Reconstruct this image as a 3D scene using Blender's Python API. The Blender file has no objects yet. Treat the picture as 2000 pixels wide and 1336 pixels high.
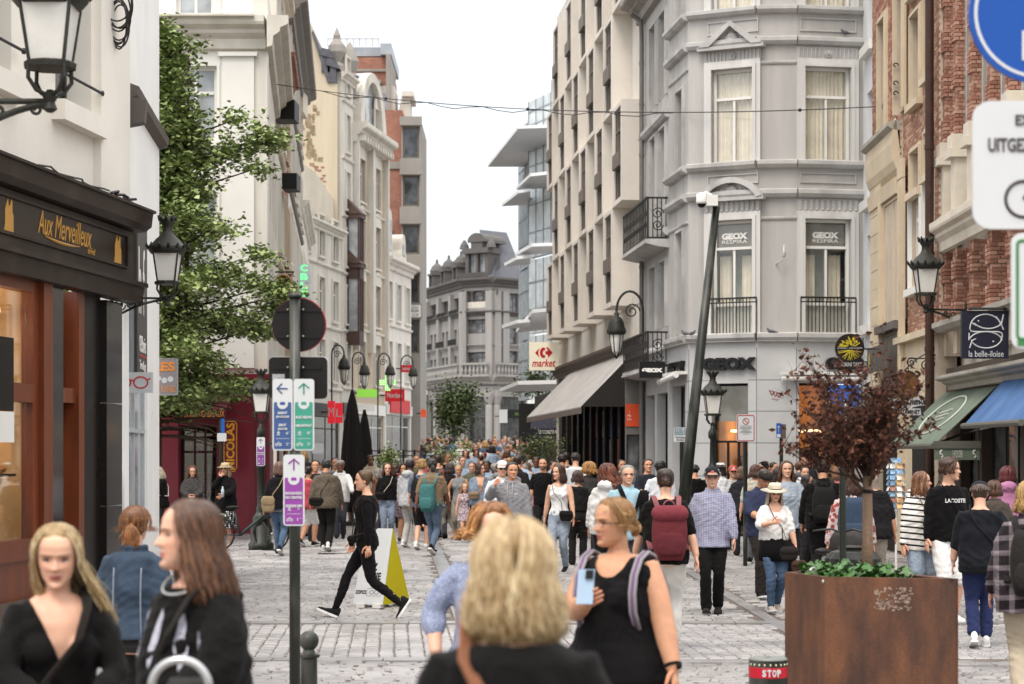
import bpy,math,random
import numpy as np
from mathutils import Vector,Matrix
from mathutils import noise as mnoise
R=math.radians;PI=math.pi
rnd=random.Random(7)
S=bpy.context.scene
COL=S.collection
# camera, sky, sun
F,CX,V0,H=3900.0,1000.0,889.0,1.85
cam=bpy.data.cameras.new('camera');camo=bpy.data.objects.new('camera',cam);COL.objects.link(camo)
camo.location=(0,0,H);camo.rotation_euler=(R(90),0,0)
cam.sensor_width=36;cam.lens=36*F/2000;cam.shift_y=(V0-668)/2000
cam.clip_start=.1;cam.clip_end=2000
cam.dof.use_dof=True;cam.dof.focus_distance=24;cam.dof.aperture_fstop=3.6;cam.dof.aperture_blades=0
S.camera=camo
w=bpy.data.worlds.new('World');S.world=w;w.use_nodes=True
nt=w.node_tree;nt.nodes.clear()
o_=nt.nodes.new('ShaderNodeOutputWorld')
SUN_EL,SUN_AZ=58,205
sky=nt.nodes.new('ShaderNodeTexSky');sky.sky_type='NISHITA';sky.sun_disc=False
sky.sun_elevation=R(SUN_EL);sky.sun_rotation=R(SUN_AZ);sky.altitude=50
bg1=nt.nodes.new('ShaderNodeBackground');bg1.inputs['Strength'].default_value=.05
nt.links.new(sky.outputs[0],bg1.inputs[0])
geo=nt.nodes.new('ShaderNodeTexCoord');sep=nt.nodes.new('ShaderNodeSeparateXYZ');nt.links.new(geo.outputs['Generated'],sep.inputs[0])
mr=nt.nodes.new('ShaderNodeMapRange');nt.links.new(sep.outputs['Z'],mr.inputs['Value'])
mr.inputs['From Min'].default_value=0;mr.inputs['From Max'].default_value=1
mr.inputs['To Min'].default_value=.38;mr.inputs['To Max'].default_value=2.05
nz=nt.nodes.new('ShaderNodeTexNoise');nz.inputs['Scale'].default_value=2.5;nz.inputs['Detail'].default_value=3
nt.links.new(geo.outputs['Generated'],nz.inputs['Vector'])
mr2=nt.nodes.new('ShaderNodeMapRange');nt.links.new(nz.outputs['Fac'],mr2.inputs['Value'])
mr2.inputs['To Min'].default_value=.93;mr2.inputs['To Max'].default_value=1.07
mu=nt.nodes.new('ShaderNodeMath');mu.operation='MULTIPLY';nt.links.new(mr.outputs[0],mu.inputs[0]);nt.links.new(mr2.outputs[0],mu.inputs[1])
bg2=nt.nodes.new('ShaderNodeBackground');bg2.inputs['Color'].default_value=(1.0,.975,.945,1)
nt.links.new(mu.outputs[0],bg2.inputs['Strength'])
add=nt.nodes.new('ShaderNodeAddShader');nt.links.new(bg1.outputs[0],add.inputs[0]);nt.links.new(bg2.outputs[0],add.inputs[1])
nt.links.new(add.outputs[0],o_.inputs[0])
sun=bpy.data.lights.new('sun','SUN');suno=bpy.data.objects.new('sun',sun);COL.objects.link(suno)
sun.energy=1.5;sun.angle=R(22);sun.color=(1,.91,.8)
suno.rotation_euler=(R(90-SUN_EL),0,R(180-SUN_AZ)+PI)
sd=Vector((math.sin(R(SUN_AZ))*math.cos(R(SUN_EL)),math.cos(R(SUN_AZ))*math.cos(R(SUN_EL)),math.sin(R(SUN_EL))))
suno.rotation_euler=sd.to_track_quat('Z','Y').to_euler()
S.view_settings.view_transform='Standard';S.view_settings.look='None'
S.view_settings.exposure=.5;S.view_settings.gamma=1;S.view_settings.use_curve_mapping=False
S.render.engine='CYCLES';S.cycles.use_denoising=True;S.cycles.max_bounces=6;S.cycles.transparent_max_bounces=10
S.cycles.diffuse_bounces=3;S.cycles.glossy_bounces=3;S.cycles.caustics_reflective=False;S.cycles.caustics_refractive=False
# helpers
def gz(d):return 0 if d<48 else.018*(d-48)*min(1,(d-48)/15)
def X(u,d):return(u-CX)*d/F
def Z(v,d):return H-(v-V0)*d/F
def P(u,v,d):return Vector((X(u,d),d,Z(v,d)))
MATS={}
def srgb(c):
 if isinstance(c,str):
  c=c.lstrip('#');c=[int(c[i:i+2],16)/255 for i in(0,2,4)]
 else:return tuple(c[:3])
 return tuple(x/12.92 if x<=.04045 else((x+.055)/1.055)**2.4 for x in c)
def nodes(m):
 m.use_nodes=True;t=m.node_tree
 return t,t.nodes['Principled BSDF']
def M(key,col,rough=.65,metal=0,var=.12,scale=2.0,bump=0,bscale=60,spec=.25,stain=0,stain_col=(.12,.09,.07),detail=5,coat=0,streak=False):
 """one plain procedural surface: colour with noise variation, optional stains and fine relief"""
 if key in MATS:return MATS[key]
 m=bpy.data.materials.new(key);t,b=nodes(m);L=t.links.new;N=t.nodes.new
 c=srgb(col)
 b.inputs['Roughness'].default_value=rough;b.inputs['Metallic'].default_value=metal
 b.inputs['Specular IOR Level'].default_value=spec;b.inputs['Coat Weight'].default_value=coat
 tc=N('ShaderNodeTexCoord');n=N('ShaderNodeTexNoise');n.inputs['Scale'].default_value=scale;n.inputs['Detail'].default_value=detail;n.inputs['Roughness'].default_value=.62
 mp=N('ShaderNodeMapping');L(tc.outputs['Object'],mp.inputs[0]);L(mp.outputs[0],n.inputs['Vector'])
 if streak:mp.inputs['Scale'].default_value=(3,3,.35)
 r=N('ShaderNodeMapRange');L(n.outputs['Fac'],r.inputs['Value'])
 r.inputs['From Min'].default_value=.3;r.inputs['From Max'].default_value=.7
 r.inputs['To Min'].default_value=1-var;r.inputs['To Max'].default_value=1+var
 mx=N('ShaderNodeMix');mx.data_type='RGBA';mx.blend_type='MULTIPLY';mx.inputs[0].default_value=1
 mx.inputs[6].default_value=(*c,1);L(r.outputs[0],mx.inputs[7])
 out=mx.outputs[2]
 if stain:
  n2=N('ShaderNodeTexNoise');n2.inputs['Scale'].default_value=scale*.8;n2.inputs['Detail'].default_value=8
  mp2=N('ShaderNodeMapping');mp2.inputs['Scale'].default_value=(1,1,.25);mp2.inputs['Location'].default_value=(3,5,1)
  L(tc.outputs['Object'],mp2.inputs[0]);L(mp2.outputs[0],n2.inputs['Vector'])
  r2=N('ShaderNodeMapRange');L(n2.outputs['Fac'],r2.inputs['Value']);r2.inputs['From Min'].default_value=.5;r2.inputs['From Max'].default_value=.75
  r2.inputs['To Min'].default_value=0;r2.inputs['To Max'].default_value=stain
  m2=N('ShaderNodeMix');m2.data_type='RGBA';L(r2.outputs[0],m2.inputs[0]);L(out,m2.inputs[6]);m2.inputs[7].default_value=(*srgb(stain_col),1)
  out=m2.outputs[2]
 L(out,b.inputs['Base Color'])
 if rough>.15 and metal<.5:
  rr=N('ShaderNodeMapRange');L(n.outputs['Fac'],rr.inputs['Value']);rr.inputs['To Min'].default_value=max(0,rough-.1);rr.inputs['To Max'].default_value=min(1,rough+.1);L(rr.outputs[0],b.inputs['Roughness'])
 if bump:
  n3=N('ShaderNodeTexNoise');n3.inputs['Scale'].default_value=bscale;n3.inputs['Detail'].default_value=4;L(tc.outputs['Object'],n3.inputs['Vector'])
  bp=N('ShaderNodeBump');bp.inputs['Strength'].default_value=bump;bp.inputs['Distance'].default_value=.02;L(n3.outputs['Fac'],bp.inputs['Height']);L(bp.outputs[0],b.inputs['Normal'])
 MATS[key]=m;return m
def M_emit(key,col,strength):
 if key in MATS:return MATS[key]
 m=bpy.data.materials.new(key);t,b=nodes(m)
 b.inputs['Base Color'].default_value=(*srgb(col),1);b.inputs['Emission Color'].default_value=(*srgb(col),1);b.inputs['Emission Strength'].default_value=strength
 MATS[key]=m;return m
def M_brick(key,c1,c2,mortar,bw=.22,bh=.065,rough=.85,axis='x'):
 """brick pattern for walls too far to tell the bricks apart"""
 if key in MATS:return MATS[key]
 m=bpy.data.materials.new(key);t,b=nodes(m);L=t.links.new;N=t.nodes.new
 tc=N('ShaderNodeTexCoord');sp=N('ShaderNodeSeparateXYZ');cb=N('ShaderNodeCombineXYZ');L(tc.outputs['Object'],sp.inputs[0])
 L(sp.outputs['X' if axis=='x' else 'Y'],cb.inputs[0]);L(sp.outputs['Z'],cb.inputs[1])
 br=N('ShaderNodeTexBrick');L(cb.outputs[0],br.inputs['Vector']);br.inputs['Scale'].default_value=1
 br.inputs['Brick Width'].default_value=bw;br.inputs['Row Height'].default_value=bh;br.inputs['Mortar Size'].default_value=.006
 br.inputs['Color1'].default_value=(*srgb(c1),1);br.inputs['Color2'].default_value=(*srgb(c2),1);br.inputs['Mortar'].default_value=(*srgb(mortar),1)
 n=N('ShaderNodeTexNoise');n.inputs['Scale'].default_value=1.3;n.inputs['Detail'].default_value=8;L(tc.outputs['Object'],n.inputs['Vector'])
 r=N('ShaderNodeMapRange');L(n.outputs['Fac'],r.inputs['Value']);r.inputs['To Min'].default_value=.6;r.inputs['To Max'].default_value=1.35
 mx=N('ShaderNodeMix');mx.data_type='RGBA';mx.blend_type='MULTIPLY';mx.inputs[0].default_value=1;L(br.outputs['Color'],mx.inputs[6]);L(r.outputs[0],mx.inputs[7])
 L(mx.outputs[2],b.inputs['Base Color']);b.inputs['Roughness'].default_value=rough
 bp=N('ShaderNodeBump');bp.inputs['Strength'].default_value=.5;bp.inputs['Distance'].default_value=.02;L(br.outputs['Fac'],bp.inputs['Height']);bp.invert=True;L(bp.outputs[0],b.inputs['Normal'])
 MATS[key]=m;return m
def M_glass(key='shop_glass',tint=(.96,.955,.93),refl=1.0,rough=.02):
 if key in MATS:return MATS[key]
 m=bpy.data.materials.new(key);m.use_nodes=True;t=m.node_tree;t.nodes.clear();L=t.links.new;N=t.nodes.new
 o=N('ShaderNodeOutputMaterial');tr=N('ShaderNodeBsdfTransparent');tr.inputs[0].default_value=(*tint,1)
 g=N('ShaderNodeBsdfGlossy');g.inputs['Roughness'].default_value=rough;g.inputs['Color'].default_value=(1,1,1,1)
 lw=N('ShaderNodeLayerWeight');lw.inputs[0].default_value=.5;pw=N('ShaderNodeMath');pw.operation='POWER';L(lw.outputs['Facing'],pw.inputs[0]);pw.inputs[1].default_value=4
 mm=N('ShaderNodeMath');mm.operation='MULTIPLY_ADD';mm.use_clamp=True;L(pw.outputs[0],mm.inputs[0]);mm.inputs[1].default_value=.7;mm.inputs[2].default_value=.055*refl
 mx=N('ShaderNodeMixShader');L(mm.outputs[0],mx.inputs[0]);L(tr.outputs[0],mx.inputs[1]);L(g.outputs[0],mx.inputs[2]);L(mx.outputs[0],o.inputs[0])
 MATS[key]=m;return m
def M_darkglass(key='dark_glass',col=(.03,.033,.035),rough=.06,wob=.08,lo=.6,hi=2.2):
 """a pane with a dark room behind it, seen from the street: reflects the sky, slightly wavy"""
 if key in MATS:return MATS[key]
 m=bpy.data.materials.new(key);t,b=nodes(m);L=t.links.new;N=t.nodes.new
 b.inputs['Base Color'].default_value=(*col,1);b.inputs['Roughness'].default_value=rough;b.inputs['Specular IOR Level'].default_value=.7
 tc=N('ShaderNodeTexCoord');n=N('ShaderNodeTexNoise');n.inputs['Scale'].default_value=.9;L(tc.outputs['Object'],n.inputs['Vector'])
 bp=N('ShaderNodeBump');bp.inputs['Strength'].default_value=wob;bp.inputs['Distance'].default_value=.1;L(n.outputs['Fac'],bp.inputs['Height']);L(bp.outputs[0],b.inputs['Normal'])
 n2=N('ShaderNodeTexNoise');n2.inputs['Scale'].default_value=1.6;L(tc.outputs['Object'],n2.inputs['Vector'])
 cr=N('ShaderNodeValToRGB');cr.color_ramp.elements[0].position=.4;cr.color_ramp.elements[1].position=.65
 cr.color_ramp.elements[0].color=(*[x*lo for x in col],1);cr.color_ramp.elements[1].color=(*[min(1,x*hi)for x in col],1)
 L(n2.outputs['Fac'],cr.inputs[0]);L(cr.outputs[0],b.inputs['Base Color'])
 MATS[key]=m;return m
ROOT={}
def tag(o,label=None,cat=None,group=None,kind=None):
 if label:o['label']=label
 if cat:o['category']=cat
 if group:o['group']=group
 if kind:o['kind']=kind
 return o
def thing(name,label,cat,loc=(0,0,0),yaw=0,group=None):
 o=bpy.data.objects.new(name,None);COL.objects.link(o);o.location=loc;o.rotation_euler=(0,0,yaw)
 o.empty_display_size=.2
 ROOT[o.name]=Vector(loc)if not yaw else None
 return tag(o,label,cat,group)
class Fr:
 """a plan frame: s along A->B, o outward (towards whoever faces the wall), z up"""
 def __init__(f,A,B):
  f.A=Vector((A[0],A[1]));d=Vector((B[0]-A[0],B[1]-A[1]));f.L=d.length;f.d=d/f.L;f.n=Vector((f.d.y,-f.d.x))
 def p(f,s,o,z):
  q=f.A+f.d*s+f.n*o;return(q.x,q.y,z)
 def yaw(f):return math.atan2(f.d.y,f.d.x)
 def sub(f,s0,s1,o=0):a=f.p(s0,o,0);b=f.p(s1,o,0);return Fr(a,b)
 def s_at(f,u):
  k=(u-CX)/F;return(k*f.A.y-f.A.x)/(f.d.x-k*f.d.y)
FRONT=lambda x0,x1,y:Fr((x0,y),(x1,y))
class MB:
 def __init__(s):s.v=[];s.f=[]
 def add(s,vs,fs):
  n=len(s.v);s.v+=[tuple(a)for a in vs];s.f+=[tuple(i+n for i in q)for q in fs];return s
 def box(s,a,b):
  x0,y0,z0=a;x1,y1,z1=b
  return s.add([(x0,y0,z0),(x1,y0,z0),(x1,y1,z0),(x0,y1,z0),(x0,y0,z1),(x1,y0,z1),(x1,y1,z1),(x0,y1,z1)],[(0,3,2,1),(4,5,6,7),(0,1,5,4),(1,2,6,5),(2,3,7,6),(3,0,4,7)])
 def fb(s,fr,s0,s1,o0,o1,z0,z1):
  p=fr.p
  return s.add([p(s0,o1,z0),p(s1,o1,z0),p(s1,o0,z0),p(s0,o0,z0),p(s0,o1,z1),p(s1,o1,z1),p(s1,o0,z1),p(s0,o0,z1)],[(0,3,2,1),(4,5,6,7),(0,1,5,4),(1,2,6,5),(2,3,7,6),(3,0,4,7)])
 def obox(s,c,ax,h):
  """box from centre, three axes and half sizes"""
  c=Vector(c);a,b,d=[Vector(q).normalized()*k for q,k in zip(ax,h)]
  vs=[c+a*i+b*j+d*k for k in(-1,1)for i,j in((-1,-1),(1,-1),(1,1),(-1,1))]
  return s.add(vs,[(0,3,2,1),(4,5,6,7),(0,1,5,4),(1,2,6,5),(2,3,7,6),(3,0,4,7)])
 def quad(s,a,b,c,d):return s.add([a,b,c,d],[(0,1,2,3)])
 def prism(s,fr,poly,o0,o1):
  """polygon in (s, z) of the frame, from o0 back to o1 front"""
  n=len(poly)
  vs=[fr.p(a,o1,z)for a,z in poly]+[fr.p(a,o0,z)for a,z in poly]
  return s.add(vs,[tuple(range(n)),tuple(range(2*n-1,n-1,-1))]+[(i,i+n,(i+1)%n+n,(i+1)%n)for i in range(n)])
 def profile(s,fr,s0,s1,prof,caps=True):
  """moulding: profile of (o, z) swept along the wall"""
  n=len(prof)
  vs=[fr.p(s0,o,z)for o,z in prof]+[fr.p(s1,o,z)for o,z in prof]
  fs=[(i,i+1,i+1+n,i+n)for i in range(n-1)]
  if caps:fs+=[tuple(range(n-1,-1,-1)),tuple(range(n,2*n))]
  return s.add(vs,fs)
 def tube(s,path,r,n=8,caps=True):
  path=[Vector(p)for p in path];m=len(path)
  rs=r if isinstance(r,(list,tuple))else[r]*m
  vs=[];prev=None
  for i,p in enumerate(path):
   t=(path[min(i+1,m-1)]-path[max(i-1,0)]).normalized()
   if prev is None:a=t.cross(Vector((0,0,1))if abs(t.z)<.9 else Vector((1,0,0))).normalized()
   else:a=(prev-t*prev.dot(t)).normalized()
   prev=a;b=t.cross(a)
   vs+=[p+(a*math.cos(2*PI*k/n)+b*math.sin(2*PI*k/n))*rs[i]for k in range(n)]
  fs=[(i*n+k,i*n+(k+1)%n,(i+1)*n+(k+1)%n,(i+1)*n+k)for i in range(m-1)for k in range(n)]
  if caps:fs+=[tuple(range(n-1,-1,-1)),tuple(range((m-1)*n,m*n))]
  return s.add(vs,fs)
 def lathe(s,prof,c=(0,0,0),n=16,wob=None):
  c=Vector(c);m=len(prof);vs=[]
  for j,(r,z)in enumerate(prof):
   for k in range(n):
    q=r*(1 if not wob else wob(k,j));vs.append(c+Vector((q*math.cos(2*PI*k/n),q*math.sin(2*PI*k/n),z)))
  fs=[(i*n+k,i*n+(k+1)%n,(i+1)*n+(k+1)%n,(i+1)*n+k)for i in range(m-1)for k in range(n)]
  fs+=[tuple(range(n-1,-1,-1)),tuple(range((m-1)*n,m*n))]
  return s.add(vs,fs)
 def ball(s,c,r,n=12,m=8):
  r=(r,r,r)if not isinstance(r,(tuple,list))else r;c=Vector(c)
  vs=[c+Vector((0,0,-r[2]))]
  for i in range(1,m):
   t=-PI/2+PI*i/m
   vs+=[c+Vector((r[0]*math.cos(t)*math.cos(2*PI*k/n),r[1]*math.cos(t)*math.sin(2*PI*k/n),r[2]*math.sin(t)))for k in range(n)]
  vs.append(c+Vector((0,0,r[2])));e=len(vs)-1
  fs=[(0,1+(k+1)%n,1+k)for k in range(n)]
  fs+=[(1+i*n+k,1+i*n+(k+1)%n,1+(i+1)*n+(k+1)%n,1+(i+1)*n+k)for i in range(m-2)for k in range(n)]
  fs+=[(1+(m-2)*n+k,1+(m-2)*n+(k+1)%n,e)for k in range(n)]
  return s.add(vs,fs)
 def wall(s,fr,s0,s1,z0,z1,holes=(),dep=.22,o=0,back=.3):
  """a wall with rectangular openings (a, b, c, d) = s from, s to, z from, z to, with their reveals"""
  xs=sorted({s0,s1,*[h[0]for h in holes],*[h[1]for h in holes]});zs=sorted({z0,z1,*[h[2]for h in holes],*[h[3]for h in holes]})
  xs=[x for x in xs if s0-1e-6<=x<=s1+1e-6];zs=[z for z in zs if z0-1e-6<=z<=z1+1e-6]
  p=fr.p
  for i in range(len(xs)-1):
   for j in range(len(zs)-1):
    cx=(xs[i]+xs[i+1])/2;cz=(zs[j]+zs[j+1])/2
    if any(h[0]<cx<h[1]and h[2]<cz<h[3]for h in holes):continue
    s.quad(p(xs[i],o,zs[j]),p(xs[i+1],o,zs[j]),p(xs[i+1],o,zs[j+1]),p(xs[i],o,zs[j+1]))
  for a,b,c,d in holes:
   q=o-dep
   s.quad(p(a,o,c),p(a,o,d),p(a,q,d),p(a,q,c));s.quad(p(b,o,c),p(b,q,c),p(b,q,d),p(b,o,d))
   s.quad(p(a,o,d),p(b,o,d),p(b,q,d),p(a,q,d));s.quad(p(a,o,c),p(a,q,c),p(b,q,c),p(b,o,c))
  if back:
   q=o-back
   s.quad(p(s0,o,z0),p(s0,o,z1),p(s0,q,z1),p(s0,q,z0));s.quad(p(s1,o,z0),p(s1,q,z0),p(s1,q,z1),p(s1,o,z1))
   s.quad(p(s0,o,z1),p(s1,o,z1),p(s1,q,z1),p(s0,q,z1))
   s.quad(p(s0,q,z0),p(s0,q,z1),p(s1,q,z1),p(s1,q,z0))if not holes else None
  return s
 def mesh(s,name,mat,smooth=False,loc=None):
  me=bpy.data.meshes.new(name)
  v=s.v
  if loc is not None and loc.length>0:
   v=[(a[0]-loc.x,a[1]-loc.y,a[2]-loc.z)for a in v]
  me.from_pydata(v,[],s.f)
  if mat:me.materials.append(mat)
  if smooth:me.polygons.foreach_set('use_smooth',[True]*len(me.polygons))
  me.update();return me
 def build(s,name,mat,parent=None,smooth=False,label=None,kind=None):
  loc=None;q=parent
  if parent is not None:
   while q.parent is not None:q=q.parent
   loc=ROOT.get(q.name)
  me=s.mesh(name,mat,smooth,loc)
  o=bpy.data.objects.new(name,me);COL.objects.link(o);o.parent=parent
  if label:o['label']=label
  if kind:o['kind']=kind
  if parent is None:ROOT[o.name]=Vector((0,0,0))
  return o
def inst(me,name,parent,M4):
 """another object on the same mesh, placed by a matrix given in the parent's root space"""
 o=bpy.data.objects.new(name,me);COL.objects.link(o);o.parent=parent;o.matrix_local=M4;return o
TXT={}
def text_geom(body,size=1,shear=0,align='CENTER',bold=0,depth=.004,spacing=1):
 c=bpy.data.curves.new('lettering','FONT');c.body=body;c.size=size;c.shear=shear;c.align_x=align;c.align_y='CENTER'
 c.extrude=depth;c.offset=bold;c.space_character=spacing;c.resolution_u=3
 o=bpy.data.objects.new('lettering',c);COL.objects.link(o)
 dg=bpy.context.evaluated_depsgraph_get();me=bpy.data.meshes.new_from_object(o.evaluated_get(dg))
 bpy.data.objects.remove(o);bpy.data.curves.remove(c);return me
def text(body,fr,s,o,z,size,mat,parent,width=None,height=None,rot=0,name='lettering',**k):
 """letters standing on the wall frame fr at (s, o, z); width/height stretch the word to that size"""
 me=text_geom(body,size,**k)
 n=len(me.vertices);a=np.zeros(n*3);me.vertices.foreach_get('co',a);a=a.reshape(-1,3)
 if n:
  w_=np.ptp(a[:,0]);h_=np.ptp(a[:,1]);mid=(a.max(0)+a.min(0))/2;a[:,:2]-=mid[:2]
  if width:a[:,0]*=width/max(w_,1e-6)
  if height:a[:,1]*=height/max(h_,1e-6)
  if rot:c_,s_=math.cos(rot),math.sin(rot);a[:,:2]=a[:,:2]@np.array([[c_,s_],[-s_,c_]])
  q=parent
  while q.parent is not None:q=q.parent
  loc=ROOT.get(q.name)or Vector((0,0,0))
  base=np.array(fr.p(s,o,z));d=np.array([fr.d.x,fr.d.y,0]);nn=np.array([fr.n.x,fr.n.y,0])
  w3=base+np.outer(a[:,0],d)+np.outer(a[:,1],[0,0,1])+np.outer(a[:,2],nn)-np.array(loc)
  me.vertices.foreach_set('co',w3.ravel())
 me.materials.clear();me.materials.append(mat);me.update()
 ob=bpy.data.objects.new(name,me);COL.objects.link(ob);ob.parent=parent;return ob
def rrect(w,h,r,n=4):
 pts=[]
 for cx,cy,a0 in((w/2-r,h/2-r,0),(-w/2+r,h/2-r,90),(-w/2+r,-h/2+r,180),(w/2-r,-h/2+r,270)):
  for i in range(n+1):
   a=R(a0+90*i/n);pts.append((cx+r*math.cos(a),cy+r*math.sin(a)))
 return pts
def disc(r,n=32,c=(0,0)):return[(c[0]+r*math.cos(2*PI*i/n),c[1]+r*math.sin(2*PI*i/n))for i in range(n)]
def shift(poly,s,z):return[(a+s,b+z)for a,b in poly]
def arc(cx,cz,r,a0,a1,n=10):return[(cx+r*math.cos(R(a0+(a1-a0)*i/n)),cz+r*math.sin(R(a0+(a1-a0)*i/n)))for i in range(n+1)]
# ground
def M_pave():
 m=bpy.data.materials.new('paving');t,b=nodes(m);L=t.links.new;N=t.nodes.new
 tc=N('ShaderNodeTexCoord');br=N('ShaderNodeTexBrick');L(tc.outputs['Object'],br.inputs['Vector'])
 br.inputs['Scale'].default_value=1;br.inputs['Brick Width'].default_value=.19;br.inputs['Row Height'].default_value=.13;br.inputs['Mortar Size'].default_value=.012
 br.inputs['Color1'].default_value=(.23,.21,.2,1);br.inputs['Color2'].default_value=(.32,.30,.29,1);br.inputs['Mortar'].default_value=(.10,.085,.075,1)
 n=N('ShaderNodeTexNoise');n.inputs['Scale'].default_value=.55;n.inputs['Detail'].default_value=7;L(tc.outputs['Object'],n.inputs['Vector'])
 r=N('ShaderNodeMapRange');L(n.outputs['Fac'],r.inputs['Value']);r.inputs['From Min'].default_value=.3;r.inputs['From Max'].default_value=.7;r.inputs['To Min'].default_value=.75;r.inputs['To Max'].default_value=1.2
 mx=N('ShaderNodeMix');mx.data_type='RGBA';mx.blend_type='MULTIPLY';mx.inputs[0].default_value=1;L(br.outputs['Color'],mx.inputs[6]);L(r.outputs[0],mx.inputs[7]);L(mx.outputs[2],b.inputs['Base Color'])
 b.inputs['Roughness'].default_value=.45
 bp=N('ShaderNodeBump');bp.inputs['Strength'].default_value=.6;bp.inputs['Distance'].default_value=.015;bp.invert=True;L(br.outputs['Fac'],bp.inputs['Height']);L(bp.outputs[0],b.inputs['Normal'])
 return m
SETT=M('sett_stone',(.255,.24,.232),rough=.38,var=.5,scale=.8,detail=11,bump=.35,bscale=45,spec=.55)
SETT2=M('sett_stone_pale',(.27,.256,.25),rough=.36,var=.42,scale=1.1,detail=9,bump=.25,bscale=40,spec=.55)
SLAB=M('slab_stone',(.24,.23,.225),rough=.3,var=.22,scale=1.5,detail=8,bump=.1,bscale=25,spec=.5)
DIRT=M('joint_dirt',(.12,.10,.088),rough=.9,var=.25,scale=6)
PAVE=M_pave()
ys=[-12,0,14,15.4];xs=[-90,-40,-20,-12,0,12,20,40,90]
gb=MB();yl=[-30,0,15.3]+[48+2*i for i in range(12)]+[80,100,140,200,300,420]
def gsheet(mb,x0,x1,yl,dz=0):
 for a,b in zip(yl[:-1],yl[1:]):mb.quad((x0,a,gz(a)+dz),(x1,a,gz(a)+dz),(x1,b,gz(b)+dz),(x0,b,gz(b)+dz))
gsheet(gb,-120,120,[-30,0,15.3,44]+yl[3:])
tag(gb.build('ground',PAVE),kind='structure')
jb=MB();jb.quad((-13,15.3,.006),(12,15.3,.006),(12,44,.006),(-13,44,.006))
joints=tag(jb.build('paving_bed',DIRT),kind='structure')
strips=[(-.72,-.058,25.7,.125),(2.86,-.01,24,.085)]
def strip_x(st,y):return st[0]+st[1]*(y-st[2])
setts=[]
y=15.5
rr=random.Random(3)
def in_strip(x,y,w=0):return any(abs(x-strip_x(s,y))<s[3]+w and y>(21.9 if i==0 else 17)for i,s in enumerate(strips))
B0,B1=18.1,21.7
row=0
while y<43.5:
 band=B0<y+.02*0<B1
 dep=.10 if band else rr.uniform(.115,.15)
 if y<27:big=1
 half=y*.262+.5
 x=-half+(0 if band else rr.uniform(0,.2))
 if band:
  sl=-.06*(y-B0)
  k0=int(-half/.142)-1
  for k in range(k0,-k0+1):
   xx=k*.142+sl+rr.uniform(-.006,.006)
   if not in_strip(xx,y):setts.append((xx,y,.0645,dep/2-.006,rr.uniform(.012,.022),1))
  y+=dep
 elif B0-.34<y<B0 or B1<y<B1+.34:y+=.02
 else:
  while x<half:
   w_=rr.uniform(.085,.125)
   if y>34:w_*=1.35
   if not in_strip(x,y,.1):setts.append((x,y+rr.uniform(-.008,.008),w_-.011,dep/2-.011,rr.uniform(.008,.03),0))
   x+=2*w_
  y+=dep
 row+=1
def sett_mesh(mb,x,y,w,l,h,i):
 t=.012;a=rr.uniform(-.004,.004);b=rr.uniform(-.004,.004)
 v=[(x-w,y-l,.006),(x+w,y-l,.006),(x+w,y+l,.006),(x-w,y+l,.006),(x-w+t,y-l+t,h+a),(x+w-t,y-l+t,h+b),(x+w-t,y+l-t,h-a),(x-w+t,y+l-t,h-b)]
 mb.add(v,[(4,5,6,7),(0,1,5,4),(1,2,6,5),(2,3,7,6),(3,0,4,7)])
setts.sort(key=lambda s:s[1])
protoS=MB();sett_mesh(protoS,0,0,.1,.055,.022,0);ms=protoS.mesh('cobblestone',SETT)
near=[s for s in setts if abs(s[0]/s[1])<.257][:300];nid={id(s)for s in near}
for s in near:
 o=inst(ms,'cobblestone',joints,Matrix.Translation((s[0],s[1],0))@Matrix.Diagonal((s[2]/.1,s[3]/.055,s[4]/.022,1)))
a_,b_=MB(),MB()
for s in setts:
 if id(s)not in nid:sett_mesh(b_ if s[5]else a_,*s)
a_.build('cobblestone_field',SETT,joints,kind='stuff');b_.build('cobblestone_band',SETT2,joints,kind='stuff')
for st,lo,hi in((strips[0],22.1,43.6),(strips[1],18.5,43.6)):
 y=lo
 while y<hi:
  l=rr.uniform(.75,.95);mb=MB();xa=strip_x(st,y);xb=strip_x(st,y+l);w_=st[3]-.01
  v=[(xa-w_,y,.004),(xa+w_,y,.004),(xb+w_,y+l-.012,.004),(xb-w_,y+l-.012,.004)]
  mb.add(v+[(p[0],p[1],.021)for p in v],[(4,5,6,7),(0,1,5,4),(1,2,6,5),(2,3,7,6),(3,0,4,7)])
  mb.build('paving_slab',SLAB,joints);y+=l
for yy,cv in((B0-.33,.012),(B1+.02,.004)):
 x=-6.5
 while x<6.8:
  l=rr.uniform(.8,1.05);mb=MB();c0=cv*x*x*.6;c1=cv*(x+l)**2*.6
  if yy<19:c0=-.035*max(0,x+1.2)**1.5;c1=-.035*max(0,x+l+1.2)**1.5
  v=[(x,yy+c0,.004),(x+l-.012,yy+c1,.004),(x+l-.012,yy+c1+.29,.004),(x,yy+c0+.29,.004)]
  mb.add(v+[(p[0],p[1],.024)for p in v],[(4,5,6,7),(0,1,5,4),(1,2,6,5),(2,3,7,6),(3,0,4,7)])
  mb.build('kerb_stone',SLAB,joints);x+=l
gum=MB()
for i in range(420):
 y=rr.uniform(17,42);x=rr.uniform(-1,1)*y*.25;q=rr.uniform(.012,.03);gum.add([(x+q*math.cos(a)*rr.uniform(.8,1.2),y+q*math.sin(a),.036)for a in[2*PI*k/7 for k in range(7)]],[tuple(range(7))])
tag(gum.build('litter',M('old_gum','#3a3530',rough=.8)),'dark gum spots and scraps trodden into the cobbles','litter',kind='stuff')
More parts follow.
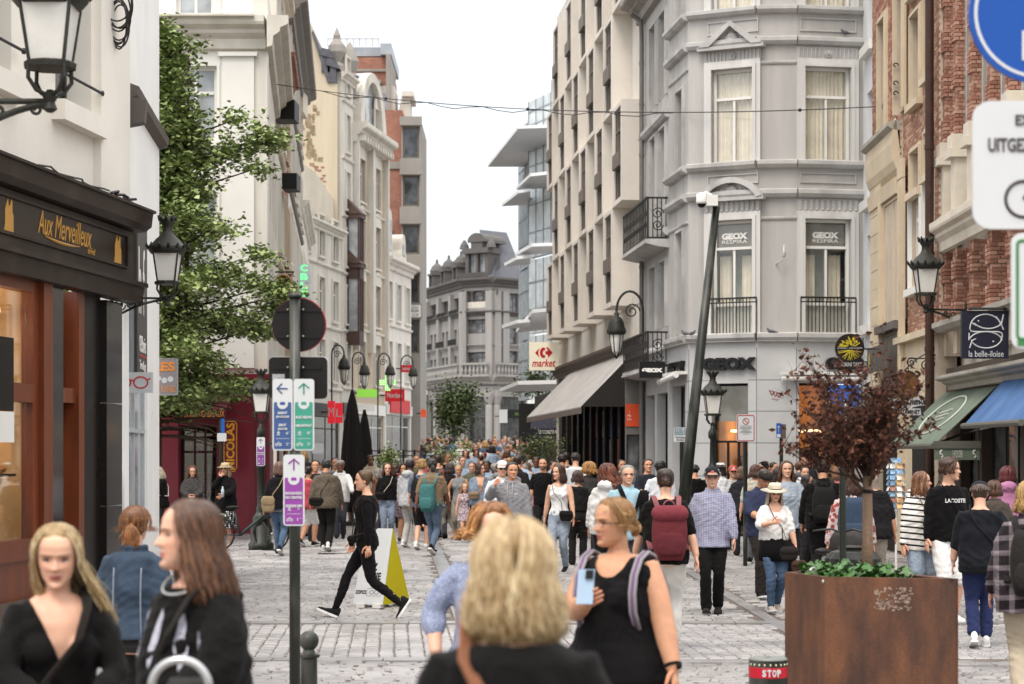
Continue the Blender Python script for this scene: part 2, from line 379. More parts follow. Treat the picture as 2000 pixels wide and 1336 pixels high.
# facade kit
G_SHOP=M_glass();G_DARK=M_darkglass();G_MID=M_darkglass('grey_glass',(.10,.105,.11));G_PALE=M_darkglass('pale_glass',(.32,.34,.35),.1,.04,.8,1.3)
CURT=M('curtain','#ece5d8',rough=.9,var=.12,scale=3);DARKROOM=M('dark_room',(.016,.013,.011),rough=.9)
WHITE=M('white_paint','#dcdad4',rough=.5,var=.05,scale=2);OFFW=M('old_white_paint','#d3cec3',rough=.75,var=.08,scale=1.2,stain=.25,streak=True)
IRON=M('dark_iron','#1a1815',rough=.45,var=.15,scale=8,spec=.5);GREENIRON=M('dark_green_paint','#1b1f18',rough=.4,var=.2,scale=6,spec=.35,stain=.25,stain_col=(.35,.34,.3))
BLACK=M('black_paint','#141210',rough=.5,var=.15)
def curtain(fr,s0,s1,z0,z1,o,mat,par,amp=.025,wl=.09,part=(0,1)):
 mb=MB();n=max(8,int((s1-s0)/wl*5));vs=[]
 rs=random.Random(int(s0*1000)%999)
 ph=rs.uniform(0,6)
 for i in range(n+1):
  s=s0+(s1-s0)*i/n;q=o+amp*math.sin(s/wl*2*PI+ph+1.5*math.sin(s*9))
  vs+=[fr.p(s,q,z0),fr.p(s,q+.3*amp*math.sin(s*31),z1)]
 mb.add(vs,[(2*i,2*i+2,2*i+3,2*i+1)for i in range(n)])
 return mb.build('curtain',mat,par,smooth=True)
def window(fr,root,s0,s1,z0,z1,o=-.14,fm=None,pm=None,nx=2,tr=(),fw=.06,fd=.07,cur=None,room=True,split=False,name='window',lower=0):
 """frame (part) with panes (sub-parts) and what hangs behind them"""
 fm=fm or WHITE;pm=pm or G_DARK
 mb=MB();zz=[z0]+[z0+(z1-z0)*t for t in tr]+[z1]
 mb.fb(fr,s0,s0+fw,o-fd,o,z0,z1);mb.fb(fr,s1-fw,s1,o-fd,o,z0,z1)
 mb.fb(fr,s0+fw,s1-fw,o-fd,o,z0,z0+fw);mb.fb(fr,s0+fw,s1-fw,o-fd,o,z1-fw,z1)
 for q in zz[1:-1]:mb.fb(fr,s0+fw,s1-fw,o-fd,o+.012,q-fw*.45,q+fw*.45)
 cells=[]
 for j in range(len(zz)-1):
  k=nx[j]if isinstance(nx,(list,tuple))else nx
  a=zz[j]+(fw if j==0 else fw*.45);b=zz[j+1]-(fw if j==len(zz)-2 else fw*.45)
  for i in range(k):
   x0=s0+fw+(s1-s0-2*fw)*i/k;x1=s0+fw+(s1-s0-2*fw)*(i+1)/k
   if i:mb.fb(fr,x0-fw*.4,x0+fw*.4,o-fd+.005,o-.004,a,b)
   cells.append((x0+(fw*.4 if i else 0),x1-(fw*.4 if i<k-1 else 0),a,b))
 wf=mb.build(name,fm,root)
 if split:
  for c in cells:
   pb=MB();pb.fb(fr,c[0],c[1],o-fd*.6,o-fd*.45,c[2],c[3]);pb.build('pane',pm,wf)
 else:
  pb=MB()
  for c in cells:pb.fb(fr,c[0],c[1],o-fd*.6,o-fd*.45,c[2],c[3])
  pb.build('pane',pm,wf)
 if cur:curtain(fr,s0+fw*.6,s1-fw*.6,z0+.03,z1-.03,o-fd-.035,cur,wf)
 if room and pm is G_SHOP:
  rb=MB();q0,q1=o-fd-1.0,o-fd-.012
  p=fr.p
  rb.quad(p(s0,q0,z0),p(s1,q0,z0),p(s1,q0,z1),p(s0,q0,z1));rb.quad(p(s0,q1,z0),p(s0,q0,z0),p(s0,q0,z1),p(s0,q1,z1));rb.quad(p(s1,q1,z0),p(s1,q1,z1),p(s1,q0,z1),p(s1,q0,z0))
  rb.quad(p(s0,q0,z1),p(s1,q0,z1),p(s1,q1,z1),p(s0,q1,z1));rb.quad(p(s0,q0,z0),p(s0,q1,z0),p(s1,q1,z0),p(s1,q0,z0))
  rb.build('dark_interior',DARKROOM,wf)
 return wf
def surround(mb,fr,s0,s1,z0,z1,w=.14,o=.05,sill=True,head=True):
 """raised stone architrave round an opening"""
 mb.fb(fr,s0-w,s0,0,o,z0,z1);mb.fb(fr,s1,s1+w,0,o,z0,z1);mb.fb(fr,s0-w,s1+w,0,o,z1,z1+w)
 mb.fb(fr,s0-w*.45,s0-.002,o,o+.03,z0,z1+w*.45);mb.fb(fr,s1+.002,s1+w*.45,o,o+.03,z0,z1+w*.45);mb.fb(fr,s0-.002,s1+.002,o,o+.03,z1+.003,z1+w*.45)
 if sill:mb.fb(fr,s0-w*1.2,s1+w*1.2,.0,o+.09,z0-.13,z0-.002)
CORN=lambda z,h,p:[(0,z),(p*.25,z+h*.05),(p*.3,z+h*.35),(p*.6,z+h*.5),(p*.62,z+h*.62),(p*.95,z+h*.72),(p,z+h*.8),(p,z+h),(0,z+h)]
BAND=lambda z,h,p:[(0,z),(p*.6,z+h*.1),(p,z+h*.45),(p,z+h*.85),(p*.5,z+h),(0,z+h)]
def railing(fr,root,s0,s1,z0,z1,o,n,mat,name='balcony_rail',r=.011,mid=None):
 mb=MB();mb.fb(fr,s0,s1,o-.02,o+.02,z1-.035,z1);mb.fb(fr,s0,s1,o-.015,o+.015,z0,z0+.03)
 if mid:mb.fb(fr,s0,s1,o-.012,o+.012,mid-.012,mid+.012)
 for i in range(n+1):
  s=s0+(s1-s0)*i/n;mb.fb(fr,s-r,s+r,o-r,o+r,z0+.03,z1-.035)
 return mb.build(name,mat,root)
def scroll(mb,fr,s,o,z,r,turns=1.6,th=.012,flip=1,n=26,start=0):
 """a wrought iron spiral in the wall plane"""
 pts=[]
 for i in range(n+1):
  t=i/n;a=start+flip*turns*2*PI*t;q=r*(1-.82*t);pts.append(fr.p(s+q*math.cos(a),o,z+q*math.sin(a)))
 mb.tube(pts,th,5)
def brickwork(fr,root,s0,s1,z0,z1,holes=(),mat=None,o=.0,parts=0,bw=.215,bh=.062,j=.011,name='brick',pr=.009):
 """bricks laid in courses, each proud of the mortar bed; the first `parts` nearest ones are objects of their own"""
 lst=[];z=z0;c=0
 while z+bh<=z1+.02:
  s=s0-(bw/2 if c%2 else 0)
  while s<s1:
   a,b=max(s,s0),min(s+bw-j,s1)
   segs=[(a,b)]
   for h in holes:
    if z+bh>h[2]+.01 and z<h[3]-.01:
     out=[]
     for x0,x1 in segs:
      if h[1]<=x0 or h[0]>=x1:out.append((x0,x1))
      else:
       if x0<h[0]:out.append((x0,h[0]))
       if x1>h[1]:out.append((h[1],x1))
     segs=out
   for x0,x1 in segs:
    if x1-x0>.03:lst.append((x0,x1,z,min(z+bh-j,z1)))
   s+=bw
  z+=bh;c+=1
 rb=random.Random(len(lst))
 if parts:
  lst.sort(key=lambda q:Vector(fr.p(q[0],0,q[2])).length)
  pm=MB();pm.box((0,0,0),(1,1,1));me=pm.mesh(name,mat)
  for a,b,z_,z2 in lst[:parts]:
   p0=Vector(fr.p(a,o-.03,z_))-(ROOT[root.name]or Vector())
   m4=Matrix.Translation(p0)@Matrix.Rotation(fr.yaw(),4,'Z')@Matrix.Diagonal((b-a,-(.03+pr*rb.uniform(.6,1.2)),z2-z_,1))
   inst(me,name,root,m4)
 mb=MB()
 for a,b,z_,z2 in lst[parts:]:mb.fb(fr,a,b,o-.02,o+pr*rb.uniform(.5,1.2),z_,z2)
 return mb.build('brickwork',mat,root,kind='stuff')
def bricks_mat(key,c1,c2,c3):
 """colour differs from brick to brick: noise as coarse as the bricks"""
 if key in MATS:return MATS[key]
 m=bpy.data.materials.new(key);t,b=nodes(m);L=t.links.new;N=t.nodes.new
 ge=N('ShaderNodeNewGeometry');cr=N('ShaderNodeValToRGB');e=cr.color_ramp.elements
 e[0].color=(*srgb(c1),1);e[1].color=(*srgb(c3),1);q=e.new(.5);q.color=(*srgb(c2),1)
 oi=N('ShaderNodeObjectInfo');ad=N('ShaderNodeMath');ad.operation='ADD';L(ge.outputs['Random Per Island'],ad.inputs[0]);L(oi.outputs['Random'],ad.inputs[1])
 fr_=N('ShaderNodeMath');fr_.operation='FRACT';L(ad.outputs[0],fr_.inputs[0]);L(fr_.outputs[0],cr.inputs[0])
 tc=N('ShaderNodeTexCoord');n=N('ShaderNodeTexNoise');n.inputs['Scale'].default_value=9;n.inputs['Detail'].default_value=8;L(tc.outputs['Object'],n.inputs['Vector'])
 r=N('ShaderNodeMapRange');L(n.outputs['Fac'],r.inputs['Value']);r.inputs['To Min'].default_value=.65;r.inputs['To Max'].default_value=1.35
 mx=N('ShaderNodeMix');mx.data_type='RGBA';mx.blend_type='MULTIPLY';mx.inputs[0].default_value=1;L(cr.outputs[0],mx.inputs[6]);L(r.outputs[0],mx.inputs[7]);L(mx.outputs[2],b.inputs['Base Color'])
 b.inputs['Roughness'].default_value=.85;b.inputs['Specular IOR Level'].default_value=.25
 bp=N('ShaderNodeBump');bp.inputs['Strength'].default_value=.4;bp.inputs['Distance'].default_value=.01;L(n.outputs['Fac'],bp.inputs['Height']);L(bp.outputs[0],b.inputs['Normal'])
 MATS[key]=m;return m
 # right: grey corner building with the shoe shop
ST=M('grey_stucco','#adaaa6',rough=.8,var=.13,scale=.9,stain=.5,stain_col='#736d66',streak=True,bump=.1,bscale=30)
STW=M('pale_bluestone','#c8c6c2',rough=.6,var=.10,scale=1.2,stain=.25,stain_col='#77767a',streak=True)
STT=M('grey_trim','#b3b1ae',rough=.7,var=.16,scale=1.8,stain=.6,stain_col='#5d5854')
SHOPST=M('shop_bluestone','#b6b6b5',rough=.5,var=.10,scale=.9,stain=.2,stain_col='#7d8086')
gx=thing('corner_building','grey stuccoed corner building with sculpted pediments above a shoe shop','building',(5.5,43,0))
px=[(X(1257,48.6),48.6),(X(1307,44.8),44.8),(X(1345,42.75),42.75),(X(1478,42.07),42.07),(X(1556,42.0),42.0),(X(1686,42.25),42.25)]
f0,f1,f2,f3,f4=[Fr(px[i],px[i+1])for i in range(5)]
zt=14.2
Z1,Z2,Z3=4.42,8.0,11.2
def zz(v):return Z(v,42.1)
o2=(f2.s_at(1391),f2.s_at(1471));o4=(f4.s_at(1571),f4.s_at(1661))
rows=[(zz(655),zz(428)),(zz(316),zz(131)),(zz(17),zz(-170))]
wb=MB()
h2=[(o2[0],o2[1],a,b)for a,b in rows];h4=[(o4[0],o4[1],a,b)for a,b in rows]
wb.wall(f2,0,f2.L,Z1+.02,zt,h2,dep=.24);wb.wall(f4,0,f4.L,Z1+.02,zt,h4,dep=.24);wb.wall(f3,0,f3.L,Z1+.02,zt)
h1=[(f1.s_at(1324),f1.s_at(1337),zz(645),zz(440)),(f1.s_at(1324),f1.s_at(1337),zz(330),zz(155)),(f1.s_at(1324),f1.s_at(1337),zz(20),zz(-150))]
wb.wall(f1,0,f1.L,Z1+.02,zt,h1,dep=.25)
sd=f0.s_at
h0=[(sd(a),sd(b),Z(c,46.5),Z(d,46.5))for a,b in((1273,1284),(1291,1303))for c,d in((645,520),(400,265),(205,45))]
wb.wall(f0,0,f0.L,Z1+.02,zt-1.2,h0,dep=.25)
wb.build('wall',ST,gx)
for fr,op in((f2,o2),(f4,o4)):
 for i,(a,b)in enumerate(rows):
  window(fr,gx,op[0],op[1],a,b,o=-.10,fm=WHITE,pm=G_SHOP,nx=[2,1]if i else[2,2,1],tr=(.69,)if i else(.27,.76),fw=.065,cur=CURT if i else None,split=True)
for fr,hh in((f1,h1),(f0,h0)):
 for a,b,c,d in hh:window(fr,gx,a,b,c,d,o=-.12,fm=STT if fr is f0 else WHITE,pm=G_MID,nx=1,tr=(.7,),fw=.05)
for fr,op in((f2,o2),(f4,o4)):
 for a,b in rows:tb=MB();surround(tb,fr,op[0],op[1],a,b,w=.17,o=.05,sill=False);tb.build('window_surround',STW,gx)
for a,b,c,d in h0+h1[:]:
 q=MB();fr=f0 if(a,b,c,d)in h0 else f1;surround(q,fr,a,b,c,d,w=.08,o=.04,sill=False);q.build('window_surround',STT,gx)
def courses(z,h,p,name,mat,prof=BAND,frs=None):
 for fr in(frs or(f1,f2,f3,f4)):mb=MB();mb.profile(fr,-.0,fr.L,prof(z,h,p));mb.build(name,mat,gx)
for z,h,p,nm,m in((zz(330),.18,.16,'string_course',STT),(zz(28),.17,.16,'string_course',STT),(zz(388),.20,.15,'string_course',STT),(zz(90),.19,.14,'string_course',STT),(zz(429)-.02,.08,.04,'string_course',STT),(zz(127),.08,.04,'string_course',STT)):
 if h<.1:courses(z,h,p,nm,m,frs=(f1,f3))
 else:courses(z,h,p,nm,m)
for z in(Z(243,47),Z(455,47)-.1):
 q=MB();q.profile(f0,0,f0.L,BAND(z-.2,.2,.14));q.build('string_course',STT,gx)
q=MB();q.profile(f0,-.3,f0.L+.05,CORN(Z(28,47.5),.55,.55));q.build('eaves_cornice',M('eaves_paint','#8d8782',var=.2),gx)
courses(zt,.4,.5,'eaves_cornice',STT,CORN)
for fr,op in((f2,o2),(f4,o4)):
 for v0,v1 in((358,338),(62,36)):
  mb=MB();a,b=op[0]-.1,op[1]+.12;z0,z1=zz(v0),zz(v1);w_=.025
  for s0_,s1_,c,d in((a,b,z1-w_,z1),(a,b,z0,z0+w_),(a,a+w_,z0+w_,z1-w_),(b-w_,b,z0+w_,z1-w_)):mb.fb(fr,s0_,s1_,0,.03,c,d)
  mb.build('panel_moulding',STT,gx)
 for k,(v0,v1)in enumerate(((117,94),(412,390))):
  mb=MB();a,b=op[0]-.17,op[1]+.17;z0,z1=zz(v0),zz(v1);n=15 if k==0 else 11
  mb.fb(fr,a,b,0,.02,z0-.02,z1+.02)
  for i in range(n):
   s=a+(b-a)*(i+.5)/n
   if k==0 and abs(i-n//2)<2:continue
   w_=.016 if k==0 else.035
   poly=[(s-w_,z0)]+[(s+w_*math.cos(t),z1-w_+w_*math.sin(t))for t in[0,.8,1.57,2.35,PI]]+[(s-w_,z0)]
   mb.prism(fr,[(s-w_,z0),(s+w_,z0),(s+w_,z1-w_),(s,z1),(s-w_,z1-w_)],.02,.045)
   if k:mb.ball(fr.p(s,.04,z0+.02),.03,8,5)
  if k==0:
   c=(a+b)/2;zc=(z0+z1)/2;mb.prism(fr,shift(disc(.085,20),c,zc),.02,.05)
   for t in range(5):
    an=t*2*PI/5;mb.tube([fr.p(c+r_*math.cos(an+r_*14),.055,zc+r_*math.sin(an+r_*14))for r_ in(.01,.03,.05,.07)],[.02,.017,.013,.006],5)
  mb.build('carved_frieze',STT,gx)
def pediment(fr,sc,w,z0,h,round_):
 mb=MB();n=14
 if round_:
  rad=(w*w/4+h*h)/(2*h);zc=z0+h-rad;a0=math.degrees(math.asin((z0-zc)/rad))
  outer=arc(sc,zc,rad,180-a0,a0,n);inner=arc(sc,zc,rad-.12,180-a0-3,a0+3,n)
 else:
  outer=[(sc-w/2,z0),(sc,z0+h),(sc+w/2,z0)];inner=[(sc-w/2+.24,z0),(sc,z0+h-.11),(sc+w/2-.24,z0)]
 for i in range(len(outer)-1):mb.prism(fr,[outer[i],outer[i+1],inner[i+1],inner[i]],0,.20)
 mb.fb(fr,sc-w/2-.03,sc+w/2+.03,0,.18,z0-.075,z0-.002)
 p=mb.build('pediment',STT,gx)
 cb=MB();rs=random.Random(5);cb.prism(fr,[(a,b)for a,b in inner],0,.03)
 zc2=z0+h*.36
 for k in range(7):
  a=R(20+140*k/6);cb.tube([fr.p(sc,.06,zc2-.06),fr.p(sc+.10*math.cos(a),.09,zc2-.06+.13*math.sin(a)),fr.p(sc+.16*math.cos(a),.05,zc2-.06+.19*math.sin(a))],[.012,.03,.012],6)
 cb.ball(fr.p(sc,.07,zc2-.08),(.07,.05,.06),10,6)
 for sg in(-1,1):
  for k in range(5):
   x=.17+.09*k;zz_=z0+.06+.05*(1-k/5)
   cb.tube([fr.p(sc+sg*x,.05,zz_),fr.p(sc+sg*(x+.05),.075,zz_+.07*(1-k/6)),fr.p(sc+sg*(x+.10),.05,zz_-.02)],[.018,.026,.01],6)
  scroll(cb,fr,sc+sg*.22,.06,z0+.1,.06,flip=sg)
 cb.build('pediment_carving',STT,p)
cm=(o2[0]+o2[1])/2
pediment(f2,cm,1.42,zz(87),.52,False);pediment(f2,cm,1.42,zz(384),.42,True)
for fr,op in((f2,o2),(f4,o4)):railing(fr,gx,op[0]-.1,op[1]+.1,zz(655),zz(580),.07,15,IRON,mid=zz(590),r=.008)
SCREEN=M('grey_window_film','#8f8c88',rough=.5,var=.1);LETW=M('white_lettering','#e8e6e0',rough=.5,var=.02)
for fr,op in((f2,o2),(f4,o4)):
 q=MB();z0,z1=zz(489),zz(436);q.fb(fr,op[0]+.08,op[1]-.08,-.19,-.186,z0,z1);sg=q.build('window_film',SCREEN,gx)
 text('GEOX',fr,(op[0]+op[1])/2,-.13,zz(458),.14,LETW,sg,width=.58,height=.14,bold=.01)
 text('RESPIRA',fr,(op[0]+op[1])/2,-.13,zz(469),.08,LETW,sg,width=.56,height=.075)
 for sx in(.17,.72):curtain(fr,op[0]+sx*(op[1]-op[0])-.1,op[0]+sx*(op[1]-op[0])+.16,zz(600),zz(495),-.34,CURT,sg)
 q=MB();q.fb(fr,op[0]+.05,op[1]-.05,-.19,-.17,rows[0][0]+.05,zz(590));q.build('door_panel',WHITE,gx)
 q=MB();q.fb(fr,op[0],op[1],-.62,-.6,rows[0][0],rows[0][1]);q.build('drawn_curtain',M('greenish_net','#b9bdb6',rough=.95,var=.25,scale=1.5),sg)
shop=MB();pier=SHOPST
g1=[(f1.s_at(1310),f1.s_at(1334))];g2=(f2.s_at(1390),f2.s_at(1461));g4=(f4.s_at(1570)-.25,f4.s_at(1678))
zh=zz(748);zf=Z1
shop.wall(f1,0,f1.L,0,zf,[(.35,f1.L-.35,.35,zh)],dep=.3);shop.wall(f2,0,f2.L,0,zf,[(g2[0],g2[1],.12,zh)],dep=.3)
shop.wall(f3,0,f3.L,0,zf);shop.wall(f4,0,f4.L,0,zf,[(.05,f4.L-.12,.12,zh)],dep=.3)
shop.wall(f0,0,f0.L,0,zf,[(.4,f0.L*.45,.3,zh-.1),(f0.L*.55,f0.L-.2,.3,zh-.1)],dep=.3)
shop.build('shopfront',SHOPST,gx)
jm=M('stone_joint','#5f6266',var=.1);mb=MB()
for v in(742,803,865,930,995):
 z=zz(v)
 for fr,a,b in((f2,0,g2[0]),(f2,g2[1],f2.L),(f3,0,f3.L),(f1,f1.L-.35,f1.L)):mb.fb(fr,a,b,.0,.003,z-.006,z+.006)
for fr,s in((f2,f2.L-.005),(f3,f3.L-.005),(f2,.005)):mb.fb(fr,s-.006,s+.006,0,.0035,.05,zf-.3)
mb.build('stone_joint',jm,gx)
courses(zz(668),.20,.16,'shop_cornice',STT)
mb=MB()
for fr in(f0,f1,f2,f3,f4):mb.profile(fr,0,fr.L,[(0,zz(655)),(.05,zz(655)),(.1,zz(662)),(.1,zz(667)),(0,zz(667))])
mb.build('shop_ledge',STW,gx)
LETB=M('black_letters','#1b1a1b',rough=.3,var=.05)
text('GEOX',f2,f2.s_at(1425),.06,zz(710),.4,LETB,gx,width=1.19,height=.27,bold=.025,depth=.05)
text('GEOX',f1,f1.L*.5,.06,zz(714),.4,LETB,gx,width=1.5,height=.30,bold=.025,depth=.05)
text('GEOX',f4,f4.s_at(1655),.06,zz(710),.4,LETB,gx,width=1.0,height=.26,bold=.025,depth=.05)
WARM=M('warm_interior','#b98d5a',rough=.8,var=.2,scale=1.5);LAMPW=M_emit('shop_lamp','#ffd39a',4.0);SHELF=M('dark_shelf','#2a1d14',var=.2)
for fr,a,b in((f2,g2[0],g2[1]),(f4,.05,f4.L-.12)):
 rb=MB();p=fr.p;q0,q1=-2.0,-.36
 rb.quad(p(a,q0,0.05),p(b,q0,.05),p(b,q0,zh),p(a,q0,zh));rb.quad(p(a,q1,.05),p(a,q0,.05),p(a,q0,zh),p(a,q1,zh));rb.quad(p(b,q1,.05),p(b,q1,zh),p(b,q0,zh),p(b,q0,.05));rb.quad(p(a,q0,zh),p(b,q0,zh),p(b,q1,zh),p(a,q1,zh))
 room=rb.build('shop_interior',WARM,gx)
 lb=MB();lb.fb(fr,a+.1,b-.1,-1.5,-.9,2.35,2.4);lb.build('ceiling_lamp',LAMPW,room)
 sb=MB()
 for z in(.6,1.0,1.4,1.8):sb.fb(fr,a+.05,b-.05,-1.95,-1.6,z,z+.04)
 rs=random.Random(2)
 for z in(.64,1.04,1.44,1.84):
  s=a+.15
  while s<b-.2:sb.fb(fr,s,s+rs.uniform(.08,.2),-1.9,-1.65,z,z+rs.uniform(.06,.2));s+=rs.uniform(.2,.4)
 sb.build('shelf',SHELF,room)
window(f2,gx,g2[0],g2[1],.12,zh,o=-.2,fm=BLACK,pm=G_SHOP,nx=[3,1],tr=(.62,),fw=.05,room=False,split=True,name='shop_door')
window(f4,gx,.05,f4.L-.12,.12,zh,o=-.2,fm=BLACK,pm=G_SHOP,nx=1,tr=(),fw=.05,room=False,name='shop_window')
mb=MB();mb.fb(f2,g2[0]+.05,g2[1]-.05,-.3,-.28,zz(822),zh-.05);mb.build('fanlight',G_MID,gx)
for a,b in((.35,f1.L-.35),):window(f1,gx,a,b,.35,zh,o=-.2,fm=BLACK,pm=G_MID,nx=2,fw=.05,name='shop_window')
for a,b in((.4,f0.L*.45),(f0.L*.55,f0.L-.2)):window(f0,gx,a,b,.3,zh-.1,o=-.2,fm=BLACK,pm=G_MID,nx=1,fw=.05,name='shop_window')
AL=M('awning_case','#d9d8d3',rough=.4,var=.06)
mb=MB();a,b=f4.s_at(1523),f4.s_at(1676);mb.fb(f4,a,b,0.02,.22,zz(733),zz(727));mb.tube([f4.p(a,.16,zz(740)),f4.p(b,.16,zz(740))],.05,10);mb.build('rolled_awning',AL,gx)
mb=MB();mb.tube([f1.p(.1,.25,zz(738)),f1.p(f1.L-.1,.25,zz(730))],.06,10);mb.fb(f1,.1,f1.L-.1,.0,.25,zz(728),zz(722));mb.build('rolled_awning',AL,gx)
bs=thing('shop_sign','black projecting box sign with white lettering at the grey corner','sign',(X(1274,44.3),44.3,Z(722,44.3)))
fr=FRONT(X(1249,44.3),X(1299,44.3),44.3)
mb=MB();mb.fb(fr,0,fr.L,-.18,0,Z(738,44.3),Z(706,44.3));mb.build('panel',M('sign_black','#15120f',rough=.4),bs);mb=MB();mb.fb(fr,fr.L,fr.L+.25,-.12,-.08,Z(714,44.3),Z(711,44.3));mb.build('bracket',IRON,bs)
text('GEOX',fr,fr.L/2,.006,Z(723,44.3),.1,LETW,bs,width=.46,height=.095,bold=.008)
wc=thing('wall_candle','old wall bracket holding one white candle on the grey pier','wall light',f3.p(f3.s_at(1522),0,zz(508)))
s=f3.s_at(1516);mb=MB();mb.tube([f3.p(s,.0,zz(517)),f3.p(s+.04,.12,zz(514)),f3.p(s+.10,.2,zz(512)),f3.p(s+.15,.22,zz(505))],.014,6);mb.lathe([(.015,0),(.04,.03),(.05,.10),(.045,.1)],f3.p(s+.15,.22,zz(505)),10);mb.build('bracket',STT,wc)
mb=MB();mb.lathe([(.017,0),(.017,.14),(.005,.15)],f3.p(s+.15,.22,zz(495)),8);mb.build('candle',WHITE,wc)
RED=M('red_spray','#8f2f2c',rough=.6)
tg=thing('graffiti','small red scribbled tag sprayed on the grey stone pier','graffiti',f3.p(f3.s_at(1515),.006,zz(772)))
rs=random.Random(4);mb=MB();s0_=f3.s_at(1503);pts=[]
for i in range(34):pts.append(f3.p(s0_+.26*i/34+.03*math.cos(i*1.9),.006,zz(766)-.08*i/34+.055*math.sin(i*1.3)))
mb.tube(pts,.0045,4);mb.tube([f3.p(s0_+.05+.02*i,.006,zz(780)+.015*math.sin(i))for i in range(8)],.0045,4);mb.build('paint',RED,tg)
for v0,v1 in((475,395),(720,652)):
 d0=46.6;fr=f0;a,b=f0.s_at(1268)-.9,f0.L-.05;z0,z1=Z(v0,45.8),Z(v1,45.8)
 bl=MB();bl.fb(fr,a,b,0,.52,z0-.065,z0);bl.profile(fr,a-.05,b+.05,[(0,z0-.2),(.25,z0-.17),(.54,z0-.10),(.54,z0-.07),(0,z0-.07)]);bal=bl.build('balcony',STT,gx)
 mb=MB();mb.fb(fr,a,b,.46,.52,z1-.04,z1);mb.fb(fr,a,b,.47,.51,z0,z0+.04);mb.fb(fr,b-.04,b,.02,.5,z1-.04,z1);mb.fb(fr,b-.04,b,.02,.5,z0,z0+.04)
 n=16
 for i in range(n+1):
  s=a+(b-a)*i/n;mb.tube([fr.p(s,.49,z0),fr.p(s,.49,z1-.03)],.014,5)
  if i<n:scroll(mb,fr,s+(b-a)/n/2,.49,(z0+z1)/2+.1,.075,th=.013);scroll(mb,fr,s+(b-a)/n/2,.49,(z0+z1)/2-.13,.07,th=.013,flip=-1)
 fe=Fr(fr.p(b-.02,.5,0)[:2],fr.p(b-.02,.0,0)[:2])
 for i in range(5):
  s=fe.L*i/5+.04;mb.tube([fe.p(s,0,z0),fe.p(s,0,z1-.03)],.013,5)
 scroll(mb,fe,.25,0,(z0+z1)/2+.1,.14,th=.013);scroll(mb,fe,.25,0,(z0+z1)/2-.16,.13,th=.013,flip=-1)
 mb.build('balcony_rail',IRON,bal)
dp=MB();q=f0.s_at(1261);dp.tube([f0.p(q,.35,Z(24,48)),f0.p(q,.12,Z(36,48)),f0.p(q,.1,Z(60,48)),f0.p(q,.1,.1)],.055,8)
for v in(120,200,300,400,520,600):dp.tube([f0.p(q,.1,Z(v,48)-.03),f0.p(q,.1,Z(v,48)+.03)],.066,8)
dp.build('drainpipe',M('zinc','#6e6a66',rough=.5,var=.2),gx)
mb=MB();mb.add([(*f0.p(0,-.05,0)[:2],zt),(*f1.p(0,-.05,0)[:2],zt),(*f2.p(0,-.05,0)[:2],zt),(*f3.p(0,-.05,0)[:2],zt),(*f4.p(0,-.05,0)[:2],zt),(*f4.p(f4.L,-.05,0)[:2],zt),(9.5,50,zt)],[(0,1,2,3,4,5,6)]);mb.build('roof',STT,gx)
# right: hotel with the chequerboard of projecting window boxes above a supermarket
CON=M('beige_concrete','#d3ccc2',rough=.8,var=.10,scale=.8,stain=.3,stain_col='#857c72',bump=.15,bscale=20)
ht=thing('hotel_building','beige concrete hotel with a chequerboard of projecting window boxes','building',(2,57,0))
A=Vector((3.20,48.55));dr=Vector((-.0897,1)).normalized()
far=A+dr*19.0;fh=Fr(far,A)
LH=fh.L;PW=1.72;N_=10;PR=.50
mb=MB();mb.wall(fh,0,LH,5.6,16.6,());fe=FRONT(A.x-.02,A.x+2.2,A.y);mb.wall(fe,0,fe.L,5.6,16.6,())
fe2=Fr((far.x+6,far.y),(far.x,far.y));mb.wall(fe2,0,6,0,16.6,())
mb.build('wall',CON,ht)
WFR=M('brown_window_frame','#6a625a',rough=.5,var=.1)
for k in range(N_):
 s1=LH-.2-k*PW;s0=s1-PW;ph=0 if k%2==0 else 1
 for lv in range(-1,3):
  z0=8.08+lv*4.9+(0 if ph==0 else 2.45)if False else(8.08+4.9*lv if ph==0 else 5.63+4.9*lv)
  if z0<5.5 or z0>16.2 or(ph==0 and z0>13.5):continue
  if ph==1 and z0>15 and k>3:continue
  z1=z0+2.46
  b=MB();b.wall(fh,s0,s1,z0,z1,[(s0+.3,s1-.25,z0+.12,z1-.1)],dep=.10,o=PR,back=0)
  p=fh.p
  b.quad(p(s1,PR,z0),p(s1,0,z0),p(s1,0,z1),p(s1,PR,z1));b.quad(p(s0,0,z0),p(s0,PR,z0),p(s0,PR,z1),p(s0,0,z1))
  b.quad(p(s0,PR,z0),p(s0,0,z0),p(s1,0,z0),p(s1,PR,z0));b.quad(p(s0,PR,z1),p(s1,PR,z1),p(s1,0,z1),p(s0,0,z1))
  bay=b.build('window_box',CON,ht)
  zg0,zg1=z0+.12,z1-.1;a_,c_=s0+.3,s1-.25
  f_=MB();o=PR-.06
  for q in(a_,(a_+c_)/2-.25,(a_+c_)/2+.2,c_-.05):f_.fb(fh,q,q+.05,o-.03,o+.02,zg0,zg1)
  for q in(zg0,zg0+.75,zg1-.55,zg1-.05):f_.fb(fh,a_,c_,o-.03,o+.015,q,q+.05)
  f_.fb(fh,a_+.1,c_-.02,o-.02,o+.12,zg0+.76,zg0+1.12)
  f_.build('window_frame',WFR,bay)
  g_=MB();g_.fb(fh,a_,c_,o-.05,o-.035,zg0,zg1);g_.build('pane',G_PALE if(k+lv)%3 else G_MID,bay)
zf0,zf1=4.15,5.6
mb=MB();mb.wall(fh,0,LH,4.75,5.62,(),o=-.02);mb.build('white_fascia',OFFW,ht)
mb=MB();mb.profile(fh,0,LH,CORN(4.42,.33,.22));mb.build('shop_cornice',M('brown_cornice','#5c5048',var=.15),ht)
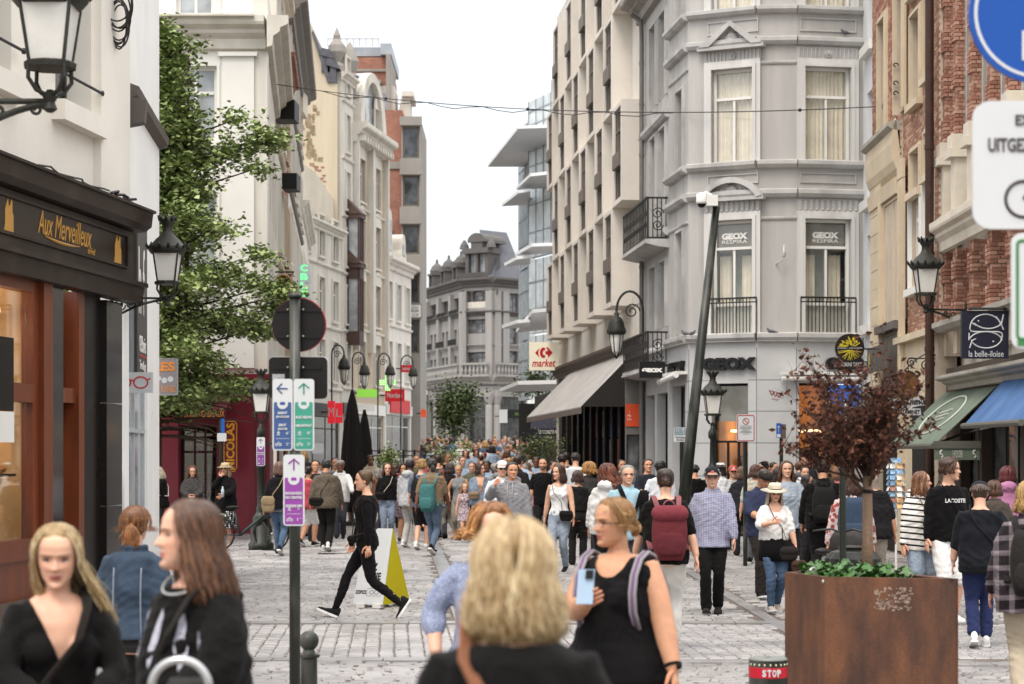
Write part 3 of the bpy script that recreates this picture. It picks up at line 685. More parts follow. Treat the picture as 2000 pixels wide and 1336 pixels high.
mb=MB();mb.wall(fh,0,LH,0,4.42,[(s,s+1.15,.15,3.6)for s in[1.2+1.5*i for i in range(11)]],dep=.25,o=-.05);mb.build('shopfront',M('shop_dark','#15120f',rough=.5),ht)
POST=[M('poster_'+n,c,rough=.5,var=.9,scale=3.5)for n,c in(('red','#b05a4a'),('violet','#5a4a8a'),('blue','#4a6a9a'),('grey','#9a9a98'))]
for i in range(11):
 s=1.2+1.5*i;wf=window(fh,ht,s,s+1.15,.15,3.6,o=-.15,fm=BLACK,pm=G_MID,nx=1,tr=(.3,.75),fw=.05,name='shop_window')
 q=MB();q.fb(fh,s+.1,s+1.05,-.178,-.172,1.3,2.3);q.build('poster',POST[i%4],wf);q=MB();q.fb(fh,s+.1,s+1.05,-.178,-.172,2.35,3.1);q.build('poster',POST[(i*3+1)%4],wf)
fe=FRONT(X(1222,48.4),X(1256,48.4),48.4)
mb=MB();mb.wall(fe,0,fe.L,0,4.5,[(0.02,fe.L-.03,.2,2.35)],dep=.2);mb.build('end_pier',M('dim_grey','#6b6762',var=.15),ht)
window(fe,ht,.02,fe.L-.03,.2,2.35,o=-.1,fm=IRON,pm=G_MID,nx=1,fw=.03,name='shop_window')
mb=MB();mb.fb(fe,.0,fe.L-.02,.004,.03,Z(833,48.4),Z(789,48.4));op=mb.build('orange_poster',M('orange_print','#d6512c',rough=.5,var=.06),ht)
text('1\nMin\nLive',fe,.09,.034,Z(812,48.4),.1,LETW,op,width=.1,height=.22)
ms_=thing('market_sign','cream square shop sign with red arrow emblem and word','sign',(X(1062,66),66,Z(695,66)))
fr=FRONT(X(1033.5,66),X(1091,66),66);zc=lambda v:Z(v,66)
mb=MB();mb.fb(fr,0,fr.L,-.2,0,zc(723),zc(668));mb.fb(fr,fr.L,fr.L+.3,-.12,-.08,zc(680),zc(678));mb.fb(fr,fr.L,fr.L+.3,-.12,-.08,zc(712),zc(710));mb.build('panel',M_emit('sign_cream','#d8cfb8',.25),ms_)
REDS=M('sign_red','#c01f26',rough=.5,var=.03)
e=MB();sc=fr.L/2;zm=zc(689);k=.0162
def pe(pts):e.prism(fr,[(sc+a*k,zm+b*k)for a,b in pts],.001,.012)
pe([(-18,0),(-9,9.5),(-11,3),(-11.5,0),(-11,-3),(-9,-9.5)])
pe([(18,0),(8,11),(4,11),(8,5),(8,4),(3,3),(3,-3),(8,-4),(8,-5),(4,-11),(8,-11)][:7]+[(8,-4),(8,-11)])
ring=arc(-1,0,10.5,60,300,16)+arc(.5,0,4.5,300,60,12)
for i in range(16):
 a0,a1=60+240*i/16,60+240*(i+1)/16;c1=[(10.5*math.cos(R(a))*.7-1,10.8*math.sin(R(a)))for a in(a0,a1)];c2=[(3.2*math.cos(R(a))+1,5*math.sin(R(a)))for a in(a1,a0)]
 pe(c1+c2)
e.build('emblem',REDS,ms_);text('market',fr,sc,.004,zc(709),.3,REDS,ms_,width=.78,height=.26,shear=.25,bold=.006)
aw=thing('shop_awning','long grey awning sloping over the supermarket front with dark side panel','awning',(2.6,54,3))
sA,sB=LH-.95,4.3;oT,oB=.05,1.42;zT,zB=4.45,3.05
AW=M('awning_canvas','#a19d99',rough=.6,var=.22,scale=1.6,streak=False,stain=.25,stain_col='#c9c5bf')
n=14;cut=.82
for i in range(n):
 a=sB+(sA-sB)*i/n;b=sB+(sA-sB)*(i+1)/n;mb=MB();g=.008
 mb.add([fh.p(a+g,oT,zT),fh.p(b-g,oT,zT),fh.p(b-g,oB,zB),fh.p(a+g,oB,zB)]+[fh.p(a+g,oT,zT-.03),fh.p(b-g,oT,zT-.03),fh.p(b-g,oB,zB-.03),fh.p(a+g,oB,zB-.03)],[(0,3,2,1),(4,5,6,7),(0,1,5,4),(1,2,6,5),(2,3,7,6),(3,0,4,7)])
 mb.build('canvas_strip',AW,aw)
mb=MB();mb.fb(fh,sB,sA,oB-.02,oB+.01,zB-.17,zB-.035);mb.build('valance',M('valance_brown','#6d625b',var=.3,scale=4),aw)
mb=MB();mb.add([fh.p(sA+.01,oT,zT),fh.p(sA+.01,oB,zB),fh.p(sA+.01,oT,zB)]+[fh.p(sA+.03,oT,zT),fh.p(sA+.03,oB,zB),fh.p(sA+.03,oT,zB)],[(0,1,2),(5,4,3),(0,3,4,1),(1,4,5,2),(2,5,3,0)]);mb.build('side_panel',M('awning_side','#2e2a27',rough=.8),aw)
ba=thing('bookshop_awning','dark blue awning with white letters beneath the square market sign','awning',(1,70,3))
fr=FRONT(X(1036,69.5),X(1092,69.5),69.5);q=lambda v:Z(v,69.5)
mb=MB();mb.add([fr.p(.05,-.9,q(803)),fr.p(fr.L,-.9,q(803)),fr.p(fr.L,0,q(837)),fr.p(0,0,q(837))],[(0,3,2,1)]);mb.fb(fr,0,fr.L,-.02,0,q(850),q(837));mb.build('canvas',M('navy_canvas','#23222f',rough=.8,var=.15),ba)
text('LE CONTEUR',fr,fr.L*.62,.004,q(843.5),.15,LETW,ba,width=.66,height=.13)
fr=Fr((far.x-.1,78),(far.x+.5,68));
fb_=thing('bookshop_building','low dark shop building beyond the hotel end wall','building',(far.x,74,0));mb=MB();mb.wall(Fr((far.x-.6,80),(far.x+.5,68.2)),0,11,0,4.2,());mb.build('wall',M('shop_dark','#211d1a'),fb_)
# right row towards the camera
def RW(d):return 6.70+.0167*d
def rfr(u0,u1,off=0):
 ds=[]
 for u in(u0,u1):
  k=(u-CX)/F;ds.append(6.70/(k-.0167))
 return Fr((RW(ds[0])+off,ds[0]),(RW(ds[1])+off,ds[1]))
MORT=M('mortar','#b9aa98',rough=.95,var=.12,scale=3);LIME=M('limestone','#c4b59c',rough=.8,var=.13,scale=1.2,stain=.4,stain_col='#8a7a66',bump=.2,bscale=18)
GREYST=M('grey_stone','#a39d93',rough=.75,var=.15,scale=1.5,stain=.4,stain_col='#5e564e')
BR1=bricks_mat('red_bricks','#835848','#9a6d5b','#b58f7d');BR2=bricks_mat('orange_bricks','#86604f','#9c7461','#b5957f')
ph=thing('pale_house','narrow pale painted house squeezed between grey corner and red brick','building',(7.4,41,0))
fr=rfr(1684,1716,.02);dm=41;v=lambda q:Z(q,dm)
hs=[(fr.s_at(1694),fr.s_at(1706),v(b),v(a))for a,b in((-40,80),(172,385),(455,630))]
mb=MB();mb.wall(fr,0,fr.L,0,14,hs,dep=.28);mb.build('wall',M('pale_blue_paint','#d4d6d6',rough=.7,var=.06,scale=1,stain=.12),ph)
for h in hs:
 window(fr,ph,*h,o=-.2,nx=1,tr=(.6,),pm=G_MID);q=MB();q.fb(fr,h[0]-.25,h[1]+.25,-.1,.14,h[2]-.22,h[2]-.02);q.build('sill',WHITE,ph)
b1=thing('brick_house','red brick house with stone ledge and arched stone shop surround','building',(7.3,39,0))
fr=rfr(1716,1771,-.12);v=lambda q:Z(q,38.8)
hs=[(fr.s_at(1720),fr.s_at(1733),v(270),v(40)),(fr.s_at(1752),fr.s_at(1768),v(250),v(5))]
zb=v(338)
mb=MB();mb.wall(fr,0,fr.L,0,14,hs,dep=.3);mb.build('wall',MORT,b1)
brickwork(fr,b1,0,fr.L,v(300),12,[(h[0]-.12,h[1]+.12,h[2],h[3]+.2)for h in hs],BR1,parts=70)
brickwork(fr,b1,0,fr.L,v(330),v(300)-.1,[],bricks_mat('brown_bricks','#6b4a40','#7c564a','#8a6555'))
for h in hs:
 window(fr,b1,*h,o=-.22,nx=1,tr=(.6,),fm=LIME,pm=G_MID);q=MB();surround(q,fr,*h,w=.12,o=.05,sill=False);q.build('window_surround',LIME,b1)
mb=MB();mb.profile(fr,-.05,fr.L,BAND(v(283),.18,.24));mb.build('stone_ledge',GREYST,b1)
mb=MB();prof=[(0,v(362))]+[(.04+.12*math.sin(R(a)),v(362)+.55-.5*math.cos(R(a)))for a in(20,50,90,130,160)]+[(0,v(325))]
mb.profile(fr,0,fr.L,prof);mb.build('rounded_moulding',LIME,b1)
a,b=fr.s_at(1728),fr.s_at(1766);rs=random.Random(8)
for sx0,sx1 in((0.02,a-.12),(b+.1,fr.L-.02)):
 z=.1
 while z<v(372):h_=.36;q=MB();q.fb(fr,sx0+.004,sx1-.004,.0,.05+rs.uniform(0,.012),z,z+h_-.012);q.build('stone_block',LIME,b1);z+=h_
q=MB();q.profile(fr,0.03,fr.L-.03,[(0,v(400)),(.09,v(400)),(.12,v(372)),(0,v(366))]);q.fb(fr,a-.1,a,0,.12,.1,v(395));q.fb(fr,b,b+.1,0,.12,.1,v(395));q.build('door_surround',LIME,b1)
window(fr,b1,a,b,v(638),v(402),o=.03,nx=2,tr=(),fm=LIME,pm=G_PALE,fw=.05)
q=MB();q.fb(fr,a-.05,b+.05,0,.2,v(655),v(640));q.build('lintel_board',M('worn_board','#5d5854',var=.3),b1)
q=MB();q.fb(fr,a,b,.0,.05,v(760),v(660));q.fb(fr,a,b,0,.4,v(790),v(768));q.build('grey_shutter',M('shutter_grey','#6e6860',var=.25),b1)
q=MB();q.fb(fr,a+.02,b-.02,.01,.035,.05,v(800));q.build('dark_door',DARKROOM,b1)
q=MB();q.fb(fr,a,b+.04,.3,.34,Z(730,38.8),Z(682,38.8));sgn=q.build('grey_signboard',M('grey_sign','#55504b',rough=.6,var=.2),b1)
q=MB();q.prism(fr,[(a+.25,v(722)),(a+.31,v(706)),(a+.27,v(690)),(a+.22,v(706))],.341,.346);q.build('flame_emblem',M('yellow_print','#c8b02c',var=.05),sgn)
b2=thing('gabled_brick_house','brick house with tall mullioned windows and thick brown drainpipe','building',(7.3,36,0))
fr=rfr(1771,1841,-.06);v=lambda q:Z(q,36)
hs=[(fr.s_at(1783),fr.s_at(1801),v(205),v(35)),(fr.s_at(1811),fr.s_at(1823),v(180),v(15)),(fr.s_at(1783),fr.s_at(1801),v(-10),v(-200)),(fr.s_at(1783),fr.s_at(1801),v(378),v(300)),(fr.s_at(1811),fr.s_at(1822),v(365),v(285)),(fr.s_at(1781),fr.s_at(1802),v(565),v(386)),(fr.s_at(1810),fr.s_at(1824),v(560),v(370))]
mb=MB();mb.wall(fr,0,fr.L,0,13,hs,dep=.3);mb.fb(fr,0,fr.L,-6,-.4,0,13);mb.build('wall',MORT,b2)
brickwork(fr,b2,0,fr.L,v(655),12,[(h[0]-.1,h[1]+.1,h[2]-.1,h[3]+.12)for h in hs],BR2,parts=110)
for i,h in enumerate(hs):
 wh=i>=5;window(fr,b2,*h,o=-.18 if not wh else-.08,nx=2 if i!=4 else 1,tr=()if not wh else(.3,.75),fm=WHITE if wh else LIME,pm=G_PALE if wh else G_MID,fw=.09)
 q=MB();surround(q,fr,*h,w=.1,o=.045);q.build('window_surround',WHITE if wh else LIME,b2)
mb=MB();s0_=fr.s_at(1834);mb.tube([fr.p(s0_,.16,.3),fr.p(s0_,.16,12)],.075,12)
for z in(1.5,3.6,5.2,7):mb.tube([fr.p(s0_,.16,z),fr.p(s0_,.16,z+.08)],.087,12)
mb.build('drainpipe',M('brown_pipe','#3d2a22',rough=.4,var=.2,scale=5),b2)
mb=MB();mb.fb(fr,.05,fr.L-.4,.02,.06,.05,v(662));mb.fb(fr,0,fr.L,0.02,.2,v(668),v(655));mb.build('stone_base',LIME,b2)
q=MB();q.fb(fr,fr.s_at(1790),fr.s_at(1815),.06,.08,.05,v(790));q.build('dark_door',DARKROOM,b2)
for v_ in(130,185,165,330):
 q=MB();z=Z(v_,37.4);scroll(q,FRONT(7.0,7.3,37.3),.16,0,z,.06,turns=.8,th=.012);q.build('wall_anchor',IRON,b2)
b3=thing('pillared_brick_house','brick shop house with stone columns and rusticated brick piers','building',(7.2,31,0))
fr=rfr(1840,2120);v=lambda q:Z(q,31)
zA,zB,zC,zD=Z(600,30.5),Z(455,30.5),Z(400,31),Z(268,31)
mb=MB();mb.wall(fr,0,fr.L,0,13,(),o=-.32);mb.fb(fr,0,fr.L,-6,-.33,0,13);mb.build('wall',M('pale_render','#d0c9bc',rough=.8,var=.1,stain=.3),b3)
pu=[1846,1868,1900,1936,1976]
cnt=0
pmesh=MB();pmesh.box((0,0,0),(1,1,1));bme=pmesh.mesh('brick',BR1)
for i,u in enumerate(pu):
 s=fr.s_at(u);
 core=MB();core.fb(fr,s-.30,s-.02,-.3,-.012,zA-.6,zB);core.build('pier',MORT,b3)
 z=zA;c=0;stuffb=MB()
 while z<zB-.02:
  proud=.03 if(c//5)%2==0 else 0
  ln=.29+proud;e1=s+proud*.6
  cutx=-.3+(ln*(.5 if c%2 else.66))
  for o0,o1 in((-.31,cutx-.006),(cutx+.006,-.01+proud)):
   if cnt<225 and i<4:
    p0=Vector(fr.p(e1-.14,o0,z))-ROOT[b3.name]
    inst(bme,'brick',b3,Matrix.Translation(p0)@Matrix.Rotation(fr.yaw(),4,'Z')@Matrix.Diagonal((.14,-(o1-o0),.052,1)));cnt+=1
   else:stuffb.fb(fr,e1-.14,e1,o0,o1,z,z+.052)
  for a in((s-.31,s-.16),(s-.15,e1-.15)):stuffb.fb(fr,a[0],a[1],-.2,-.005+proud,z,z+.052)
  z+=.063;c+=1
 stuffb.build('brickwork',BR1,b3,kind='stuff')
 stuffb=MB();core=MB();core.fb(fr,s-.30,s-.02,-.13,-.012,zD+.3,13);core.build('pier',MORT,b3);z=zD+.32;c=0
 while z<9.6:
  proud=.035 if(c//6)%2==0 else 0
  cutx=-.3+(.29+proud)*(.5 if c%2 else.66)
  for o0,o1 in((-.135,(-.09 if c%2 else-.05)-.006),((-.09 if c%2 else-.05)+.006,-.01+proud)):stuffb.fb(fr,s-.14+proud*.5,s+proud*.5,o0,o1,z,z+.052)
  for a in((s-.31,s-.16),(s-.15,s-.155+.14)):stuffb.fb(fr,a[0],min(a[1],s-.145),-.1,-.005+proud,z,z+.052)
  z+=.063;c+=1
 stuffb.build('brickwork',BR1,b3,kind='stuff')
 q=MB();q.fb(fr,s-.34,s+.05,-.32,.08,zD+.06,zD+.3);q.fb(fr,s-.38,s+.09,-.32,.13,zD-.08,zD+.06);q.fb(fr,s-.30,s+.02,-.32,.03,zC+.12,zD-.08);q.fb(fr,s-.34,s+.06,-.32,.07,zC,zC+.12);q.build('stone_pedestal',M('cream_stone','#cdc4b4',rough=.75,var=.1,stain=.25),b3)
 if i<4:
  a,b=s+.06,fr.s_at(pu[i+1])-.4
  window(fr,b3,a,b,zD+.4,9.6,o=-.25,fm=WHITE,pm=G_PALE,nx=2,tr=(.4,.7),fw=.06)
  window(fr,b3,a,b,zC+.1,zD-.15,o=-.25,fm=WHITE,pm=G_PALE,nx=2,fw=.06);window(fr,b3,a,b,zA-.5,zB-.05,o=-.25,fm=WHITE,pm=G_PALE,nx=1,tr=(.5,),fw=.06)
q=MB();q.profile(fr,-.02,fr.L,CORN(zB,zC-zB,.24));q.build('stone_architrave',M('cream_stone','#cdc4b4'),b3)
q=MB();q.profile(fr,-.05,fr.L,BAND(zA-.22,.2,.2));q.profile(fr,.9,fr.L,CORN(Z(752,30),.24,.3));q.build('shop_cornice',GREYST,b3)
q=MB();q.wall(fr,.15,fr.L,0,3.3,[(1.3,2.4,.1,2.7),(2.9,5.4,.35,2.7)],dep=.3,o=-.04);q.build('shopfront',M('shop_brown','#4c4239',var=.2),b3)
window(fr,b3,1.3,2.4,.1,2.7,o=-.2,fm=BLACK,pm=G_MID,nx=2,name='shop_door');window(fr,b3,2.9,5.4,.35,2.7,o=-.2,fm=IRON,pm=G_MID,nx=3,name='shop_window')
# left: pastry shop in front
def LW(d):return-5.33+.13*(d-21)
def lfr(u0,u1,off=0):
 ds=[8.06/(.13-(u-CX)/F)for u in(u0,u1)]
 f=Fr((LW(ds[0]),ds[0]),(LW(ds[1]),ds[1]))
 return Fr(f.p(0,off,0)[:2],f.p(f.L,off,0)[:2])
STUC=M('cream_stucco','#e6e0d5',rough=.8,var=.06,scale=.8,stain=.22,stain_col='#a79c8d',bump=.12,bscale=14)
BROWN=M('dark_brown_wood','#2a211b',rough=.45,var=.18,scale=3,streak=False,stain=.2,stain_col='#6a5b4e');REDW=M('red_brown_wood','#6a3218',rough=.36,var=.3,scale=2.5,spec=.5,streak=True)
GOLD=M('gold_print','#b98b45',rough=.45,var=.05);BSTONE=M('polished_dark_stone','#1d1a18',rough=.12,var=.2,scale=3,spec=.5)
ps=thing('pastry_shop','cream stucco house with dark brown wooden shopfront and gold script','building',(-5,22,0))
fr=lfr(-500,240);v=lambda q:Z(q,25)
S=fr.s_at
def zat(u,vv):q=fr.p(S(u),0,0);return Z(vv,q[1])
hs=[(S(-60),S(22),5.85,9),(S(108),S(178),5.85,9)]
mb=MB();mb.wall(fr,0,fr.L,4.6,12,hs,dep=.35);mb.build('wall',STUC,ps)
for h in hs:
 window(fr,ps,*h,o=-.3,nx=2,tr=(.7,),fm=BROWN,pm=G_MID,fw=.07)
 q=MB();q.fb(fr,h[0]-.12,h[1]+.14,-.2,.16,h[2]-.24,h[2]-.01);q.build('sill',STUC,ps)
 q=MB();q.tube([fr.p(h[0]-.1,.1,6.15),fr.p(h[1]+.1,.1,6.15)],.018,6);q.lathe([(.02,-.03),(.03,0),(.02,.03)],fr.p(h[1]+.1,.1,6.15),8);q.build('window_bar',IRON,ps)
mb=MB();mb.fb(fr,S(182),fr.L-.02,0,.10,4.8,12);mb.build('pilaster',STUC,ps)
sf=MB();e=fr.L+.1
sf.profile(fr,-.3,e+.12,[(0,4.62),(.22,4.64),(.3,4.70),(.32,4.86),(.36,4.87),(.36,4.90),(0,4.95)]);sf.fb(fr,0,e,0,.12,4.02,4.62)
sf.profile(fr,-.3,e+.08,[(0,3.74),(.2,3.74),(.22,3.93),(.27,3.94),(.27,3.99),(.12,4.03),(0,4.03)]);fa=sf.build('shop_fascia',BROWN,ps)
q=MB();a,b=-.2,S(228)
for s0_,s1_,z0,z1 in((a,b,4.14,4.17),(a,b,4.53,4.56),(b-.03,b,4.17,4.53)):q.fb(fr,s0_,s1_,.12,.15,z0,z1)
q.build('panel_moulding',BROWN,fa)
q=MB();q.fb(fr,a,b-.04,.118,.124,4.17,4.53);q.build('signboard',M('sign_brown','#2a211b',rough=.35,var=.05),fa)
text('Aux Merveilleux',fr,S(107),.128,4.385,.3,GOLD,fa,width=1.72,height=.26,shear=.35)
text('de Fred',fr,S(158),.128,4.225,.1,GOLD,fa,width=.24,height=.075,shear=.3)
q=MB();q.tube([fr.p(S(60)+i*.05,.13,4.25-.03*math.sin(i/24*PI)-.012*i/24+.04*max(0,1-i/2))for i in range(25)],[.004+.014*math.sin(PI*i/24)for i in range(25)],5);q.build('flourish',GOLD,fa)
for u in(210,-6):
 s=S(u);q=MB()
 q.prism(fr,[(s-.13,4.18),(s+.13,4.18),(s+.13,4.36),(s+.10,4.38),(s+.10,4.50),(s+.07,4.52),(s+.04,4.46),(s,4.44),(s-.02,4.52),(s-.06,4.47),(s-.10,4.40),(s-.10,4.25)],.124,.13);q.build('gold_emblem',GOLD,fa)
q=MB();q.tube([fr.p(S(40)+.25*i,.2+.05*math.sin(i*1.7),4.96+.02*abs(math.sin(i*2.3)))for i in range(10)],.012,5);q.tube([fr.p(S(185)+.1*i,.2+.06*math.sin(i*1.7),4.97+.03*abs(math.sin(i*1.3)))for i in range(9)],.018,5);q.build('loose_cable',IRON,ps)
ZT=3.74
w0,w1=S(-80),S(72)
wf=MB();wf.fb(fr,w1-.02,w1+.26,-.05,.09,.3,ZT);wf.fb(fr,w1-.2,w1-.02,-.1,.03,.95,ZT);wf.fb(fr,w0,w1-.2,-.1,.04,2.42,2.62);wf.fb(fr,w0,w1-.2,-.1,.03,3.62,ZT);wf.fb(fr,w0,w1,-.1,.06,.72,.95);wf.fb(fr,w0,w1,-.08,.02,.3,.72)
win=wf.build('window',REDW,ps)
for z0,z1 in((.95,2.42),(2.62,3.62)):q=MB();q.fb(fr,w0,w1-.2,-.06,-.045,z0,z1);q.build('pane',M_glass('clear_glass',(.9,.88,.84),1.6),win)
q=MB();p=fr.p;a,b=w0,w1+.2
q.quad(p(a,-1.6,.3),p(b,-1.6,.3),p(b,-1.6,ZT),p(a,-1.6,ZT));q.quad(p(b,-.1,.3),p(b,-.1,ZT),p(b,-1.6,ZT),p(b,-1.6,.3));q.quad(p(a,-1.6,ZT),p(b,-1.6,ZT),p(b,-.1,ZT),p(a,-.1,ZT));q.quad(p(a,-.1,.9),p(b,-.1,.9),p(b,-1.6,.9),p(a,-1.6,.9))
rm=q.build('shop_interior',M('cream_interior','#cdb591',rough=.8,var=.25,scale=1.2),win)
q=MB();q.fb(fr,w0+.3,w1-.3,-1.3,-.3,3.4,3.44);q.build('ceiling_lamp',M_emit('bakery_lamp','#ffe2b8',5),rm)
BREAD=M('baked_crust','#b9824a',rough=.6,var=.3,scale=14,bump=.4,bscale=20)
q=MB();q.fb(fr,w0+.2,w1-.25,-.6,-.14,1.62,1.65);q.build('display_tray',BLACK,rm)
q=MB();rs=random.Random(1)
for i in range(5):q.ball(fr.p(w1-.5-i*.35,-.3,1.70),(.15,.12,.06),12,6)
q.build('pastry',BREAD,rm)
q=MB();q.tube([fr.p(w1-.45,-.5,.95),fr.p(w1-.3,-.3,1.6)],.03,6);q.tube([fr.p(w1-.85,-.5,.95),fr.p(w1-.75,-.35,1.6)],.03,6);q.build('easel_leg',M('light_wood','#a9763f'),rm)
st=MB();st.fb(fr,S(85)+.06,S(112),-.02,.07,0,ZT);st.build('stone_pilaster',BSTONE,ps)
d0,d1=S(112),S(157)
st=MB();st.fb(fr,d1+.02,S(196),-.3,.0,0,ZT);st.build('dark_panel',M('black_panel','#171310',rough=.3),ps)
for u0,u1 in((196,220),):
 z=0;h_=1.24
 while z<ZT-.1:q=MB();q.fb(fr,S(u0),S(u1)+.12,-.3,.08,z,min(z+h_,ZT)-.006);q.build('stone_panel',BSTONE,ps);z+=h_
db=MB();db.fb(fr,d1-.16,d1+.02,-.3,.04,0,ZT);db.fb(fr,d0,d1-.16,-.3,.0,2.45,2.62);db.fb(fr,d0,d0+.1,-.3,-.2,0,2.45);db.fb(fr,d0+.1,d1-.16,-.3,-.2,2.25,2.45);door=db.build('door',REDW,ps)
q=MB();q.fb(fr,d0+.1,d1-.3,-.28,-.25,.15,2.25);q.fb(fr,d0,d1-.16,-.28,-.25,2.62,ZT);q.build('pane',G_DARK,door)
st=MB();st.fb(fr,S(-90),S(84),-.02,.14,0,.3);st.fb(fr,0,fr.L+.05,-1.2,.1,-.02,.03);st.build('stone_base',M('brown_stone','#55483f',rough=.5,var=.2),ps)
q=MB();q.fb(fr,S(-75),S(-26),.25,.29,2.3,3.05);hb=q.build('hanging_board',BLACK,ps);q=MB();q.fb(fr,S(-75),S(-27),.27,.3,1.98,2.29);q.build('white_notice',WHITE,hb)
# narrow white house beside it
wh=thing('white_narrow_house','narrow bright white house with sloping ledge and vertical dark sign strip','building',(-5,27,0))
fr2=Fr((-4.86,25.05),(X(311,29.6),29.6));T=fr2.s_at
mb=MB();mb.wall(fr2,0,fr2.L,0,13,[(T(247),T(287),.9,5.15),(T(232.5),T(250),6.6,10)],dep=.08);mb.wall(FRONT(X(218,25.05),-4.86,25.04),0,-4.86-X(218,25.05),0,3.72,());
mb.build('wall',M('bright_white','#f0efec',rough=.6,var=.05,scale=.9,stain=.08),wh)
q=MB();q.profile(fr2,T(250),fr2.L+.1,[(0,6.38),(.12,6.45),(.14,6.55),(0,6.6)]);q.profile(fr2,-.1,T(246),[(-.1,5.95),(.25,6.02),(.28,6.3),(-.1,6.34)]);q.build('ledge',M('dark_grey_trim','#5d5650',var=.15),wh)
wf=window(fr2,wh,T(247),T(287),.9,5.15,o=-.03,nx=2,tr=(.3,),fm=M('grey_aluminium','#b5b9bb',rough=.4),pm=G_PALE,fw=.06)
q=MB();q.fb(fr2,T(267),T(286),-.02,.01,2.9,5.05);sg=q.build('vertical_sign',M('anthracite','#45403d',rough=.5),wh)
text('h f',fr2,T(275),.012,4.2,.6,LETW,sg,width=.75,height=.9);text('GEEStories',fr2,T(277),.012,3.35,.3,LETW,sg,width=.8,height=.22);text('Time & go',fr2,T(277),.012,3.05,.3,LETW,sg,width=.8,height=.16)
q=MB();q.fb(fr2,T(270),T(285),.012,.016,3.18,3.2);q.build('red_line',REDS,sg)
q=MB();q.fb(FRONT(-5.6,-4.86,25.02),.05,.62,0,.14,.25,1.65);q.ball((-5.2,24.86,1.5),.04,8,5);q.build('meter_cupboard',WHITE,wh)
cc=thing('cable_coil','coiled black cable hanging on the white wall near the top','cable',fr.p(S(238),.2,8))
q=MB();base=Vector(fr.p(S(226),.16,0));yC=base.y-.3
for i in range(9):
 ww=.09+.012*i+rnd.uniform(0,.03);zl=Z(100-6*i+rnd.uniform(-6,6),yC);zu=zl+.5+rnd.uniform(0,.2);cx=X(236+rnd.uniform(-4,4),yC)
 pts=[(cx+ww*math.cos(t)*.9,yC-.02*i,(zl+zu)/2+(zu-zl)/2*math.sin(t))for t in[k*2*PI/24 for k in range(25)]];q.tube(pts,.011,5)
q.tube([(X(228,yC),yC,Z(-60,yC)),(X(240,yC),yC,Z(10,yC))],.012,5);q.build('cable',IRON,cc)
# wine shop building across the small street
wb_=thing('wine_shop_building','tall white corner house with wine red shopfront behind the green tree','building',(-8,47,0))
WINE=M('wine_red_paint','#6d1425',rough=.38,var=.15,scale=2,spec=.5)
fN=FRONT(-14.5,X(522,47),47);v=lambda q:Z(q,47);N1=fN.s_at
fS=Fr((X(522,47),47),(X(543,60),60))
hs=[(N1(338),N1(424),v(275),v(130)),(N1(345),N1(418),v(30),v(-90)),(N1(338),N1(424),v(560),v(380))]
mb=MB();mb.wall(fN,0,fN.L,3.7,14.6,hs,dep=.2);WALLW=M('white_house_paint','#dedbd4',rough=.7,var=.06,scale=.7,stain=.12,stain_col='#a9a298');mb.build('wall',WALLW,wb_)
mb=MB();hs2=[(.5+2.1*i,1.4+2.1*i,z,z+2.1)for i in range(6)for z in(4.6,7.9)];mb.wall(fS,0,fS.L,3.7,13,hs2,dep=.2);mb.build('side_wall',OFFW,wb_)
for h in hs:window(fN,wb_,*h,o=-.1,nx=2,tr=(.65,),pm=G_PALE,fm=WHITE,fw=.08);q=MB();surround(q,fN,*h,w=.16,o=.05);q.build('window_surround',WALLW,wb_)
for h in hs2:window(fS,wb_,*h,o=-.1,nx=1,pm=G_MID,fm=WHITE,fw=.08)
q=MB();q.profile(fN,-.2,fN.L-.02,CORN(v(100),.75,.5));q.profile(fS,-.5,fS.L,CORN(v(100),.75,.5));q.profile(fN,0,fN.L-.25,BAND(v(46),.12,.62));q.build('cornice',M('cornice_paint','#c9c3b8',rough=.7,var=.1,stain=.2),wb_)
q=MB()
for s0_,s1_ in((fN.L-1.05,fN.L-.3),(N1(315)-.3,N1(315)+.2)):q.fb(fN,s0_,s1_,0,.10,3.9,v(112));q.fb(fN,s0_-.08,s1_+.08,0,.18,v(112)-.0,v(104))
q.build('pilaster',WALLW,wb_)
zt_=v(770)
q=MB();q.wall(fN,0,fN.L,0,3.72,[(N1(352),N1(424),.05,2.55),(N1(288),N1(312),.5,2.6)],dep=.4,o=.06);q.wall(fS,0,4,0,3.72,(),o=.06);q.build('shopfront',WINE,wb_)
q=MB();q.profile(fN,-.1,fN.L+.14,CORN(3.25,.5,.35));q.profile(fS,-.2,4,CORN(3.25,.5,.35));q.build('shop_cornice',WINE,wb_)
q=MB();q.tube([fN.p(fN.L-.14,.1,.2),fN.p(fN.L-.14,.1,3.2)],.11,12);q.fb(fN,N1(312),N1(350),.06,.12,.2,2.7);q.fb(fN,N1(428),N1(436),.06,.12,.1,3.0);q.build('half_column',WINE,wb_)
window(fN,wb_,N1(352),N1(424),.05,2.55,o=-.2,fm=M('dark_wine_wood','#3a1015',rough=.4),pm=G_SHOP,nx=[3,3],tr=(.75,),fw=.06,room=False,name='shop_door')
q=MB();p=fN.p;a,b=N1(286),N1(428);q.quad(p(a,-2,0),p(b,-2,0),p(b,-2,2.7),p(a,-2,2.7));q.quad(p(a,-2,2.7),p(b,-2,2.7),p(b,-.35,2.7),p(a,-.35,2.7));q.quad(p(a,-.35,.02),p(b,-.35,.02),p(b,-2,.02),p(a,-2,.02));room=q.build('shop_interior',M('wine_dark','#2e1c14',var=.3),wb_)
q=MB()
for z in(.5,.95,1.4,1.85,2.3):q.fb(fN,a,b,-1.9,-1.6,z,z+.03)
q.build('shelf',M('shelf_wood','#5d4026',var=.2),room)
bt=MB();rs=random.Random(9)
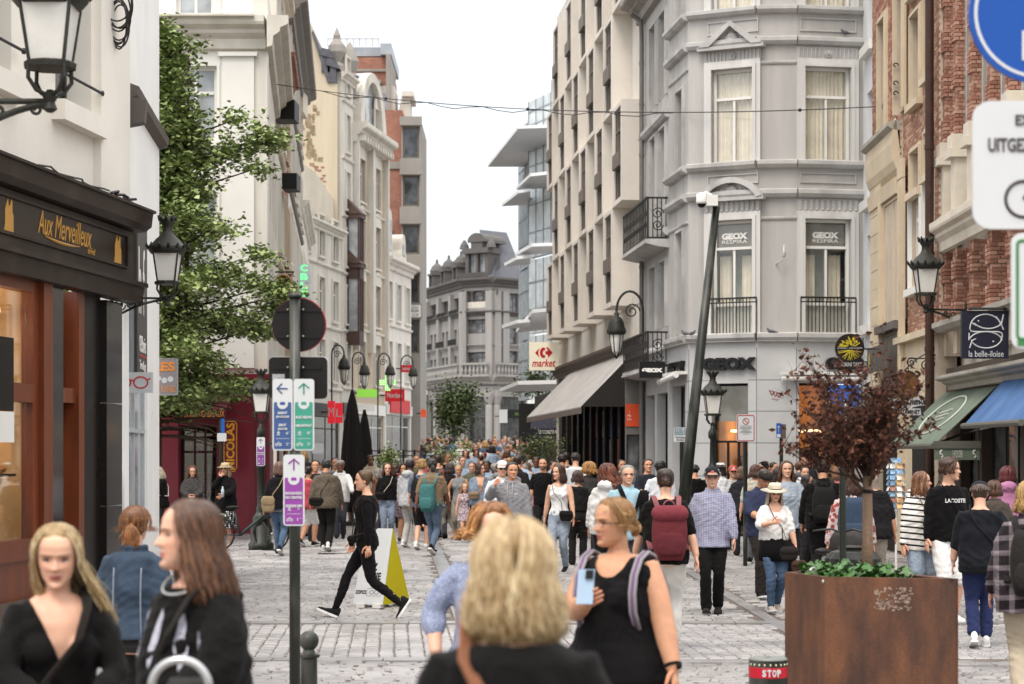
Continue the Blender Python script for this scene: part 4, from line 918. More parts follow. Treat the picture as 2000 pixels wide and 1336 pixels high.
for z in(.53,.98,1.43,1.88):
 s=a+.05
 while s<b:bt.lathe([(.035,0),(.035,.2),(.014,.26),(.014,.32)],fN.p(s,-1.7,z),6);s+=.09
bt.build('bottle',M('bottle_glass','#20281c',rough=.1,spec=.6),room,kind='stuff')
q=MB();q.fb(fN,a+.2,b-.2,-1.0,-.7,2.6,2.64);q.build('ceiling_lamp',M_emit('wine_lamp','#ffc27a',1.2),room)
aw2=thing('wine_shop_awning','rolled wine red awning valance with gold capital letters','awning',fN.p(N1(400),.6,2.9))
q=MB();q.fb(fN,N1(350),N1(450),.55,.6,v(818),v(800));q.add([fN.p(N1(350),.1,v(772)),fN.p(N1(450),.1,v(772)),fN.p(N1(450),.6,v(800)),fN.p(N1(350),.6,v(800))],[(0,3,2,1)]);q.build('canvas',M('wine_canvas','#5b2229',rough=.8,var=.12),aw2)
text('COFFRETS CADEAUX',fN,N1(400),.604,v(809),.2,M('gold_letters','#e0a25a',rough=.5),aw2,width=1.1,height=.15)
ns=thing('wine_shop_sign','tall wine red sign with gold vertical letters by the red shop corner','sign',fN.p(N1(450),.9,2))
fr=FRONT(X(436,46),X(464,46),46.0);zq=lambda q:Z(q,46)
q=MB();c0=.07;q.prism(fr,[(0,zq(918)),(c0,zq(923)),(fr.L-c0,zq(923)),(fr.L,zq(915)),(fr.L,zq(828)),(fr.L-c0,zq(821)),(0,zq(821))],-.06,0);q.build('panel',WINE,ns)
YEL=M('yellow_letters','#e9a52f',rough=.5,var=.03);q=MB();pts=[(.02,zq(918)),(c0,zq(921)),(fr.L-c0,zq(921)),(fr.L-.02,zq(914)),(fr.L-.02,zq(829)),(fr.L-c0,zq(823)),(.02,zq(823))]
q.tube([fr.p(a,.004,b)for a,b in pts+pts[:1]],.009,4);q.build('border',YEL,ns)
text('NICOLAS',fr,fr.L*.5,.004,zq(872),.3,YEL,ns,width=1.08,height=.19,rot=PI/2,bold=.008)
q=MB();q.fb(fr,fr.L*.4,fr.L*.5,-.9,-.06,zq(835),zq(833));q.fb(fr,fr.L*.4,fr.L*.5,-.9,-.06,zq(905),zq(903));q.build('bracket',IRON,ns)
# the row down the left side of the street
def row_house(name,label,A,B,z1,mat,floors,bays,ww,wh_,z0=4.5,fh_=3.5,fm=None,pm=None,corn=(.5,.4),shop=None,cornm=None,sur=True,base=None,nx=2,cat='building',reveal=.2,surm=None,bal=False,arch=False):
 t=thing(name,label,cat,((A[0]+B[0])/2,(A[1]+B[1])/2,gz(A[1])))
 fr=Fr(A,B);g=gz(A[1]);hs=[]
 for i in range(bays):
  c=fr.L*(i+.5)/bays
  for j in range(floors):hs.append((c-ww/2,c+ww/2,g+z0+j*fh_,g+z0+j*fh_+wh_))
 mb=MB();mb.wall(fr,0,fr.L,g-.3,z1,hs+([(.4,fr.L-.4,g+.1,g+3.0)]if shop else[]),dep=reveal,back=3);mb.build('wall',mat,t)
 q=MB()
 for h in hs:
  q=MB();window(fr,t,*h,o=-reveal*.5,nx=nx,tr=(.68,),fm=fm or WHITE,pm=pm or G_DARK,fw=.08)
  if sur:surround(q,fr,*h,w=.14,o=.07)
  if arch:
   c=(h[0]+h[1])/2;r_=(h[1]-h[0])/2+.16
   po=arc(c,h[3]+.02,r_,0,180,10);q.prism(fr,po,0,.09)
  if q.v:q.build('window_surround',surm or mat,t)
  if bal:railing(fr,t,h[0]-.1,h[1]+.1,h[2],h[2]+.8,.25,8,IRON,r=.012)
 q=MB();q.profile(fr,-.15,fr.L+.15,CORN(z1-corn[0],corn[0],corn[1]))
 for j in range(floors+1):q.profile(fr,0,fr.L,BAND(g+z0+j*fh_-.55,.2,.13))if g+z0+j*fh_<z1-1 else 0
 q.build('cornice',cornm or mat,t)
 if shop:
  window(fr,t,.4,fr.L-.4,g+.1,g+3.0,o=-.1,nx=3,tr=(.75,),fm=shop,pm=G_DARK,fw=.08,name='shop_window')
  q=MB();q.fb(fr,.1,fr.L-.1,.0,.12,g+3.05,g+3.7);q.build('shop_fascia',shop,t)
 return t,fr
SX=lambda d:-6.02-.082*(d-47)
CREAM=M('cream_render','#c9bfae',rough=.8,var=.1,scale=.6,stain=.3,stain_col='#8c7f6f');STONEW=M('weathered_white_stone','#cbc5ba',rough=.8,var=.12,scale=.9,stain=.4,stain_col='#7e766c',streak=True)
TAN=M('tan_stone','#b8a993',rough=.8,var=.14,scale=.8,stain=.4,stain_col='#74675a');SLATE=M('slate','#55555a',rough=.6,var=.2,scale=3);ZINC=M('zinc_roof','#9aa0a6',rough=.4,var=.15,scale=1)
FARBR=M_brick('far_brick','#8a5243','#a06652','#9a8878');FARBRY=M_brick('far_brick_side','#8a4a38','#a05a45','#9a8878',axis='y');CONC=M('grey_concrete','#8f8a83',rough=.85,var=.12,scale=.6,stain=.3)
def seg(d0,d1):return(SX(d0),d0),(SX(d1),d1)
row_house('town_house','white town house with black sign boxes beside the tree tip',*seg(60.2,66),16.6,OFFW,4,2,.9,2.0,cornm=CREAM,shop=WINE)
h2,fr=row_house('town_house','tall narrow brick house wedged between two white houses',*seg(66.2,72),15.2,M_brick('row_brick','#7a4334','#8f5341','#9a8878',axis='y'),3,2,1.0,2.1,surm=TAN,shop=BROWN)
for i,(d,vv)in enumerate(((56.5,212),(63.5,352))):
 q=MB();z=Z(vv,d);f_=Fr((SX(d)+.05,d),(SX(d)+.65,d-.02));q.fb(f_,0,f_.L-.12*i,-.9,0,z-.3+.02*i,z+.25-.02*i);s_=tag(q.build('sign_box',BLACK),('upper','lower')[i]+' of two black projecting sign boxes on the white town house','sign','black sign boxes')
h3,fr=row_house('dormer_house','white house with sculpted bay and slate dormers under chimney pots',*seg(72.2,92),18.5,STONEW,4,6,1.2,2.2,z0=4.8,fh_=3.4,corn=(.9,.7),cornm=M('dark_cornice','#6c6660',var=.2),shop=WHITE,bal=False)
q=MB();g=gz(80);pA,pB=seg(72.2,92);f_=Fr(pA,pB)
q.add([f_.p(0,.2,18.5),f_.p(f_.L,.2,18.5),f_.p(f_.L,-2.5,23.5),f_.p(0,-2.5,23.5),f_.p(0,-6,18.5),f_.p(f_.L,-6,18.5)],[(0,1,2,3),(0,3,4),(1,5,2),(3,2,5,4)]);q.build('roof',SLATE,h3)
for i in range(4):
 s=2.4+4.9*i;q=MB();q.fb(f_,s,s+1.7,-2.2,-.1,18.6,21.2);po=[f_.p(s+.85+1.05*math.cos(t),0,21.2+.75*math.sin(t))for t in[PI*k/8 for k in range(9)]]
 q.prism(f_,[(s+.85+1.05*math.cos(PI*k/8),21.2+.75*math.sin(PI*k/8))for k in range(9)],-2.6,.05);dm_=q.build('dormer',ZINC,h3)
 window(f_,dm_,s+.3,s+1.4,18.9,20.9,o=-.02,pm=G_MID,nx=2)if False else None
 q=MB();q.fb(f_,s+.35,s+1.35,-.1,-.06,18.9,20.9);q.build('window',G_MID,dm_)
ch=MB();d=88;f_c=FRONT(X(545,d),X(592,d),d);ch.fb(f_c,0,f_c.L,-2,0,17,Z(24,d));ch.build('chimney',CREAM,h3)
for u in(549,560,571,588):q=MB();q.lathe([(.13,0),(.12,.28)],(X(u,d),d+.6,Z(24,d)),10);q.build('chimney_pot',M('pot_grey','#7d7873'),h3)
h4,fr=row_house('town_house','cream house with white shopfront and iron balcony above closed parasols',*seg(92.2,109.5),Z(430,100),OFFW,2,6,1.1,2.2,z0=4.9,fh_=3.5,shop=BLACK)
B2=lambda d:(-11.2+.160*(d-110),d)
def sg2(a,b):return B2(a),B2(b)
gw=thing('gable_house','high beige house whose stained blank gable wall faces the square','building',(-12,113,gz(113)))
d=117.1;f_=FRONT(X(575,d),X(659,d),d);zq=lambda q:Z(q,d)
GAB=M('stained_render','#b9ad97',rough=.85,var=.10,scale=.35,stain=.55,stain_col='#7a6555',streak=True,detail=8)
q=MB();L0=f_.L;s_=f_.s_at
poly=[(0,8),(L0,8),(L0,zq(165)),(s_(640),zq(150)),(s_(609),zq(65)),(s_(603),zq(37)),(s_(590),zq(37)),(s_(586),zq(28)),(0,zq(28))]
q.prism(f_,poly,-9,0);q.build('wall',GAB,gw)
q=MB();q.prism(f_,[(s_(609),zq(65)),(s_(612),zq(60)),(s_(648),zq(162)),(s_(640),zq(162))],-8,.15);q.build('roof',SLATE,gw)
for u,vv in((628,120),(640,140)):q=MB();q.fb(f_,s_(u),s_(u)+.5,-1.8,.1,zq(vv+22),zq(vv-12));q.prism(f_,[(s_(u)-.1,zq(vv-12)),(s_(u)+.75,zq(vv-4)),(s_(u)+.5,zq(vv-22)),(s_(u),zq(vv-26))],-1.8,.2);q.build('dormer',SLATE,gw)
q=MB();rs=random.Random(3)
for i in range(60):
 u=612+rs.gauss(0,9);vv=rs.uniform(325,385);q.fb(f_,s_(u),s_(u)+.2,0,.012+.0006*i,zq(vv),zq(vv)+.07)
q.build('exposed_brick',FARBR,gw)
q=MB()
for i in range(40):u=604+rs.gauss(0,7);vv=rs.uniform(215,330);q.fb(f_,s_(u),s_(u)+rs.uniform(.1,.3),0,.006+.0006*i,zq(vv),zq(vv)+rs.uniform(.1,.5))
q.build('peeling_patch',M('peel','#8a7a62',var=.4,scale=4),gw)
h5,fr5=row_house('town_house','low cream house with white cornice standing before the stained gable wall',*sg2(108,117.3),Z(436,113),STONEW,3,3,1.2,2.3,z0=5.0,fh_=3.5,shop=BLACK,cornm=OFFW)
q=MB();q.prism(fr5,[(0,Z(436,113)),(fr5.L,Z(436,113)),(fr5.L,Z(436,113)+1.8),(fr5.L*.55,Z(400,113)+1.8),(0,Z(360,113)+.9)],-2,-.4);q.build('attic',CREAM,h5)
h6,fr6=row_house('oriel_house','narrow stone house with dark timber oriel and urn on top',*sg2(117.4,120.2),Z(150,119),STONEW,6,1,.9,2.2,z0=5,fh_=3.4,shop=BROWN)
OR=M('oriel_timber','#4b3a34',rough=.6,var=.2);zq=lambda q:Z(q,117);c=fr6.s_at(681);hw=.55
for v0,v1 in((500,420),(630,518)):
 q=MB();z0,z1=zq(v0+40),zq(v1);q.fb(fr6,c-hw,c+hw,0,.8,z0,z0+.8);
 for a in(-hw,hw-.12,-.06):q.fb(fr6,c+a,c+a+.12,.68,.8,z0+.8,z1)
 for a in(-hw,hw-.12):q.fb(fr6,c+a,c+a+.12,0,.12,z0+.8,z1)
 q.fb(fr6,c-hw-.1,c+hw+.1,0,.9,z1,z1+.25);q.add([fr6.p(c-hw-.15,.95,z1+.25),fr6.p(c+hw+.15,.95,z1+.25),fr6.p(c+hw,0,z1+1.2),fr6.p(c-hw,0,z1+1.2),fr6.p(c+hw+.15,0,z1+.25),fr6.p(c-hw-.15,0,z1+.25)],[(0,1,2,3),(1,4,2),(0,3,5)])
 ob=q.build('oriel',OR,h6);q=MB();q.fb(fr6,c-hw+.08,c+hw-.08,.05,.72,z0+.8,z1);q.build('pane',G_PALE,ob)
q=MB();q.lathe([(.5,0),(.5,.5),(.3,.7),(.55,1.3),(.5,1.7),(.2,2.1),(.22,2.3),(.02,2.8)],(*fr6.p(fr6.L*.3,-.5,0)[:2],Z(150,119)),12);q.build('urn',CONC,h6)
h7,fr7=row_house('arched_house','ornate tan stone house with huge arched dormer above its cornice',*sg2(120.3,128.6),Z(258,124),TAN,5,2,1.5,2.6,z0=4.9,fh_=3.72,corn=(1.2,.9),shop=WHITE,arch=True,surm=STONEW,cornm=STONEW,reveal=.3)
q=MB();n=12
for i in range(3):
 s=fr7.L*(i)/2;q.fb(fr7,max(0,s-.35),min(fr7.L,s+.35),0,.35,8.2,Z(270,124)-.5)
for i in range(12):q.fb(fr7,fr7.L*i/12+.1,fr7.L*i/12+.4,0,.7,Z(258,124)-1.1,Z(258,124)-.75)
q.build('pilaster',STONEW,h7)
zc=Z(262,124);s0_,s1_=.9,fr7.L-.4;cx_=(s0_+s1_)/2;rx=(s1_-s0_)/2
outer=[(cx_+rx*math.cos(PI*k/16),zc+Z(140,124)*0+((Z(140,124)-zc)*math.sin(PI*k/16)))for k in range(17)]
inner=[(cx_+rx*.72*math.cos(PI*k/16),zc+((Z(158,124)-zc)*math.sin(PI*k/16)))for k in range(17)]
q=MB();q.prism(fr7,outer,-5.5,-.25);dm_=q.build('arched_dormer',ZINC,h7)
q=MB()
for k in range(16):q.prism(fr7,[outer[k],outer[k+1],inner[k+1],inner[k]],-.25,.25)
q.build('dormer_arch',STONEW,dm_);q=MB();q.prism(fr7,inner,-.3,-.12);q.build('pane',G_PALE,dm_)
q=MB();q.lathe([(.4,0),(.42,1.2),(.6,1.3),(.35,1.5),(.55,2.2),(.3,2.9),(.05,3.4)],(*fr7.p(.3,-.3,0)[:2],Z(200,122)),12);q.build('urn',CONC,h7)
h8,fr8=row_house('baroque_house','white house with curled baroque dormers beside the brick tower',*sg2(128.7,136.8),Z(512,133),M('bright_stone','#d6d1c8',rough=.75,var=.08,scale=.9,stain=.25),2,3,1.2,2.4,z0=5.4,fh_=3.9,shop=M('shop_white','#c9c6c0'),corn=(.8,.6))
for i,(s,hh)in enumerate(((1.6,3.2),(5.8,2.0))):
 q=MB();z=Z(512,133);q.prism(fr8,[(s-1,z),(s+1,z),(s+.8,z+.6),(s+.62,z+.9*hh/2),(s+.6,z+hh-.6)]+[(s+.6*math.cos(PI*k/8),z+hh-.6+.6*math.sin(PI*k/8))for k in range(1,8)]+[(s-.6,z+hh-.6),(s-.62,z+.9*hh/2),(s-.8,z+.6)],-1.5,0);dm_=q.build('dormer',STONEW,h8)
 q=MB();q.fb(fr8,s-.35,s+.35,.01,.03,z+.5,z+hh-.7);q.build('window',G_MID,dm_)
q=MB();q.prism(fr8,[(0,Z(512,133)),(fr8.L,Z(512,133)),(fr8.L,Z(440,133)),(0,Z(400,133))],-4,-1.2);q.build('roof',SLATE,h8)
q=MB();g=gz(133);q.fb(fr8,fr8.L*.12,fr8.L*.85,.12,.2,g+3.1,g+4.0);q.build('red_shop_sign',REDS,h8)
tw=thing('brick_tower','red brick block with stacked dark concrete window bays','building',(-7,139,gz(139)))
d=138;zq=lambda q:Z(q,d);f_=FRONT(X(690,d),X(786,d),d);s_=f_.s_at;q=MB()
q.fb(f_,s_(735),f_.L,-12,0,gz(d),zq(215));q.fb(f_,s_(690),s_(752),-14,-3,10,zq(95));q.build('brick_wall',FARBR,tw)
q=MB();q.fb(f_,s_(700),f_.L+.3,-.1,.12,zq(330),zq(316));q.fb(f_,s_(690),s_(753),-3,-2.85,zq(124),zq(119));q.fb(f_,s_(683),s_(742),-6,-1,zq(150),zq(118)-1.4);q.fb(f_,s_(752),s_(760),-8,-1,zq(215),zq(100));q.build('concrete_band',CONC,tw,kind='stuff')
q=MB();q.fb(f_,s_(622),s_(690),-14,-4,14,zq(78));q.build('roof_block',M('brown_render','#6d5d54',rough=.85,var=.2,scale=.5),tw)
q=MB();q.fb(f_,s_(640),s_(742),-14,-3.5,zq(90),zq(72));q.fb(f_,s_(738),s_(760),-12,-2.5,zq(92),zq(70));q.build('roof_parapet',ZINC,tw)
q=MB()
for i in range(9):s=s_(632)+i*.45;q.tube([f_.p(s,-3.2,zq(72)),f_.p(s,-3.2,zq(56))],.025,4)
q.tube([f_.p(s_(632),-3.2,zq(57)),f_.p(s_(735),-3.2,zq(57))],.03,4);q.build('roof_rail',CONC,tw)
f_=FRONT(X(784,137.5),X(821,137.5),137.5);zq=lambda q:Z(q,137.5);hs=[(.1,f_.L-.08,zq(b),zq(a))for a,b in((248,309),(343,403),(440,496),(535,592),(625,690))]
q=MB();q.wall(f_,0,f_.L,gz(138),zq(229),hs,dep=.5,back=10);q.build('wall',CONC,tw)
f3_=Fr(f_.p(f_.L,0,0)[:2],f_.p(f_.L+.3,-10,0)[:2])
for h in hs:window(f_,tw,*h,o=-.12,nx=1,fm=WFR,pm=G_DARK,fw=.12)
for a,b in((229,246),(311,342),(405,438),(498,533),(594,623)):q=MB();q.fb(f_,-.1,f_.L+.12,0,.35,zq(b),zq(a));q.build('concrete_spandrel',CONC,tw)
q=MB();f9=FRONT(X(740,139),X(800,139),139.5);q.fb(f9,0,f9.L*.5,-4,0,Z(215,139),Z(165,139));q.prism(f9,[(f9.L*.3,Z(300,139)),(f9.L,Z(300,139)),(f9.L*.95,Z(175,139)),(f9.L*.72,Z(175,139))],-5,-1);q.fb(f9,f9.L*.72,f9.L+.2,-5,-.6,Z(182,139),Z(172,139));q.build('setback_storey',STONEW,tw)
q=MB();q.fb(f9,0.1,f9.L*.3,.0,.05,Z(212,139),Z(180,139));q.build('window',G_PALE,tw)
dsg=thing('demolition_sign','white demolition firm board with black letters on the window tower','sign',f_.p(.7,.4,zq(607)))
q=MB();q.fb(f_,-.02,f_.L+.05,.36,.40,zq(620),zq(597));q.build('panel',WHITE,dsg)
text('DEMOLITION',f_,.72,.405,zq(602),.2,LETB,dsg,width=.9,height=.16);text('DEMO J.V.',f_,.72,.405,zq(608.5),.2,LETB,dsg,width=1.05,height=.22,bold=.01);text('02 581 22 88',f_,.72,.405,zq(615.5),.2,LETB,dsg,width=.95,height=.16)
csn=thing('chinese_banner','tall pale vertical banner with blue Chinese characters','sign',P(825,680,146))
f_=FRONT(X(818,146),X(833,146),146);zq=lambda q:Z(q,146);q=MB();q.fb(f_,0,f_.L,-.1,0,zq(725),zq(637));q.build('panel',M('pale_banner','#dfe4e4',var=.05),csn);q=MB();q.fb(f_,0,f_.L,0,.01,zq(726),zq(707));q.fb(f_,f_.L*.25,f_.L*.8,0,.01,zq(650),zq(640));q.build('green_print',M('mint_print','#7fc0b4',var=.05),csn)
BLUEP=M('blue_print','#5a7fa8',var=.05)
for ch_,vv in zip('金源超市',(660,673,686,699)):text(ch_,f_,f_.L/2,.012,zq(vv),.5,BLUEP,csn,width=.38,height=.42)
q=MB();q.fb(f_,-1.6,0,-.08,-.02,zq(650),zq(647));q.build('bracket',IRON,csn)
# end of the street
eb=thing('mansard_building','grand grey stone corner building with mansard roof closing the street','building',(-3,200,gz(200)))
PST=M('pale_grey_stone','#96938f',rough=.75,var=.1,scale=.5,stain=.35,stain_col='#6f6b68',streak=True);DST=M('dark_grey_stone','#5d5a58',rough=.75,var=.12,scale=.5)
pe_=[(X(834,212),212),(X(907,198.4),198.4),(X(961,196.6),196.6),(X(1030,200),200)]
eL,eC,eR=[Fr(pe_[i],pe_[i+1])for i in range(3)];ze=lambda q:Z(q,198)
wl,wr,wc_=MB(),MB(),MB()
hl=[]
for i in range(3):
 c=eL.L*(i+.55)/3.1
 for k in(-.75,.75):
  hl+=[(c+k-.5,c+k+.5,ze(734),ze(692)),(c+k-.5,c+k+.5,ze(672),ze(640))]
 hl.append((c-1.35,c+1.35,ze(610),ze(578)))
wl.wall(eL,0,eL.L,ze(755),ze(562),hl,dep=.4)
s_=eC.s_at;hc=[(s_(912),s_(953),ze(722),ze(688)),(s_(912),s_(953),ze(652),ze(624)),(s_(911),s_(955),ze(602),ze(568))];wl.wall(eC,0,eC.L,ze(755),ze(562),hc,dep=.6)
s2_=eR.s_at;hr=[(s2_(991),s2_(1012),ze(722),ze(685)),(s2_(991),s2_(1012),ze(672),ze(632)),(s2_(990),s2_(1014),ze(610),ze(572))];wl.wall(eR,0,eR.L,ze(755),ze(562),hr,dep=.4);wl.build('wall',PST,eb)
for fr,hh in((eL,hl),(eC,hc),(eR,hr)):
 for h in hh:window(fr,eb,*h,o=-.3,nx=1 if h[1]-h[0]<1.5 else 3,tr=(.7,)if fr is eC else(),fm=DST,pm=G_DARK if fr is eL else G_MID,fw=.12)
 for vv,hgt,pr_ in((562,.9,.8),(618,.5,.5),(680,.35,.3),(752,1.0,.9)):
  q=MB();q.profile(fr,-.2,fr.L+.2,CORN(ze(vv),hgt,pr_));q.build('string_course',DST if vv<620 else PST,eb)
q=MB()
for i in range(4):c=eL.L*(i)/3.1+.3;q.fb(eL,c,c+.8,0,.35,ze(735),ze(570))
for u in(906,958):q.fb(eC,s_(u)-.35,s_(u)+.35,0,.4,ze(735),ze(570))
for u in(968,984):q.fb(eR,s2_(u)-.4,s2_(u)+.4,0,.4,ze(735),ze(570))
q.build('pilaster',PST,eb)
for i in range(3):c=eL.L*(i+.55)/3.1;railing(eL,eb,c-1.4,c+1.4,ze(672),ze(660),.6,12,IRON,r=.03);railing(eL,eb,c-1.4,c+1.4,ze(610),ze(602),.5,12,IRON,r=.03)
q=MB();
for fr in(eC,eR,eL):
 n=int(fr.L/.42)
 for i in range(n):q.lathe([(.10,0),(.16,.35),(.08,.7),(.12,.95)],fr.p(fr.L*(i+.5)/n,.75,ze(752)+1.0),6)
 q.fb(fr,0,fr.L,.6,.9,ze(752)+1.95,ze(752)+2.15)
q.build('balustrade',PST,eb)
q=MB();c=(s_(911)+s_(955))/2
for k in(-.75,.75):q.lathe([(.16,0),(.13,1.2),(.22,1.35)],eC.p(c+k,-.15,ze(600)),8)
for k in(-1.5,0,1.5):
 for j in range(8):a0,a1=PI*j/8,PI*(j+1)/8;q.prism(eC,[(c+k+.75*math.cos(a0),ze(577)+.5*math.sin(a0)),(c+k+.75*math.cos(a1),ze(577)+.5*math.sin(a1)),(c+k+.75*math.cos(a1),ze(566)),(c+k+.75*math.cos(a0),ze(566))],-.3,-.05)
q.build('loggia_arches',DST,eb);q=MB();q.fb(eC,s_(911),s_(955),-.2,.0,ze(602),ze(590));q.build('pierced_parapet',M('cream_parapet','#c9c4b8',var=.15,scale=6),eb)
SL2=M('mansard_slate','#5f6066',rough=.55,var=.14,scale=1.5)
def roofq(fr,z0,z1,back,a=0,b=None):b=b or fr.L;return[fr.p(a,0,z0),fr.p(b,0,z0),fr.p(b,-back,z1),fr.p(a,-back,z1)]
q=MB();z0,z1=ze(552),ze(505)
q.add(roofq(eL,z0,z1,1.2),[(0,1,2,3)]);q.add(roofq(eC,z0,z1,1.2),[(0,1,2,3)])
q.add([eL.p(0,-1.2,z1),eL.p(eL.L,-1.2,z1),eC.p(eC.L,-1.2,z1),eR.p(eR.L,-9,z1+1.5),eL.p(0,-9,z1+1.5)],[(0,1,2,3,4)])
zr=ze(445);q.add([eR.p(-.4,0,z0),eR.p(eR.L,0,z0),eR.p(eR.L,-3.0,zr),eR.p(1.1,-3.0,zr),eC.p(eC.L*.6,-3,z0),eC.p(eC.L*.4,-5.5,zr-1.3)],[(0,1,2,3),(0,3,5,4),(3,2,5)]);q.build('roof',SL2,eb)
for i in range(3):
 c=eL.L*(i+.55)/3.1;q=MB();q.fb(eL,c-.75,c-.45,-1.5,.3,z0,ze(518));q.fb(eL,c+.45,c+.75,-1.5,.3,z0,ze(518));q.fb(eL,c-.9,c+.9,-1.5,.4,ze(518),ze(514));q.lathe([(.7,0),(.75,.3),(.5,.8),(.15,1.1),(.1,1.5)],eL.p(c,-.4,ze(514)),10);dm_=q.build('dormer',DST,eb);q=MB();q.fb(eL,c-.45,c+.45,-.2,-.1,z0,ze(518));q.build('window',G_DARK,dm_)
q=MB();zt2=ze(496);q.fb(eC,s_(911),s_(917),-2,.2,z0+.4,zt2);q.fb(eC,s_(931),s_(935),-2,.2,z0+.4,zt2);q.fb(eC,s_(949),s_(955),-2,.2,z0+.4,zt2);q.fb(eC,s_(908),s_(958),-2,.5,zt2,zt2+.5)
q.fb(eC,s_(922),s_(944),-2,.2,zt2+.5,ze(474));q.prism(eC,[(s_(933)+1.05*math.cos(PI*k/10),ze(474)+.9*math.sin(PI*k/10))for k in range(11)],-3.5,.3)
for sgn_ in(-1,1):q.lathe([(.5,0),(.4,.4),(.1,.9)],eC.p(s_(933)+sgn_*1.6,0,zt2+.5),8)
dm_=q.build('dormer',DST,eb)
for a,b in((917,931),(935,949)):q=MB();q.fb(eC,s_(a),s_(b),-.4,-.3,z0+.4,zt2);q.build('window',G_PALE,dm_)
q=MB();railing(eC,eb,s_(902),s_(960),ze(552)+.4,ze(541)+.35,.7,22,DST,r=.05)
q=MB();g=gz(196);q.wall(eL,0,eL.L,g,ze(752),[(eL.L*i/3+.5,eL.L*(i+1)/3-.5,g+.2,ze(775))for i in range(3)],dep=.8);q.wall(eC,0,eC.L,g,ze(752),[(.4,eC.L-.6,g,ze(775))],dep=1.2);q.wall(eR,0,eR.L,g,ze(752),[(.8,eR.L-.2,g,ze(775))],dep=.6);q.build('ground_floor',PST,eb)
q=MB()
for fr,ss in((eL,[eL.L*i/3 for i in range(4)]),(eC,[.2,eC.L-.2]),(eR,[.4])):
 for s in ss:q=MB();q.lathe([(.35,0),(.35,4.0),(.3,4.1),(.55,5.0),(.6,5.6)],(*fr.p(s,.25,0)[:2],g),10);q.build('column',PST,eb)
for fr,hh in((eL,[(eL.L*i/3+.5,eL.L*(i+1)/3-.5,g+.2,ze(775))for i in range(3)]),(eC,[(.4,eC.L-.6,g,ze(775))]),(eR,[(.8,eR.L-.2,g,ze(775))])):
 for h in hh:window(fr,eb,*h,o=-.3,nx=3,tr=(.6,),fm=DST,pm=G_DARK,fw=.12,name='shop_window')
q=MB();q.fb(eR,.9,eR.L,.1,.2,ze(816),ze(800));es=q.build('shop_fascia',BLACK,eb);text('BALMAIN',eR,eR.L*.75,.21,ze(808),.4,M('green_letters','#6d8f4a'),es,width=1.4,height=.3)
# glass building with white canopy plates
gl=thing('glass_building','modern glass building with cantilevered white canopy plates','building',(3,112,gz(110)))
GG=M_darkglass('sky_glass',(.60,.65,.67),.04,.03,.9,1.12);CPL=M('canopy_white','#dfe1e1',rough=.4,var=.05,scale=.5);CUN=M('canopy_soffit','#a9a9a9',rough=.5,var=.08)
def curtainwall(fr,z0,z1,nm,mul,par):
 mb=MB();mb.wall(fr,0,fr.L,z0,z1,());w_=mb.build('glass_wall',GG,par);mb=MB();n=max(2,int(fr.L/mul))
 for i in range(n+1):s=fr.L*i/n;mb.fb(fr,s-.025,s+.025,.0,.05,z0,z1)
 for k in(.33,.7):z=z0+(z1-z0)*k;mb.fb(fr,0,fr.L,0,.04,z-.03,z+.03)
 mb.build('mullions',M('mullion_grey','#8d9499',rough=.4),w_);return w_
gA=[(X(1033,108),108),(X(1092,104),104)];gB=[(X(1014,116),116),(X(1034,112),112)]
lev=[gz(110),4.9,8.3,12.4,16.6,18.9,21]
for i in range(6):
 if i==0:continue
 curtainwall(Fr(*gA),lev[i]+.1,lev[i+1]-.05,'a',.9,gl)
 if i<5:curtainwall(Fr(*gB),lev[i]+.1,lev[i+1]-.05,'b',.8,gl)
q=MB();q.wall(FRONT(X(1014,111),X(1095,111),118),0,5,0,4.9,());q.build('dark_base',M('shop_dark','#211d1a'),gl)
def plate(pts,z,th=.17,nm='canopy_plate'):
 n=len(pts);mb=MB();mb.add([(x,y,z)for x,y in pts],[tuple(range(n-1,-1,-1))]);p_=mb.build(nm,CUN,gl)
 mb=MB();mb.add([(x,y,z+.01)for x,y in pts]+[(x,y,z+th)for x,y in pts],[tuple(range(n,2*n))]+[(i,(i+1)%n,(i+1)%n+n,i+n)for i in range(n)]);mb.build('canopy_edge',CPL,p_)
 return p_
def at(u,v,z):d=(z-H)*F/(V0-v);return(X(u,d),d)
def plq(z,*uv):plate([at(u,v,z)for u,v in uv],z)
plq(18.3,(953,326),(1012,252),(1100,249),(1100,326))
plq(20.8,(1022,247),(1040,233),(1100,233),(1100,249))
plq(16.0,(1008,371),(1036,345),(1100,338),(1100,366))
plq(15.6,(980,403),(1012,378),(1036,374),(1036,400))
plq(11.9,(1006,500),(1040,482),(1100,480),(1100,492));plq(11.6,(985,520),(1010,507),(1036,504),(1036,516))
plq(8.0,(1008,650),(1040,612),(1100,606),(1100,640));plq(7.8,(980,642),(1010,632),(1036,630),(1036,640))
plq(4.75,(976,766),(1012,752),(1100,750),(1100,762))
q=MB();q.lathe([(3,0),(3,8)],(5.3,118,16),20);q.build('round_tower',GG,gl)
